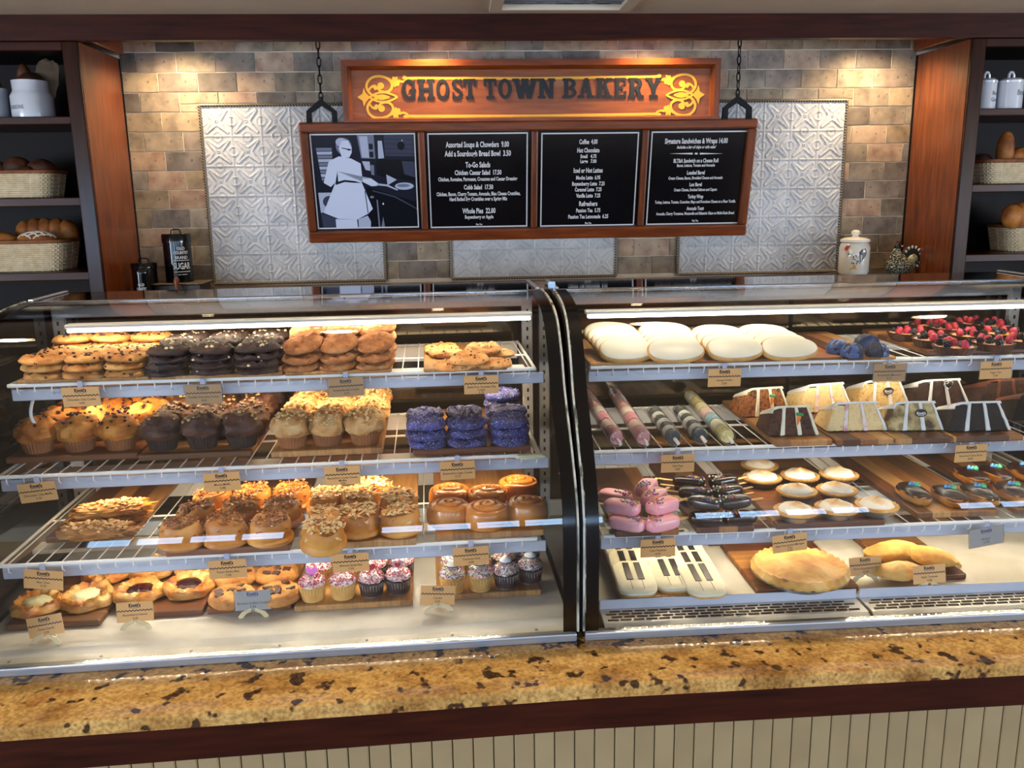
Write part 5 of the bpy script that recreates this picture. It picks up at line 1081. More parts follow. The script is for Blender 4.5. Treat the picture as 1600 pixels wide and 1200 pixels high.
M_icing = mat('white_icing', ['e6e0da', 'f0ebe6'], 0.45, scale=20); SPR = {'pink': [mat('sprinkle_'+c, h, 0.4) for c, h in (('white', 'eee4e2'), ('red', 'b3142c'), ('crimson', 'c01c38'), ('pink', 'e58aa0'))], 'rainbow': [mat('jimmie_'+c, h, 0.4) for c, h in (('white', 'ece8e0'), ('red', 'c2202a'), ('yellow', 'dfb42a'), ('blue', '2c5fb0'), ('green', '2f8f4a'), ('orange', 'd9772a'), ('lilac', '9a5fa8'))]}
M_hp = mat('pink_fondant', 'e87fd0', 0.45); M_hs = mat('heart_ring', ['b9848c', 'c99aa0'], 0.35, scale=20); M_hr = mat('red_fondant', 'a51620', 0.4); M_piped = mat('piped_black_line', '120d0c', 0.4)
def heart(s, n=24): return [(s*0.062*16*math.sin(2*PI*k/n)**3, s*0.062*(13*math.cos(2*PI*k/n)-5*math.cos(4*PI*k/n)-2*math.cos(6*PI*k/n)-math.cos(8*PI*k/n))) for k in range(n)]
def cupcake(nm, cm, cake, spr, seed, top):
    h0 = 0.040; b = MB(); b.lathe([(0.001, 0.005), (0.031, 0.005), (0.0345, h0), (0.033, h0+0.006), (0.001, h0+0.010)], 20); f = MB(); f.blob(0.034, 0.034, 0.021, 0.14, 2.5, seed, 20, 12, flat=0.35, M=T(0, 0, h0+0.009))
    rd = random.Random(seed); sp = MB(); ms = SPR[spr]
    for i in range(400):
        u = rd.uniform(-0.1, 1); t = rd.uniform(0, 6.28); q = math.sqrt(max(0, 1-u*u)); r = 0.0345
        sp.octa((r*q*math.cos(t), r*q*math.sin(t), h0+0.009+0.0215*u), (0.0042, 0.0018, 0.0018), Euler((rd.uniform(-1, 1), rd.uniform(-1, 1), rd.uniform(0, 6))).to_matrix().to_4x4(), rd.randrange(len(ms)))
    ps = [part('paper_cup', cup(0.0275, 0.0355, h0, cm, pl=26, amp=0.045)), part('cake', b.mesh('cake', cake)), part('icing', f.mesh('icing', M_icing)), part('sprinkles', sp.mesh('sprinkles', ms, False), 'stuff')]
    Mt = T(0, 0.004, h0+0.0375) @ RX(math.radians(-20))
    if top == 'ring':
        ps.append(part('heart_topper', MB().prism(heart(0.0165), -0.002, 0.002, M=Mt).mesh('heart_topper', M_hs, False), subs=[dict(name='heart_centre', me=MB().prism(heart(0.0085), -0.0035, -0.0021, M=Mt).mesh('heart_centre', M_hr, False))]))
    elif top == 'pink': ps.append(part('heart_topper', MB().prism(heart(0.016), -0.003, 0.003, M=Mt).mesh('heart_topper', M_hp, False)))
    elif top == 'red': ps.append(part('heart_topper', MB().prism(heart(0.013), -0.002, 0.002, M=Mt).mesh('heart_topper', M_hr, False)))
    elif top == 'blob':
        ps.append(part('icing_topper', MB().blob(0.0165, 0.012, 0.0125, 0.12, 2, seed, 16, 10, M=T(0, 0, h0+0.036)).mesh('icing_topper', M_icing), subs=[dict(name='piped_line', me=MB().tube([(0.0172*math.cos(a), 0.0125*math.sin(a), h0+0.033) for a in [PI+0.25+q*(PI-0.5)/10 for q in range(11)]], 0.0013, 6).mesh('piped_line', M_piped))]))
    return Proto(nm, None, ps)
CUPS = [(489, 937, 'v', 0), (536, 934, 'v', 1), (581, 930, 'c', 2), (623, 926, 'c', 3)]
for r_ in range(2):
    for i, (px, py, k_, s) in enumerate(CUPS):
        top = [['pink', 'red', 'red', 'ring'], ['none', 'none', 'none', 'none']][r_][i]
        pr = cupcake('pink_cupcake', M_cupy if k_ == 'v' else M_foil, M_vcake if k_ == 'v' else M_ccake, 'pink', s+r_*5+1, top); b = at_z(px, py, ZB4, FL)
        wt = {'none': '', 'red': ' with a red heart', 'pink': ' with a pink heart', 'ring': ' with a red and grey heart'}[top]
        pr.put(f"pink sprinkled {'vanilla' if k_ == 'v' else 'chocolate'} cupcake{wt}, {nth(i, 4)}, {ROW[r_]}", 'cupcake', 'pink sprinkled cupcakes', FL @ T(b.x+0.006*r_, b.y+0.098*r_+0.006, ZB4+0.0004))
for r_ in range(2):
    for i, (px, py, k_) in enumerate(((708, 924, 'v'), (751, 921, 'v'), (791, 917, 'c'), (829, 909, 'c'))):
        pr = cupcake('rainbow_cupcake', M_cupy if k_ == 'v' else M_foil, M_vcake if k_ == 'v' else M_ccake, 'rainbow', i+r_*7+3, 'blob'); b = at_z(px, py, ZB4, FL)
        pr.put(f"rainbow sprinkled {'vanilla' if k_ == 'v' else 'chocolate'} cupcake with white icing blob, {nth(i, 4)}, {ROW[r_]}", 'cupcake', 'rainbow sprinkled cupcakes', FL @ T(b.x+0.003*r_, b.y+0.096*r_+0.006, ZB4+0.0004) @ RZ(R.uniform(-.4, .4)))
# ================================================================== right case
def rounded(w, h, r, n=5):
    out = []
    for cx, cy, a0 in ((w/2-r, h/2-r, 0), (-w/2+r, h/2-r, 90), (-w/2+r, -h/2+r, 180), (w/2-r, -h/2+r, 270)):
        for q in range(n+1): a = math.radians(a0+90*q/n); out.append((cx+r*math.cos(a), cy+r*math.sin(a)))
    return out
def slab(poly, z0, z1, ins, m_):
    """flat slab with softened upper rim"""
    n = len(poly); cx = sum(p[0] for p in poly)/n; cy = sum(p[1] for p in poly)/n; k = 1-ins
    rings = [[(x, y, z0) for x, y in poly], [(x, y, z0+(z1-z0)*0.65) for x, y in poly], [(cx+(x-cx)*k, cy+(y-cy)*k, z1) for x, y in poly]]
    vs = [p for r_ in rings for p in r_]; fs = [(i+a*n, (i+1) % n+a*n, (i+1) % n+a*n+n, i+a*n+n) for a in (0, 1) for i in range(n)]+[list(range(n-1, -1, -1)), [2*n+i for i in range(n)]]
    m_.add(vs, fs); return m_
# white iced cookies (plain ovals)
M_royal = mat('royal_icing', ['c6c3b2', 'd0cdbf'], 0.4, scale=14); M_short = mat('shortbread', ['b98541', 'cf9f58'], 0.65, scale=30, bump=0.3, vary=0.05)
ov = [(0.078*math.copysign(abs(math.cos(t))**0.85, math.cos(t))*(1-0.10*math.cos(t)), 0.043*math.copysign(abs(math.sin(t))**0.85, math.sin(t))*(1-0.20*math.cos(t))) for t in [2*PI*k/36 for k in range(36)]]
ic = Proto('iced_cookie', None, [part('biscuit', slab(ov, 0, 0.0085, 0.03, MB()).mesh('biscuit', M_short)), part('white_icing', slab([(x*0.94, y*0.90) for x, y in ov], 0.0082, 0.0125, 0.05, MB()).mesh('white_icing', M_royal))])
for si, (px, py, qx, qy, n) in enumerate(((984, 548, 952, 523, 5), (1060, 549, 1028, 519, 5), (1152, 546, 1104, 518, 4), (1237, 545, 1180, 521, 4))):
    zc = ZR1+0.036; a = at_z(px, py, zc, FR); b = at_z(qx, qy, zc+0.012, FR)
    for k_ in range(n):
        t = k_/(n-1); q = a.lerp(b, t)
        ic.put(f"plain white iced oval cookie, {['front', 'second', 'third', 'fourth', 'fifth'][k_]} of the leaning row {nth(si, 4)}", CK, 'white iced cookies', FR @ T(q.x, a.y+k_*0.037, ZR1+0.034+0.0065*k_) @ RZ(-0.12) @ RX(math.radians(36)) )
# dipped macaroons
M_mac = mat('dark_macaroon', ['191a24', '272a3c', '33384f'], 0.8, scale=60, bump=1.0, bscale=260); M_dip = mat('blue_candy_coat', ['2f4779', '3c568c'], 0.4, scale=20, bump=0.3, bscale=90)
def macaroon(seed, part_cover):
    b = MB(); b.blob(0.031, 0.031, 0.030, 0.12, 4, seed, 22, 12, flat=0.25, oct2=0.10, M=T(0, 0, 0.0075)); d = MB(); d.blob(0.0322, 0.0322, 0.0308, 0.10, 3, seed, 22, 12, flat=0.24, M=T(0, 0, 0.0075), fn=lambda x, y, z: (min(x, 0.034*part_cover), y, z))
    return Proto('dipped_macaroon', None, [part('macaroon', b.mesh('macaroon', M_mac)), part('blue_coating', d.mesh('blue_coating', M_dip))])
for px, py, cv, rz, lb in ((1310, 541, 0.9, 0.0, 'fully blue dipped coconut macaroon at the left of four'), (1332, 547, 0.15, 0.0, 'macaroon with blue left half, front of the four'), (1352, 533, -0.8, 1.6, 'dark uncoated macaroon at the back of the four'), (1370, 546, -0.1, 3.14, 'macaroon with blue right half, at the right of four')):
    p = at_z(px, py, ZR1+0.028, FR); macaroon(int(px), cv).put(lb, 'macaroon', 'blue dipped macaroons', FR @ T(p.x, p.y, ZR1+0.0108) @ RZ(rz))
# berry tarts
M_tart = mat('cocoa_tart_shell', ['2e1a12', '4a2c1c', '5a3826'], 0.6, scale=30); M_curd = mat('cream_filling', ['c98f6a', 'd9a98a', 'c79a3c'], 0.4, scale=18); M_rasp = mat('raspberry', ['7e0f22', 'a81d35', 'c23a4a'], 0.45, scale=20, vary=0.1, bump=0.5, bscale=260); M_bberry = mat('blackberry', ['0e0a12', '1b1420'], 0.25, scale=20); M_blueb = mat('blueberry', ['1a1d2e', '2c3148'], 0.4, scale=15)
def shell(r, h, m, fl=26, amp=0.03, nm='tart_shell'):
    b = MB(); b.lathe([(0.001, 0), (r*0.82, 0), (r, h), (r*0.93, h), (r*0.9, h*0.75), (0.001, h*0.75)], fl*2, lambda t, rr, z: (rr*(1+amp*math.cos(fl*t)*(0.3+0.7*z/h)) if rr > r*0.8 else rr, z)); return b.mesh(nm, m)
rb = MB(); rb.lathe([(0.0006, 0.022), (0.005, 0.0215), (0.0085, 0.017), (0.0105, 0.008), (0.009, 0.001), (0.004, -0.0015), (0.0006, -0.001)], 14, lambda t, r, z: (r*(1+0.07*math.cos(7*t+z*600)), z)); rasp = rb.mesh('raspberry', M_rasp)
bb = MB()
for i in range(22):
    u = -0.9+1.8*(i+0.5)/22; t = i*2.4; q = math.sqrt(1-u*u); bb.blob(0.0036, 0.0036, 0.0036, nu=6, nv=4, M=T(0.0075*q*math.cos(t), 0.0075*q*math.sin(t), 0.008+0.009*u))
blackb = bb.mesh('blackberry', M_bberry); blue_ = MB().blob(0.0075, 0.0075, 0.007, nu=12, nv=8, M=T(0, 0, 0.006)).mesh('blueberry', M_blueb)
tsh = shell(0.056, 0.022, M_tart); tcr = MB().lathe([(0.001, 0.0168), (0.050, 0.0168), (0.050, 0.0200), (0.001, 0.0215)], 24).mesh('cream_filling', M_curd)
def tart(seed):
    rd = random.Random(seed); ps = [part('tart_shell', tsh), part('cream_filling', tcr)]; lay = [rasp, blackb, blackb, rasp, blue_, rasp, blackb, blue_, rasp, blackb]; nm = {id(rasp): 'raspberry', id(blackb): 'blackberry', id(blue_): 'blueberry'}
    for i in range(10):
        rr = 0.0 if i == 0 else (0.021 if i < 5 else 0.039); t = i*1.55+seed if i < 5 else i*1.256+seed
        me = lay[(i+seed) % 10]; ps.append(part(nm[id(me)], me, M=T(rr*math.cos(t), rr*math.sin(t), 0.0205) @ RX(rd.uniform(-.5, .5)) @ RY(rd.uniform(-.5, .5)) @ RZ(rd.uniform(0, 6))))
    return Proto('berry_tart', None, ps)
for i, (px, py, lb) in enumerate(((1417, 521, 'pale-filled berry tart at the left end'), (1457, 531, 'berry tart right of the pale one'), (1491, 542, 'berry tart at the front left corner'), (1552, 537, 'berry tart second along the front edge'), (1606, 533, 'berry tart cut by the frame at the front edge'),
                                   (1516, 525, 'berry tart in the middle of the group'), (1484, 514, 'berry tart behind the middle one'), (1568, 522, 'berry tart in the second row at the right'), (1450, 508, 'berry tart at the back left corner'), (1507, 505, 'berry tart in the middle of the back row'), (1550, 509, 'berry tart at the back right'))):
    p = at_z(px, py, ZR1+0.034, FR); zt = ZR1+(0.0005 if px < 1440 else 0.0162); zt = ZR1+0.0165
    tart(i+1).put('dark-shelled '+lb, 'tart', 'fruit tarts', FR @ T(p.x, p.y, zt) @ RZ(i))
b_ = at_z(1345, 512, ZR1+0.014, FR); thing('cutting_board', 'wooden board under the leftmost berry tarts, set back from the front', 'cutting board', FR @ T(1.175, 0.575, ZR1+0.0077), 'wooden cutting boards in the cases', MB().bbox((0.105, 0.30, 0.0152), 0.003, 2).mesh('cutting_board', M_bx))

# push-up cake pops lying in clear tubes
M_tube = glass_mat('clear_plastic_tube', 'f4f6f4', 0.02, 1.4); M_stickw = mat('white_stick', ['d8cfc4', 'e2dad0'], 0.4, scale=5)
PC_ = {'pink': ['e69aa4', 'f0c8c4', 'e290a0', 'f3dcd2'], 'grey': ['43484d', 'dedcd6', '3a3f44', 'd6d4d0'], 'party': ['e3cf86', 'efe8cc', '8fb4c4', 'e0b9b4', 'e8dcae']}
def pushpop(kind, L):
    r = 0.0235; b = MB(); b.tube([(0, 0.018*q, 0) for q in (0, 1)]+[(0, 0.020, 0)], 0.010, 8) if False else None
    tb = MB(); prof = [(r*0.55, 0.0), (r*0.80, 0.010), (r*0.98, 0.018), (r, 0.03), (r, L-0.022)]+[(r*math.cos(a), L-0.022+0.022*math.sin(a)) for a in [PI/2*q/6 for q in range(1, 6)]]+[(0.001, L)]
    tb.lathe(prof, 20, caps=False); ps = [part('tube', tb.mesh('tube', M_tube))]; n = 7; cols = PC_[kind]
    for i in range(n):
        z0 = 0.024+(L-0.058)*i/n; hh = (L-0.058)/n*0.93; c = cols[i % len(cols)]; m_ = mat('pop_cake_'+c, [c, c], 0.6, scale=40, speck=('f2ead8' if kind != 'grey' else '6a6e70', 160, 0.6))
        b = MB(); q = r*0.90; b.lathe([(0.001, z0), (q*0.85, z0), (q, z0+hh*0.3), (q, z0+hh*0.7), (q*0.8, z0+hh), (0.001, z0+hh)], 18); ps.append(part('cake_layer', b.mesh('cake_layer', m_)))
    c = cols[0]; b = MB(); b.blob(r*0.86, r*0.86, r*0.7, 0.1, 4, 2, 14, 8, M=T(0, 0, L-0.028)); ps.append(part('icing_swirl', b.mesh('icing_swirl', mat('pop_cake_'+c, c))))
    s = MB(); s.tube([(0, 0, -0.030), (0, 0, 0.012)], 0.0050, 10); ps.append(part('stick', s.mesh('stick', M_stickw)))
    return Proto('push_pop', None, ps)
for kind, a, b, lb in (('pink', (912, 610), (966, 689), 'leftmost clear tube of pink sprinkled cake, beside the black frame'), ('pink', (958, 611), (1008, 689), 'second clear tube of pink sprinkled cake'), ('grey', (1020, 642), (1056, 688), 'left clear tube of grey and white cake layers'), ('grey', (1060, 640), (1098, 685), 'right clear tube of grey and white cake layers'), ('party', (1076, 616), (1140, 686), 'clear tube of yellow and blue sprinkled cake')):
    z = ZR2+0.0245; A = at_z(*a, z, FR); B = at_z(*b, z, FR); d = A-B; L = d.length
    pushpop(kind, L).put(lb, 'cake pop', 'tubes of cake', FR @ T(B.x, B.y, z) @ RZ(math.atan2(d.y, d.x)-PI/2) @ RX(-PI/2))

# cake slices lying on their sides, cut face to the front
def slice_(nm, w, h, dep, cake, cream, frost, deco, slant=0.10, nl=3):
    ps = []; ft = 0.010; cr = 0.011; cw = (w-ft-cr*(nl-1))/nl
    def band(x0, x1, z0, z1, d0=0.0, d1=dep, sl0=None):
        """slab of the slice between x0 and x1: tapers away from the viewer"""
        tp = 0.55; vs = []
        for y, k in ((d0, 1.0), (d1, tp)):
            for x, z in ((x0, z0), (x1, z0), (x1, z1), (x0, z1)):
                fx = x/w; xx = x+w*(z/h)*(0.11*(1-fx)-0.24*fx); vs.append((xx-w/2, y, z0+(z-z0)*k if z > z0 else z))
        b = MB(); b.add(vs, [(0, 1, 2, 3), (7, 6, 5, 4), (0, 4, 5, 1), (1, 5, 6, 2), (2, 6, 7, 3), (3, 7, 4, 0)]); me = b.mesh(nm, cake)
        bm = bmesh.new(); bm.from_mesh(me); bmesh.ops.bevel(bm, geom=bm.edges[:], offset=0.0022, segments=2, profile=0.5, affect='EDGES'); bmesh.ops.subdivide_edges(bm, edges=[e for e in bm.edges if e.calc_length() > 0.015], cuts=5, use_grid_fill=True)
        for v in bm.verts: v.co += Vector((1, 1, 1))*0.0018*noise.noise(v.co*130+Vector((x0*50, 0, 0)))
        bm.to_mesh(me); bm.free(); me.polygons.foreach_set('use_smooth', [True]*len(me.polygons)); return me
    x = 0
    for i in range(nl):
        me = band(x, x+cw, 0, h*(0.90 if i == 0 else 0.97), 0.0); me.materials[0] = cake; ps.append(part('cake_layer', me)); x += cw
        if i < nl-1: me = band(x-0.001, x+cr+0.001, 0, h*0.975, -0.002); me.materials[0] = cream; ps.append(part('cream_layer', me)); x += cr
    me = band(x, x+ft, 0, h, -0.001); me.materials[0] = frost; ps.append(part('frosting', me))
    # frosting over the outer rim
    b = MB(); pts = [(-w/2+w*0.075, h*0.80), (-w/2+w*0.10, h*0.92), (-w/2+w*0.16, h*1.01), (-w/2+w*0.40, h*1.025), (w/2-w*0.24+0.004, h*1.03)]; pts = catmull([(p[0], p[1], 0) for p in pts], 4)
    n = len(pts); vs = [(p[0], y, p[1]*k) for y, k in ((0.001, 1), (dep, 0.55)) for p in pts]+[(p[0]+0.004, y, (p[1]-0.007)*k) for y, k in ((0.001, 1), (dep, 0.55)) for p in pts]
    fs = [(i, i+1, n+i+1, n+i) for i in range(n-1)]+[(2*n+i, 3*n+i, 3*n+i+1, 2*n+i+1) for i in range(n-1)]+[(i, 2*n+i, 2*n+i+1, i+1) for i in range(n-1)]+[(n+i, n+i+1, 3*n+i+1, 3*n+i) for i in range(n-1)]+[(0, n, 3*n, 2*n), (n-1, 3*n-1, 4*n-1, 2*n-1)]
    b.add(vs, fs); ps.append(part('rim_frosting', b.mesh('rim_frosting', frost)))
    if deco == 'carrot':
        M = T(0.012, -0.004, h*0.60) @ RY(0.15); b = MB(); b.lathe([(0.0006, -0.021), (0.004, -0.010), (0.0066, 0.002), (0.005, 0.007), (0.0006, 0.008)], 10, M=M @ Matrix.Diagonal((1, 0.5, 1, 1))); ps.append(part('icing_carrot', b.mesh('icing_carrot', mat('orange_icing', 'dd7d14', 0.45)))); g = MB()
        for q in (-1, 0, 1): g.blob(0.0052, 0.003, 0.0048, 0.2, 3, q+2, 8, 6, M=M @ T(q*0.006, 0, 0.011))
        ps.append(part('icing_leaves', g.mesh('icing_leaves', mat('green_icing', '2f8a55', 0.45))))
    if deco == 'badge':
        M = T(0.008, -0.003, h*0.62); b = MB(); b.prism([(0.0165*math.cos(q*PI/12), 0.0115*math.sin(q*PI/12)) for q in range(24)], -0.0015, 0.0005, M=M); tm_ = MB(); put_text(tm_, "Knott's", 0, -0.0035, 0.0075, -0.0018, 0.025, bold=0.03, M=M)
        tm_.ribbon([(-0.009+0.018*q/8, -0.0055-0.0016*math.sin(q/8*PI)) for q in range(9)], 0.0012, -0.0019, -0.0016, M=M)
        ps.append(part('chocolate_badge', b.mesh('chocolate_badge', mat('badge_chocolate', '21130e', 0.35)), subs=[dict(name='lettering', me=tm_.mesh('lettering', M_icing, False))]))
    if deco == 'truffle':
        b = MB(); b.blob(0.0135, 0.0125, 0.0125, 0.04, 3, 4, 14, 10, M=T(0.010, -0.006, h*0.86)); st = MB(); rd = random.Random(4)
        for q in range(9): a0 = rd.uniform(0, 6.28); st.tube([(0.010+0.0138*math.cos(a0+u)*math.cos(q*.5), -0.006-0.0128*abs(math.cos(u*1.4)), h*0.86+0.0125*math.sin(a0+u)) for u in [k_*0.25 for k_ in range(8)]], 0.0006, 4)
        ps.append(part('truffle', b.mesh('truffle', M_dkc), subs=[dict(name='white_drizzle', me=st.mesh('white_drizzle', M_icing))]))
    return Proto(nm, None, ps)
M_dkc = mat('black_chocolate_cake', ['0c0706', '170e0b', '1f1410'], 0.75, scale=60, bump=1.0, bscale=240); M_car = mat('carrot_cake', ['5a3016', '8a5126', 'a8662f', '3f2012'], 0.8, scale=70, detail=4, bump=1.0, bscale=220); M_card = mat('dark_carrot_cake', ['2c170e', '46281a', '5a3420', '1d0f0a'], 0.8, scale=70, detail=4, bump=1.0, bscale=220)
M_yel = mat('yellow_sponge', ['dcb878', 'e8cb92', 'e0c084'], 0.75, scale=50, bump=0.5, bscale=260, speck=('8a6a2c', 120, 0.66)); M_marb = mat('marbled_sponge', ['4a3626', 'a88f5e', 'ccb680', '8f784e'], 0.75, scale=16, detail=3, bump=0.5, bscale=200, ramp=(0.36, 0.6)); M_funf = mat('speckled_vanilla_sponge', ['cda15a', 'dab97c', 'bb8846'], 0.75, scale=60, bump=0.7, bscale=200); M_brc = mat('brown_chocolate_cake', ['24130d', '3a2117', '452a1e'], 0.8, scale=60, bump=0.9, bscale=220)
M_crm = mat('cream_frosting', ['dcd2b0', 'e8e0c6'], 0.55, scale=30, bump=0.5, bscale=80); M_crp = mat('berry_cream', ['dccfc4', 'e6d6d2', 'c98f98'], 0.55, scale=45); M_wfr = mat('white_frosting', ['d8d6cf', 'e5e3dd'], 0.55, scale=30, bump=0.5, bscale=80); M_chf = mat('milk_chocolate_frosting', ['5a3020', '744029'], 0.5, scale=30)
for nm, a, b, zt, cake, cream, fr_, deco, lb in (('carrot_cake_slice', (1160, 654), (1238, 650), 0, M_car, M_crm, M_crm, 'carrot', 'light carrot cake slice with icing carrot, in the back row'), ('carrot_cake_slice', (1199, 683), (1281, 681), 0, M_card, M_crm, M_crm, 'carrot', 'dark carrot cake slice with icing carrot, in the front row'),
      ('yellow_cake_slice', (1250, 648), (1334, 642), 0, M_yel, M_crp, M_wfr, None, 'yellow cake slice with pink cream, behind the other one'), ('yellow_cake_slice', (1292, 676), (1389, 674), 0, M_yel, M_crp, M_wfr, None, 'yellow cake slice with pink cream, in the front row'),
      ('vanilla_cake_slice', (1340, 641), (1424, 637), 0, M_funf, M_wfr, M_wfr, 'badge', 'crumbly golden cake slice with oval chocolate badge, in the back row'), ('marbled_cake_slice', (1388, 675), (1477, 674), 0, M_marb, M_wfr, M_wfr, 'badge', 'marbled brown cake slice with oval chocolate badge, in front'),
      ('chocolate_cake_slice', (1424, 640), (1518, 636), 0, M_brc, M_wfr, M_wfr, 'truffle', 'brown chocolate cake slice topped with drizzled truffle, in the back row'), ('chocolate_cake_slice', (1481, 676), (1582, 674), 0, M_dkc, M_wfr, M_wfr, None, 'black chocolate cake slice with white frosting, in front'),
      ('fudge_cake_slice', (1530, 640), (1622, 634), 0, M_brc, M_chf, M_chf, None, 'all-brown chocolate cake slice at the right end, in the back row'), ('fudge_cake_slice', (1582, 660), (1690, 655), 0, M_dkc, M_chf, M_chf, None, 'dark chocolate cake slice cut by the right edge, in front')):
    z = ZR2+BT; A = at_z(*a, z, FR); B = at_z(*b, z, FR); w_ = (B-A).length; front = a[1] > 655
    slice_(nm, w_, 0.083 if front else 0.088, 0.105, cake, cream, fr_, deco).put(lb, 'cake slice', 'cake slices', FR @ T((A.x+B.x)/2, (A.y+B.y)/2+0.004, z+0.0022) @ RZ(math.atan2(B.y-A.y, B.x-A.x)))

# cake popsicles
M_pinkc = mat('pink_candy_coat', ['efa0aa', 'f4b2ba'], 0.35, scale=8, coat=0.2); M_dkcoat = mat('dark_chocolate_coat', ['1d0e0b', '2a1611'], 0.25, scale=8, coat=0.3); M_stick = mat('birch_stick', ['c99f66', 'd9b57c'], 0.6, scale=10, stretch=(1, 6, 6))
def popsicle(nm, m_, seed, spr):
    b = MB(); b.blob(0.045, 0.0225, 0.0165, 0.02, 2, seed, 24, 12, pw=0.55, M=T(0, 0, 0.0165)); s = MB(); s.bbox((0.052, 0.0095, 0.0028), 0.0012, 1, M=T(-0.062, 0, 0.015)); rd = random.Random(seed); sp = MB()
    for i in range(34): sp.blob(0.0027, 0.0027, 0.0027, nu=6, nv=4, mi=rd.randrange(7), M=T(rd.gauss(0.020, 0.010), rd.gauss(0, 0.008), 0.0328+rd.uniform(-.0008, .0008)))
    st = MB()
    for q in range(4): st.tube([(0.016+q*0.006, -0.022, 0.020), (0.018+q*0.006, -0.014, 0.0315), (0.019+q*0.006, 0, 0.0335), (0.020+q*0.006, 0.014, 0.0315), (0.021+q*0.006, 0.022, 0.020)], 0.0011, 5)
    return Proto(nm, None, [part('coated_bar', b.mesh('coated_bar', m_)), part('stick', s.mesh('stick', M_stick, False)), part('sprinkles', sp.mesh('sprinkles', SPR['rainbow']), 'stuff'), part('drizzle', st.mesh('drizzle', m_), 'stuff')])
pk = [popsicle('pink_cake_popsicle', M_pinkc, s, 1) for s in (1, 2)]; dkp = [popsicle('chocolate_cake_popsicle', M_dkcoat, s, 1) for s in (3, 4)]
ZP = ZR3+BT
for i, (px, py, k_, rz, lb) in enumerate(((980, 817, 0, -0.18, 'bottom pink popsicle at the front left, stick to the left'), (1034, 817, 0, 0.16+PI, 'bottom pink popsicle at the front right, stick to the right'), (972, 792, 1, -0.20, 'pink popsicle on top of the front left one'), (1035, 790, 1, PI+0.22, 'pink popsicle on top of the front right one'),
                                           (962, 776, 0, -0.22, 'pink popsicle in the second row at the left'), (1022, 776, 1, PI+0.35, 'pink popsicle on top in the middle of the pile'), (1010, 762, 1, PI+0.40, 'pink popsicle at the back of the pile'))):
    z = ZP+0.0005+k_*0.0335; p = at_z(px, py, z+0.018, FR); pk[i % 2].put(lb, 'popsicle', 'pink cake popsicles', FR @ T(p.x, p.y, z) @ RZ(rz*3.0 if rz < 1 else PI+(rz-PI)*2.6) @ Matrix.Scale(1.1, 4))
for i, (px, py, k_, rz, lb) in enumerate(((1103, 810, 0, -0.14, 'bottom chocolate popsicle at the front left, stick to the left'), (1156, 808, 0, PI+0.06, 'bottom chocolate popsicle at the front right, stick to the right'), (1101, 785, 1, -0.25, 'chocolate popsicle on top of the front left one'), (1148, 783, 1, PI+0.10, 'chocolate popsicle on top of the front right one'),
                                           (1086, 770, 1, -0.18, 'chocolate popsicle in the second row at the left'), (1137, 767, 1, PI+0.15, 'chocolate popsicle in the second row at the right'), (1076, 752, 1, -0.20, 'chocolate popsicle in the back row at the left'), (1130, 751, 1, PI+0.15, 'chocolate popsicle in the back row at the right'),
                                           (1088, 778, 0, -0.18, 'chocolate popsicle underneath in the second row at the left'), (1139, 776, 0, PI+0.15, 'chocolate popsicle underneath in the second row at the right'), (1078, 761, 0, -0.2, 'chocolate popsicle underneath in the back row at the left'), (1132, 759, 0, PI+0.15, 'chocolate popsicle underneath in the back row at the right'))):
    z = ZP+0.0005+k_*0.0335; p = at_z(px, py, z+0.018, FR); dkp[i % 2].put(lb, 'popsicle', 'chocolate cake popsicles', FR @ T(p.x, p.y, z) @ RZ(rz*2.6 if rz < 1 else PI+(rz-PI)*2.6))
# meringue tarts
M_shell = mat('pale_pie_crust', ['b98440', 'cf9d58', 'ddb274'], 0.65, scale=30, bump=0.4, vary=0.05); M_mer = mat('toasted_meringue', 'ece6d6', 0.5)
def _toast(m):                                     # browned where the torch caught it: the peak and the ridges
    nt = m.node_tree; N = nt.nodes; tc = [n for n in N if n.type == 'TEX_COORD'][0]; oi = [n for n in N if n.type == 'OBJECT_INFO'][0]
    sx = N.new('ShaderNodeSeparateXYZ'); nt.links.new(tc.outputs['Object'], sx.inputs[0]); nz = N.new('ShaderNodeTexNoise'); nz.noise_dimensions = '4D'; nz.inputs['Scale'].default_value = 34
    mu = N.new('ShaderNodeMath'); mu.operation = 'MULTIPLY'; mu.inputs[1].default_value = 29; nt.links.new(oi.outputs['Random'], mu.inputs[0]); nt.links.new(mu.outputs[0], nz.inputs['W']); nt.links.new(tc.outputs['Object'], nz.inputs['Vector'])
    ma = N.new('ShaderNodeMath'); ma.operation = 'MULTIPLY_ADD'; ma.inputs[1].default_value = 0.020; nt.links.new(nz.outputs['Fac'], ma.inputs[0]); nt.links.new(sx.outputs[2], ma.inputs[2])
    mr = N.new('ShaderNodeMapRange'); mr.inputs['From Min'].default_value = 0.0485; mr.inputs['From Max'].default_value = 0.066; nt.links.new(ma.outputs[0], mr.inputs['Value'])
    cr = N.new('ShaderNodeValToRGB'); e = cr.color_ramp.elements; e[0].color = lin('ece6d6'); e[1].color = lin('8a5526'); k = e.new(0.45); k.color = lin('d8a868'); nt.links.new(mr.outputs[0], cr.inputs[0]); nt.links.new(cr.outputs[0], N['Principled BSDF'].inputs['Base Color'])
_toast(M_mer); M_foilp = mat('foil_pan', 'b9b4ae', 0.3, metal=0.8)
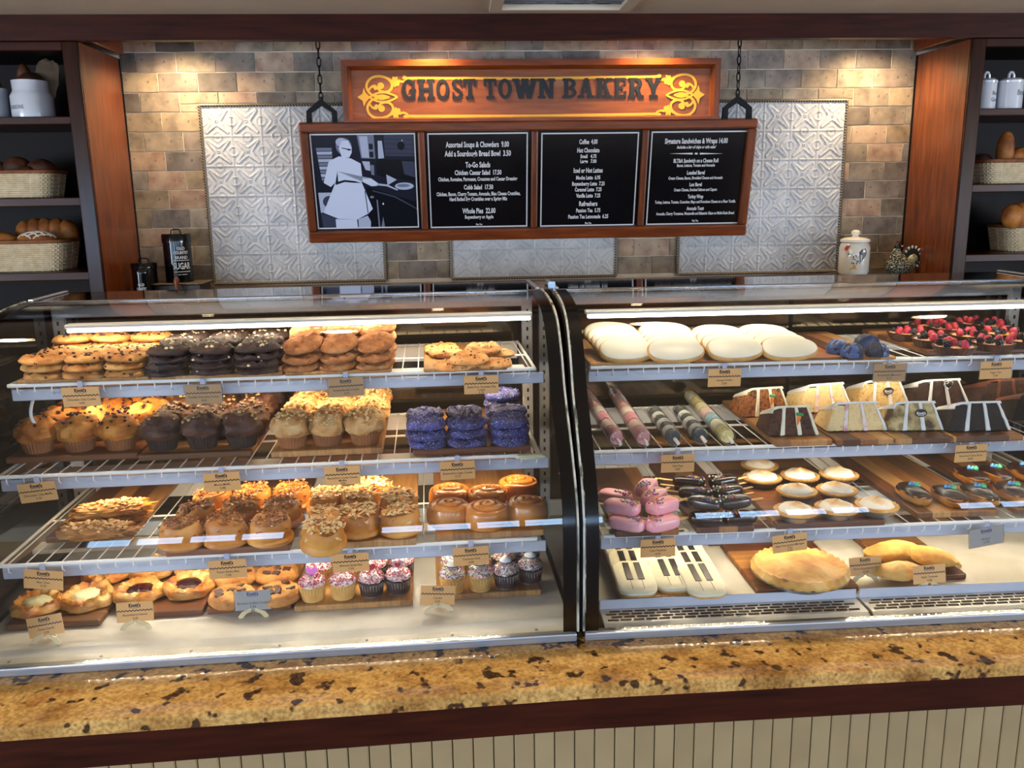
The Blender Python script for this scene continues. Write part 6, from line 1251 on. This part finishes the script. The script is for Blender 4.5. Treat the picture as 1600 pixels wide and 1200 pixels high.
def mtart(seed):
    b = MB(); b.lathe([(0.001, 0.010), (0.040, 0.010), (0.050, 0.021), (0.056, 0.023), (0.056, 0.028), (0.046, 0.029), (0.044, 0.026), (0.001, 0.026)], 48, lambda t, r, z: (r*(1+0.022*math.cos(20*t)) if r > 0.045 else r, z+0.001*math.cos(20*t) if r > 0.045 else z))
    f = MB(); f.lathe([(0.001, 0), (0.032, 0), (0.050, 0.020), (0.054, 0.0205), (0.001, 0.0206)], 32, lambda t, r, z: (r*(1+0.02*math.cos(16*t)), z))
    m_ = MB(); m_.lathe([(0.0455, 0.026), (0.043, 0.031), (0.034, 0.038), (0.022, 0.0425), (0.010, 0.045), (0.004, 0.048), (0.0006, 0.050)], 30, lambda t, r, z: (r*(1+0.04*math.cos(3*t+z*300+seed)+0.015*math.cos(24*t)*(r > 0.042)), z+0.0016*math.sin(2*t+z*420+seed)))
    return Proto('meringue_tart', None, [part('foil_cup', f.mesh('foil_cup', M_foilp)), part('crust', b.mesh('crust', M_shell)), part('meringue', m_.mesh('meringue', M_mer))])
mt = [mtart(s) for s in range(4)]
for i, (px, py, lb) in enumerate(((1191, 744, 'at the left end of the second row'), (1250, 741, 'in the middle of the second row'), (1311, 739, 'at the right end of the second row'), (1245, 765, 'at the left of the third row'), (1308, 763, 'at the right of the third row'), (1243, 795, 'at the left end of the front row'), (1307, 791, 'in the middle of the front row'), (1370, 787, 'at the right end of the front row'), (1187, 725, 'half hidden at the back, under the shelf edge'))):
    place(mt[i % 4], 'toasted meringue tart in a foil cup, '+lb, 'tart', 'meringue tarts', FR, px, py, ZP+0.030, ZP)
# eclairs
M_choux = mat('choux_pastry', ['9c5a18', 'bd7a26', 'cf923c'], 0.55, scale=20, bump=0.3); M_glaze = mat('chocolate_glaze', ['26120c', '351b13'], 0.32, spec=0.3, scale=10, bump=0.25, bscale=50, coat=0.08); M_rg = mat('mint_icing', '62d08c', 0.45); M_rbl = mat('sky_icing', '6cb2e2', 0.45)
def eclair(seed):
    b = MB(); b.blob(0.034, 0.068, 0.022, 0.10, 2, seed, 22, 14, flat=0.7, pw=0.85, M=T(0, 0, 0.0155)); g = MB(); g.blob(0.0335, 0.067, 0.0225, 0.10, 2, seed, 22, 14, pw=0.85, M=T(0, 0, 0.0168), fn=lambda x, y, z: (x, y, max(z, 0.004+0.003*math.sin(y*150))))
    r1, r2 = MB(), MB()
    for q in range(4): r1.blob(0.0058, 0.0046, 0.0062, 0.2, 3, q, 10, 7, M=T(-0.006+0.004*q, 0.010+0.006*math.sin(q*2), 0.041)); r2.blob(0.0056, 0.0046, 0.006, 0.2, 3, q+5, 10, 7, M=T(0.005+0.003*q, 0.001+0.006*math.cos(q*2), 0.041))
    return Proto('eclair', None, [part('pastry', b.mesh('pastry', M_choux)), part('chocolate_glaze', g.mesh('chocolate_glaze', M_glaze)), part('blue_icing', r1.mesh('blue_icing', M_rbl)), part('green_icing', r2.mesh('green_icing', M_rg))])
ec = [eclair(s) for s in (1, 2, 3)]
for i, (px, py, lb) in enumerate(((1428, 764, 'at the left end of the front row'), (1484, 768, 'second in the front row'), (1531, 766, 'third in the front row'), (1584, 763, 'fourth in the front row, at the right edge'), (1519, 738, 'at the left of the back row'), (1556, 735, 'second in the back row'), (1602, 732, 'third in the back row, cut by the right edge'))):
    place(ec[i % 3], 'chocolate eclair with blue-green icing, '+lb, 'eclair', 'chocolate eclairs', FR, px, py, ZP+0.030, ZP, rot=0.03*(i % 3))
# piano key cookies
M_fond = mat('cream_fondant', ['ded6b8', 'e8e1c8'], 0.45, scale=10); M_key = mat('black_key_icing', ['1c1c1d', '2a2a2b'], 0.4, scale=40)
pc_ = rounded(0.108, 0.165, 0.036); ks = []
base_m = slab(pc_, 0, 0.007, 0.02, MB()).mesh('biscuit', M_short); fm_ = slab([(x*1.015, y*1.008) for x, y in pc_], 0.0068, 0.0165, 0.06, MB()).mesh('cream_icing', M_fond)
def key(cx): return MB().prism([(cx-0.0085, -0.020), (cx+0.0085, -0.020), (cx+0.0085, 0.066), (cx-0.0085, 0.066)], 0.0164, 0.0185, 'xy').mesh('black_key', M_key, False)
def kline(cx): return MB().prism([(cx-0.0006, -0.066), (cx+0.0006, -0.066), (cx+0.0006, -0.0202), (cx-0.0006, -0.0202)], 0.0163, 0.0171, 'xy').mesh('key_line', M_key, False)
pia = Proto('piano_cookie', None, [part('biscuit', base_m), part('cream_icing', fm_)]+[q for cx in (-0.015, 0.017) for q in (part('black_key', key(cx)), part('key_line', kline(cx)))])
for c, (px, py, n) in enumerate(((992, 902, 4), (1049, 896, 3), (1098, 904, 4))):
    p = at_z(px, py, ZR4+BT+0.025, FR)
    for k_ in range(n):
        pia.put(f"cream cookie iced like piano keys, {['front', 'second', 'third', 'rear'][k_]} of the overlapping row {nth(c, 3)}", CK, 'piano key cookies', FR @ T(p.x, p.y+0.01+k_*0.074, ZR4+BT+0.010+0.004*k_) @ RX(0.13 if k_ or n else 0) @ RZ(0.02*(c-1)))
# whole pie and turnovers
M_pie = mat('golden_pie_crust', ['b97f36', 'd39f4c', 'e2b870'], 0.6, scale=14, detail=6, bump=0.9, bscale=40, speck=('8f5a26', 16, 0.68)); R0 = 0.128
pb = MB(); pb.lathe([(0.001, 0.012), (R0*0.7, 0.012), (R0*0.86, 0.026), (R0*1.0, 0.027), (R0*1.035, 0.036), (R0*0.96, 0.051), (R0*0.88, 0.048), (R0*0.80, 0.045), (R0*0.6, 0.053), (R0*0.3, 0.060), (0.001, 0.062)], 120, lambda t, r, z: (r*(1+0.010*math.cos(30*t)*(r > R0*0.85)), z+0.0025*noise.noise(Vector((r*30*math.cos(t), r*30*math.sin(t), 3)))+0.0024*math.cos(30*t)*(r > R0*0.85)))
pan = MB(); pan.lathe([(0.001, 0), (R0*0.70, 0), (R0*0.88, 0.0245), (R0*1.025, 0.0255), (R0*1.025, 0.0265), (0.001, 0.0268)], 40)
p = at_z(1250, 882, ZR4+BT+0.048, FR); Proto('whole_pie', None, [part('pie_pan', pan.mesh('pie_pan', M_foilp)), part('crust', pb.mesh('crust', M_pie))]).put('large golden whole pie in a foil pan', 'pie', None, FR @ T(p.x, p.y, ZR4+BT+0.0004))
def turnover(seed, s):
    b = MB(); b.blob(0.078*s, 0.040*s, 0.032*s, 0.10, 2, seed, 30, 16, flat=0.45, oct2=0.04, M=T(0, 0, 0.0145*s), fn=lambda x, y, z: (x, y-0.016*s*(1-(x/(0.078*s))**2), z*(1-0.35*abs(x)/(0.08*s)))); f = MB(); f.tube(catmull([(-0.078*s, -0.006*s, 0.007), (-0.05*s, 0.026*s, 0.007), (0, 0.036*s, 0.008), (0.05*s, 0.026*s, 0.007), (0.078*s, -0.006*s, 0.007)], 8), [0.0055+0.002*math.sin(q*2.2) for q in range(33)], 7)
    return Proto('turnover', None, [part('pastry', b.mesh('pastry', M_pie)), part('crimped_edge', f.mesh('crimped_edge', M_pie))])
z = ZR4+BT+0.0005
for (px, py, s, rz, zz, lb) in ((1396, 856, 1.15, 0.05, 0, 'large golden turnover at the back of its board'), (1402, 884, 0.95, 0.06, 0, 'golden turnover in front, behind its price card'), (1456, 862, 1.0, -0.85, 0.012, 'golden turnover leaning at the right of the back one')):
    p = at_z(px, py, z+0.026+zz, FR); turnover(int(px), s).put(lb, 'turnover', 'golden turnovers', FR @ T(p.x, p.y, z+zz) @ RZ(rz))
p = at_z(1160, 846, ZR4+0.064, FR); price_tag(['Cake Popsicle', '4.50'], FR, (p.x, 0.55, ZR4+0.018+0.046), 0, 'price card standing at the back left of the pie, hidden by the shelf edge', True, lean=0.18)

# ================================================================== things on the back counter
def W_at(px, py, y): return at_y(px, py, y)
M_ceram = mat('glazed_ceramic', ['d6d0c0', 'ded9cb'], 0.15, scale=3, coat=0.6); M_cream2 = mat('white_crock', ['c4c6cc', 'd2d4d8'], 0.2, scale=3, coat=0.4)
j = thing('cookie_jar', 'white ceramic cookie jar with painted rooster, on a dark round mat', 'jar', T(1.955, 4.17, CT+0.012) @ RZ(-0.52))
r = 0.072; obj('jar_body', MB().lathe([(0.001, 0), (r*0.93, 0), (r, 0.012), (r, 0.128), (r*0.93, 0.146), (r*0.86, 0.152), (0.001, 0.152)], 36).mesh('jar_body', M_ceram), j)
obj('lid', MB().lathe([(0.001, 0.1525), (r*0.9, 0.1525), (r*0.99, 0.158), (r*0.97, 0.168), (r*0.7, 0.176), (0.018, 0.180), (0.013, 0.186), (0.020, 0.196), (0.021, 0.205), (0.012, 0.213), (0.001, 0.214)], 36).mesh('lid', M_ceram), j)
def wrap(poly, mi, m_, rr, cx, cz, k=1.0):         # flat print bent round the jar
    m_.add([((rr)*math.sin((x*k+cx)/rr), -(rr)*math.cos((x*k+cx)/rr), cz+z_*k) for x, z_ in poly], [list(range(len(poly)))], mi)
rp = MB(); rr = r+0.0006; k_ = 0.0011
def rpt(pts, mi, off=0.0): wrap([((x-62)*k_, (95-z_)*k_) for x, z_ in pts], mi, rp, rr+off, 0.0, 0.078)
rpt([(30, 62), (45, 60), (60, 92), (80, 90), (95, 70), (108, 60), (100, 105), (85, 118), (70, 122), (50, 112), (35, 88)], 0); rpt([(88, 66), (100, 52), (118, 50), (125, 66), (122, 82), (110, 96), (95, 112), (92, 90)], 1, 0.0002)
rpt([(22, 62), (24, 48), (32, 38), (52, 36), (44, 46), (40, 56), (34, 62), (28, 56)], 2, 0.0003); rpt([(66, 122), (78, 122), (76, 134), (88, 140), (70, 138), (58, 142), (48, 138), (66, 132)], 3); rd = random.Random(2)
for q in range(26):
    x, z_ = rd.uniform(38, 92), rd.uniform(72, 116); rpt([(x, z_), (x+5, z_-2), (x+6, z_+1.5), (x+1, z_+2)], 1, 0.0004)
obj('rooster_print', rp.mesh('rooster_print', [mat('print_white', 'b8b4a8', 0.4), mat('print_black', '15171a', 0.4), mat('print_red', 'b8301c', 0.4), mat('print_ochre', 'c9902f', 0.4)], False), j)
thing('round_mat', 'dark round mat under the rooster cookie jar', 'mat', T(1.955, 4.17, CT), None, MB().lathe([(0.001, 0.0005), (0.130, 0.0005), (0.135, 0.006), (0.128, 0.0115), (0.001, 0.0115)], 36).mesh('round_mat', mat('dark_woven_mat', ['2c2018', '46362a'], 0.5, scale=40)))
h = thing('hen_figurine', 'speckled black and white ceramic hen with spotted fan tail', 'figurine', T(2.19, 4.16, CT) @ RZ(0.12)); M_hen = mat('speckled_glaze', ['14150f', '1f211a', '8b8a76', 'a8a690'], 0.25, scale=170, detail=2, ramp=(0.40, 0.60), coat=0.5)
obj('body', MB().blob(0.070, 0.052, 0.062, 0.05, 2, 3, 24, 16, flat=0.78, M=T(-0.010, 0, 0.048), fn=lambda x, y, z: (x*(1-0.25*max(0, z)/0.06)-0.12*max(0, z), y*(1-0.3*max(0, z)/0.06), z*1.0)).mesh('body', M_hen), h)
obj('neck', MB().lathe([(0.040, 0.06), (0.032, 0.09), (0.022, 0.115), (0.017, 0.130), (0.001, 0.138)], 18, lambda t, r_, z_: (r_, z_), M=T(-0.026, 0, 0) @ RY(-0.02)).mesh('neck', M_hen), h)
obj('head', MB().blob(0.017, 0.014, 0.018, 0.05, 2, 1, 14, 10, M=T(-0.024, 0, 0.140)).mesh('head', mat('hen_head_black', '15110f', 0.3)), h); obj('comb', MB().blob(0.010, 0.004, 0.010, 0.3, 4, 2, 12, 8, M=T(-0.020, 0, 0.160)).mesh('comb', mat('hen_comb', '5a1d18', 0.4)), h); obj('beak', MB().lathe([(0.005, 0), (0.001, 0.012)], 8, M=T(-0.012, -0.008, 0.142) @ RY(1.2)).mesh('beak', mat('hen_beak', 'c9a98a', 0.4)), h)
obj('tail', MB().prism([(0.052+0.050*math.cos(a), 0.085+0.058*math.sin(a)) for a in [q*2*PI/24 for q in range(24)]], -0.010, 0.012).mesh('tail', mat('hen_tail_green', '2b2c22', 0.3, coat=0.5)), h); obj('wing', MB().blob(0.030, 0.014, 0.045, 0.1, 3, 5, 14, 10, M=T(0.042, -0.018, 0.062) @ RY(0.5)).mesh('wing', mat('hen_wing', ['8f8a52', 'b5b08a', '2c2c22'], 0.3, scale=60)), h)
for q in range(9):
    a = 2.5-q*0.42; obj('white_spot', MB().blob(0.0085, 0.004, 0.0065, 0, 1, 0, 10, 6, M=T(0.052+0.047*math.cos(a), -0.0115, 0.085+0.054*math.sin(a)) @ RY(-a)).mesh('white_spot', M_ceram), h)
M_tin_b = mat('black_tin', ['08090b', '0d0e11'], 0.10, scale=3, spec=0.4); M_wl = mat('tin_white_print', 'c9c9c6', 0.4)
def canister(loc, r, H, lines, lb, rot=0.0, handle=True):
    c = thing('canister', lb, 'canister', T(*loc) @ RZ(rot)); obj('tin', MB().lathe([(0.001, 0), (r, 0), (r, H*0.86), (0.001, H*0.86)], 32).mesh('tin', M_tin_b), c)
    ld = obj('lid', MB().lathe([(r*1.03, H*0.82), (r*1.05, H*0.822), (r*1.05, H*0.97), (r*1.0, H), (0.001, H)], 32).mesh('lid', M_tin_b), c)
    if handle: obj('handle', MB().tube([(-0.022, 0, H), (-0.020, 0, H+0.013), (-0.012, 0, H+0.019), (0.012, 0, H+0.019), (0.020, 0, H+0.013), (0.022, 0, H)], 0.003, 6).mesh('handle', M_tin_b), ld)
    m = MB()
    for s, cz, hh, ww in lines:
        if s == '-': vs, fs, wd = [(-.5, 0), (.5, 0), (.5, 1), (-.5, 1)], [(0, 1, 2, 3)], 1.0; pts = [(x*ww, cz+y*hh) for x, y in [(-.5+i/12, y) for y in (0, 1) for i in range(13)]]; fs = [(i, i+1, 14+i, 13+i) for i in range(12)]
        else:
            vs, fs, wd = text_geo(s, 0.03); pts = [((x/wd-0.5)*ww, cz+y*hh) for x, y in vs]
        m.add([((r+0.0008)*math.sin(x/r), -(r+0.0008)*math.cos(x/r), z_) for x, z_ in pts], fs)
    if lines: obj('lettering', m.mesh('lettering', M_wl, False), c)
    return c
canister((-1.287, 4.19, CT+0.040), 0.062, 0.222, [('OLD', 0.150, 0.013, 0.036), ('COUNTRY', 0.130, 0.014, 0.068), ('BRAND', 0.108, 0.014, 0.058), ('-', 0.100, 0.003, 0.078), ('SUGAR', 0.062, 0.029, 0.080), ('-', 0.048, 0.003, 0.078), ('NET WEIGHT', 0.034, 0.005, 0.042)], 'tall black canister lettered OLD COUNTRY BRAND SUGAR', rot=0.55)
canister((-1.428, 4.14, CT+0.001), 0.055, 0.134, [('OLD', 0.052, 0.012, 0.03), ('COUNTRY', 0.034, 0.012, 0.05)], 'small black canister with wire handle left of the sugar tin', rot=0.2)
canister((-1.398, 4.02, CT+0.001), 0.036, 0.115, [('OLD', 0.040, 0.012, 0.028), ('COUNTRY', 0.022, 0.012, 0.044)], 'smallest black canister standing before the other small one', rot=0.05, handle=False)
b = thing('wooden_box', 'low dark box under the sugar canister', 'box', T(-1.27, 4.17, CT)); obj('box_body', MB().bbox((0.21, 0.17, 0.034), 0.004, M=T(0, 0, 0.0175)).mesh('box_body', mat('dark_box_wood', ['1f1813', '2f251d'], 0.5, scale=12), False), b); obj('lid', MB().bbox((0.225, 0.185, 0.005), 0.002, M=T(0.004, 0, 0.037)).mesh('lid', mat('box_lid_wood', ['4a3d30', '5d4d3d'], 0.5, scale=12), False), b)
g = thing('wooden_handle_tool', 'small tool with rounded brown wooden handle before the sugar canister', 'utensil', T(-1.262, 4.055, CT+0.001)); obj('handle', MB().lathe([(0.005, 0), (0.009, 0.004), (0.011, 0.030), (0.013, 0.050), (0.0125, 0.062), (0.006, 0.070), (0.001, 0.071)], 16).mesh('handle', mat('handle_wood', ['5a2a16', '743a20'], 0.3, scale=10)), g); obj('ferrule', MB().lathe([(0.0075, -0.0002), (0.0075, 0.006)], 14, caps=False).mesh('ferrule', M_chrome), g)

# ================================================================== bread shelving contents
M_wick = mat('white_wicker', ['c8b48e', 'dcc9a6'], 0.7, scale=40); M_wickr = mat('brown_wicker_rim', ['6b3f22', '8a5630'], 0.6, scale=40); M_loaf = mat('bread_crust', ['6b3410', '94551e', 'b3742f'], 0.6, scale=14, detail=5, bump=0.5, bscale=50, vary=0.08); M_loafd = mat('dark_bread_crust', ['2c1308', '4a240f', '623616'], 0.6, scale=14, detail=5, bump=0.4, bscale=50); M_flour = mat('floured_crust', ['b59468', 'd0b48c', '8a5c30'], 0.8, scale=16)
def basket(loc, lx, ly, H, lb):
    k = thing('bread_basket', lb, 'basket', T(*loc), 'white wicker bread baskets'); rows = int(H/0.0085)
    def loop(s, n=64): 
        out = []
        for i in range(n): t = 2*PI*i/n; out.append((lx/2*s*math.copysign(abs(math.cos(t))**0.45, math.cos(t)), ly/2*s*math.copysign(abs(math.sin(t))**0.45, math.sin(t))))
        return out
    w_ = MB()
    for i in range(rows):
        z_ = 0.006+i*0.0085; s = 0.90+0.10*i/rows; pts = [(x*(1+0.012*math.cos(PI*q+i*PI)), y*(1+0.012*math.cos(PI*q+i*PI)), z_) for q, (x, y) in enumerate(loop(s))]; w_.tube(pts, 0.0040, 5, closed=True)
    obj('woven_side', w_.mesh('woven_side', M_wick), k, kind='stuff'); st = MB()
    for q, (x, y) in enumerate(loop(1.0)):
        if q % 2 == 0: st.tube([(x*0.9, y*0.9, 0), (x, y, H)], 0.0028, 4)
    obj('stakes', st.mesh('stakes', M_wick), k, kind='stuff'); obj('rim', MB().tube([(x*1.01, y*1.01, H+0.004) for x, y in loop(1.0)], 0.008, 8, closed=True).mesh('rim', M_wickr), k); fl_ = loop(0.9); obj('base', MB().prism(fl_, 0.001, 0.006, 'xy').mesh('base', M_wickr, False), k)
    return k
def loaf(nm, loc, rx, ry, rz_, lb, m_, rot=0.0, score=None, seed=1, braid=False):
    o = thing(nm, lb, 'bread', T(*loc) @ RZ(rot)); b = MB()
    if braid:
        for i in range(5): b.blob(rx*0.36, ry*0.9, rz_*(0.75+0.25*math.sin(PI*(i+.5)/5)), 0.08, 2, seed+i, 16, 10, M=T(-rx*0.72+rx*0.36*i, 0, rz_*0.8) @ RZ(0.45))
    else: b.blob(rx, ry, rz_, 0.06, 2, seed, 26, 14, flat=0.7, M=T(0, 0, rz_*0.7))
    obj('crust', b.mesh('crust', m_), o)
    if score:
        s = MB()
        for q in range(-2, 3):
            for ax in (0, 1):
                pts = []
                for i in range(11):
                    u = -0.8+1.6*i/10; v = q*0.36; d_ = 1-u*u*0.9-v*v
                    if d_ < 0.03: continue
                    x, y = (u, v) if ax == 0 else (v, u); x, y = (x+y)*0.7, (x-y)*0.7; pts.append((x*rx, y*ry, rz_*0.7+rz_*1.02*math.sqrt(max(0, 1-x*x-y*y))))
                if len(pts) > 2: s.tube(pts, 0.0035, 5)
        obj('flour_lines', s.mesh('flour_lines', mat('flour_white', 'd8cdb8', 0.8)), o, kind='stuff')
    return o
YS = 4.06
def crock(loc, prof, lb, lines, m_=None, knob=False, rot=0.0, lidded=False):
    c = thing('crock', lb, 'crock', T(*loc) @ RZ(rot)); obj('body', MB().lathe(prof, 32).mesh('body', m_ or M_cream2), c); r = max(p[0] for p in prof); H = prof[-1][1]
    if lidded:
        l_ = obj('lid', MB().lathe([(0.001, H+0.0005), (r*1.03, H+0.0005), (r*1.05, H+0.010), (r*0.8, H+0.020), (0.001, H+0.024)], 32).mesh('lid', M_cream2), c); obj('handle', MB().tube([(-0.020, 0, H+0.020), (-0.018, 0, H+0.038), (-0.008, 0, H+0.048), (0.008, 0, H+0.048), (0.018, 0, H+0.038), (0.020, 0, H+0.020)], 0.006, 8).mesh('handle', M_cream2), l_)
    m = MB()
    for s, cz, hh, ww in lines:
        vs, fs, wd = text_geo(s, 0.0); m.add([((r+0.001)*math.sin((x/wd-0.5)*ww/r), -(r+0.001)*math.cos((x/wd-0.5)*ww/r), cz+y*hh) for x, y in vs], fs)
    if lines: obj('lettering', m.mesh('lettering', mat('grey_crock_print', '4a4f5c', 0.5), False), c)
    return c
p = W_at(53, 178, YS); r = 0.084
crock((p.x, YS, 1.9455), [(0.001, 0), (r, 0), (r*1.02, 0.012), (r*1.02, 0.095), (r*0.90, 0.112), (r*0.86, 0.120), (r*0.88, 0.160), (r*0.80, 0.160), (r*0.78, 0.120), (0.001, 0.110)], 'white stoneware crock holding bread and paper, top left shelf', [('BOISSONS', 0.040, 0.016, 0.075)], rot=-0.45)
loaf('bread_loaf', (p.x+0.005, YS, 2.057), 0.060, 0.050, 0.05, 'brown bread loaf standing in the white crock', M_loafd, 0.3, seed=4); loaf('baguette', (p.x-0.025, YS+0.01, 2.085), 0.030, 0.026, 0.055, 'dark crusty bread end sticking out of the white crock', M_loafd, 0.8, seed=7)
pb_ = thing('paper_wrap', 'crumpled brown paper behind the bread in the white crock', 'paper', T(p.x+0.06, YS+0.02, 2.11)); obj('sheet', MB().blob(0.055, 0.010, 0.085, 0.25, 3, 5, 18, 12, pw=0.8, M=RY(0.3)).mesh('sheet', mat('brown_paper', ['4a3b2a', '5f4d38'], 0.8, scale=12)), pb_)
p2 = W_at(-12, 178, YS); r = 0.072; crock((p2.x, YS, 1.9455), [(0.001, 0), (r, 0), (r, 0.012), (r, 0.130), (r*0.9, 0.130), (0.001, 0.12)], 'grey-white crock at the left edge of the top shelf', [], mat('grey_crock', ['7d8088', '8b8e96'], 0.3, scale=3)); loaf('bread_loaf', (p2.x, YS, 2.045), 0.05, 0.05, 0.055, 'dark bread in the crock at the left edge', M_loafd, seed=9)
pL = W_at(82, 308, 3.96); w_ = 0.42; basket((pL.x-w_/2, 4.06, 1.6155), w_, 0.24, 0.105, 'white wicker basket on the second left shelf, full of dark rolls')
for i, (dx_, dy_, dz_, s) in enumerate(((-0.055, 0, 0.075, 1.0), (-0.165, 0.02, 0.080, 1.05), (-0.10, -0.045, 0.06, 0.8), (-0.26, 0, 0.075, 1.0))): loaf('bread_roll', (pL.x+dx_-0.02, 4.06+dy_, 1.6155+dz_), 0.062*s, 0.055*s, 0.055*s, f'round dark bread roll in the second left shelf basket, {nth([3, 1, 2, 0][i], 4)}', M_loafd, i, seed=i+2)
pL2 = W_at(103, 428, 3.95); w_ = 0.46; basket((pL2.x-w_/2, 4.06, 1.3005), w_, 0.26, 0.125, 'white wicker basket on the third left shelf, with a scored loaf')
loaf('braided_loaf', (pL2.x-0.135, 4.125, 1.395), 0.125, 0.055, 0.075, 'dark braided loaf at the back of the third left shelf basket', M_loaf, 0.05, braid=True, seed=3); loaf('scored_loaf', (pL2.x-0.125, 4.00, 1.402), 0.085, 0.052, 0.040, 'floured round loaf with crossed score lines', M_loaf, 0.0, score=True, seed=6); loaf('bread_loaf', (pL2.x-0.30, 4.02, 1.395), 0.095, 0.055, 0.045, 'golden long loaf at the left edge of the third left shelf basket', M_loaf, 0.25, seed=8)
p = W_at(1539, 170, 3.97); r = 0.047
for px, rr_, ln, lb in ((1537, 0.046, [('Bou', 0.062, 0.018, 0.032), ('Grou', 0.034, 0.018, 0.040)], 'white lidded canister beside the right stile, on the top right shelf'), (1575, 0.055, [('Brou', 0.060, 0.024, 0.050)], 'larger white lidded canister further along the top right shelf')):
    p = W_at(px, 171, 3.99); crock((p.x, 3.99, 1.9455), [(0.001, 0), (rr_, 0), (rr_, 0.116), (0.001, 0.116)], lb, ln, lidded=True, rot=0.5)
pR = W_at(1534, 288, 3.97); w_ = 0.40; basket((pR.x+w_/2, 4.06, 1.6155), w_, 0.24, 0.100, 'white wicker basket on the second right shelf'); loaf('bread_loaf', (pR.x+0.135, 4.03, 1.71), 0.036, 0.04, 0.085, 'golden loaf standing up in the second right shelf basket', M_loaf, 0.4, seed=5); loaf('bread_loaf', (pR.x+0.24, 4.05, 1.70), 0.09, 0.055, 0.05, 'golden loaf lying in the second right shelf basket', M_loaf, 0.2, seed=6); loaf('bread_roll', (pR.x+0.055, 4.08, 1.69), 0.05, 0.045, 0.04, 'dark roll at the left of the second right shelf basket', M_loafd, seed=2)
pR2 = W_at(1578, 392, 3.97); w_ = 0.42; basket((pR2.x+w_/2, 4.09, 1.3005), w_, 0.24, 0.115, 'white wicker basket on the third right shelf'); loaf('braided_loaf', (pR2.x+0.10, 4.04, 1.41), 0.15, 0.055, 0.07, 'golden braided loaf hanging over the third right shelf basket', M_loaf, 0.5, braid=True, seed=12); loaf('bread_loaf', (pR2.x+0.24, 4.06, 1.405), 0.12, 0.06, 0.05, 'golden loaf behind the braided one in the third right basket', M_loaf, -0.1, seed=13)
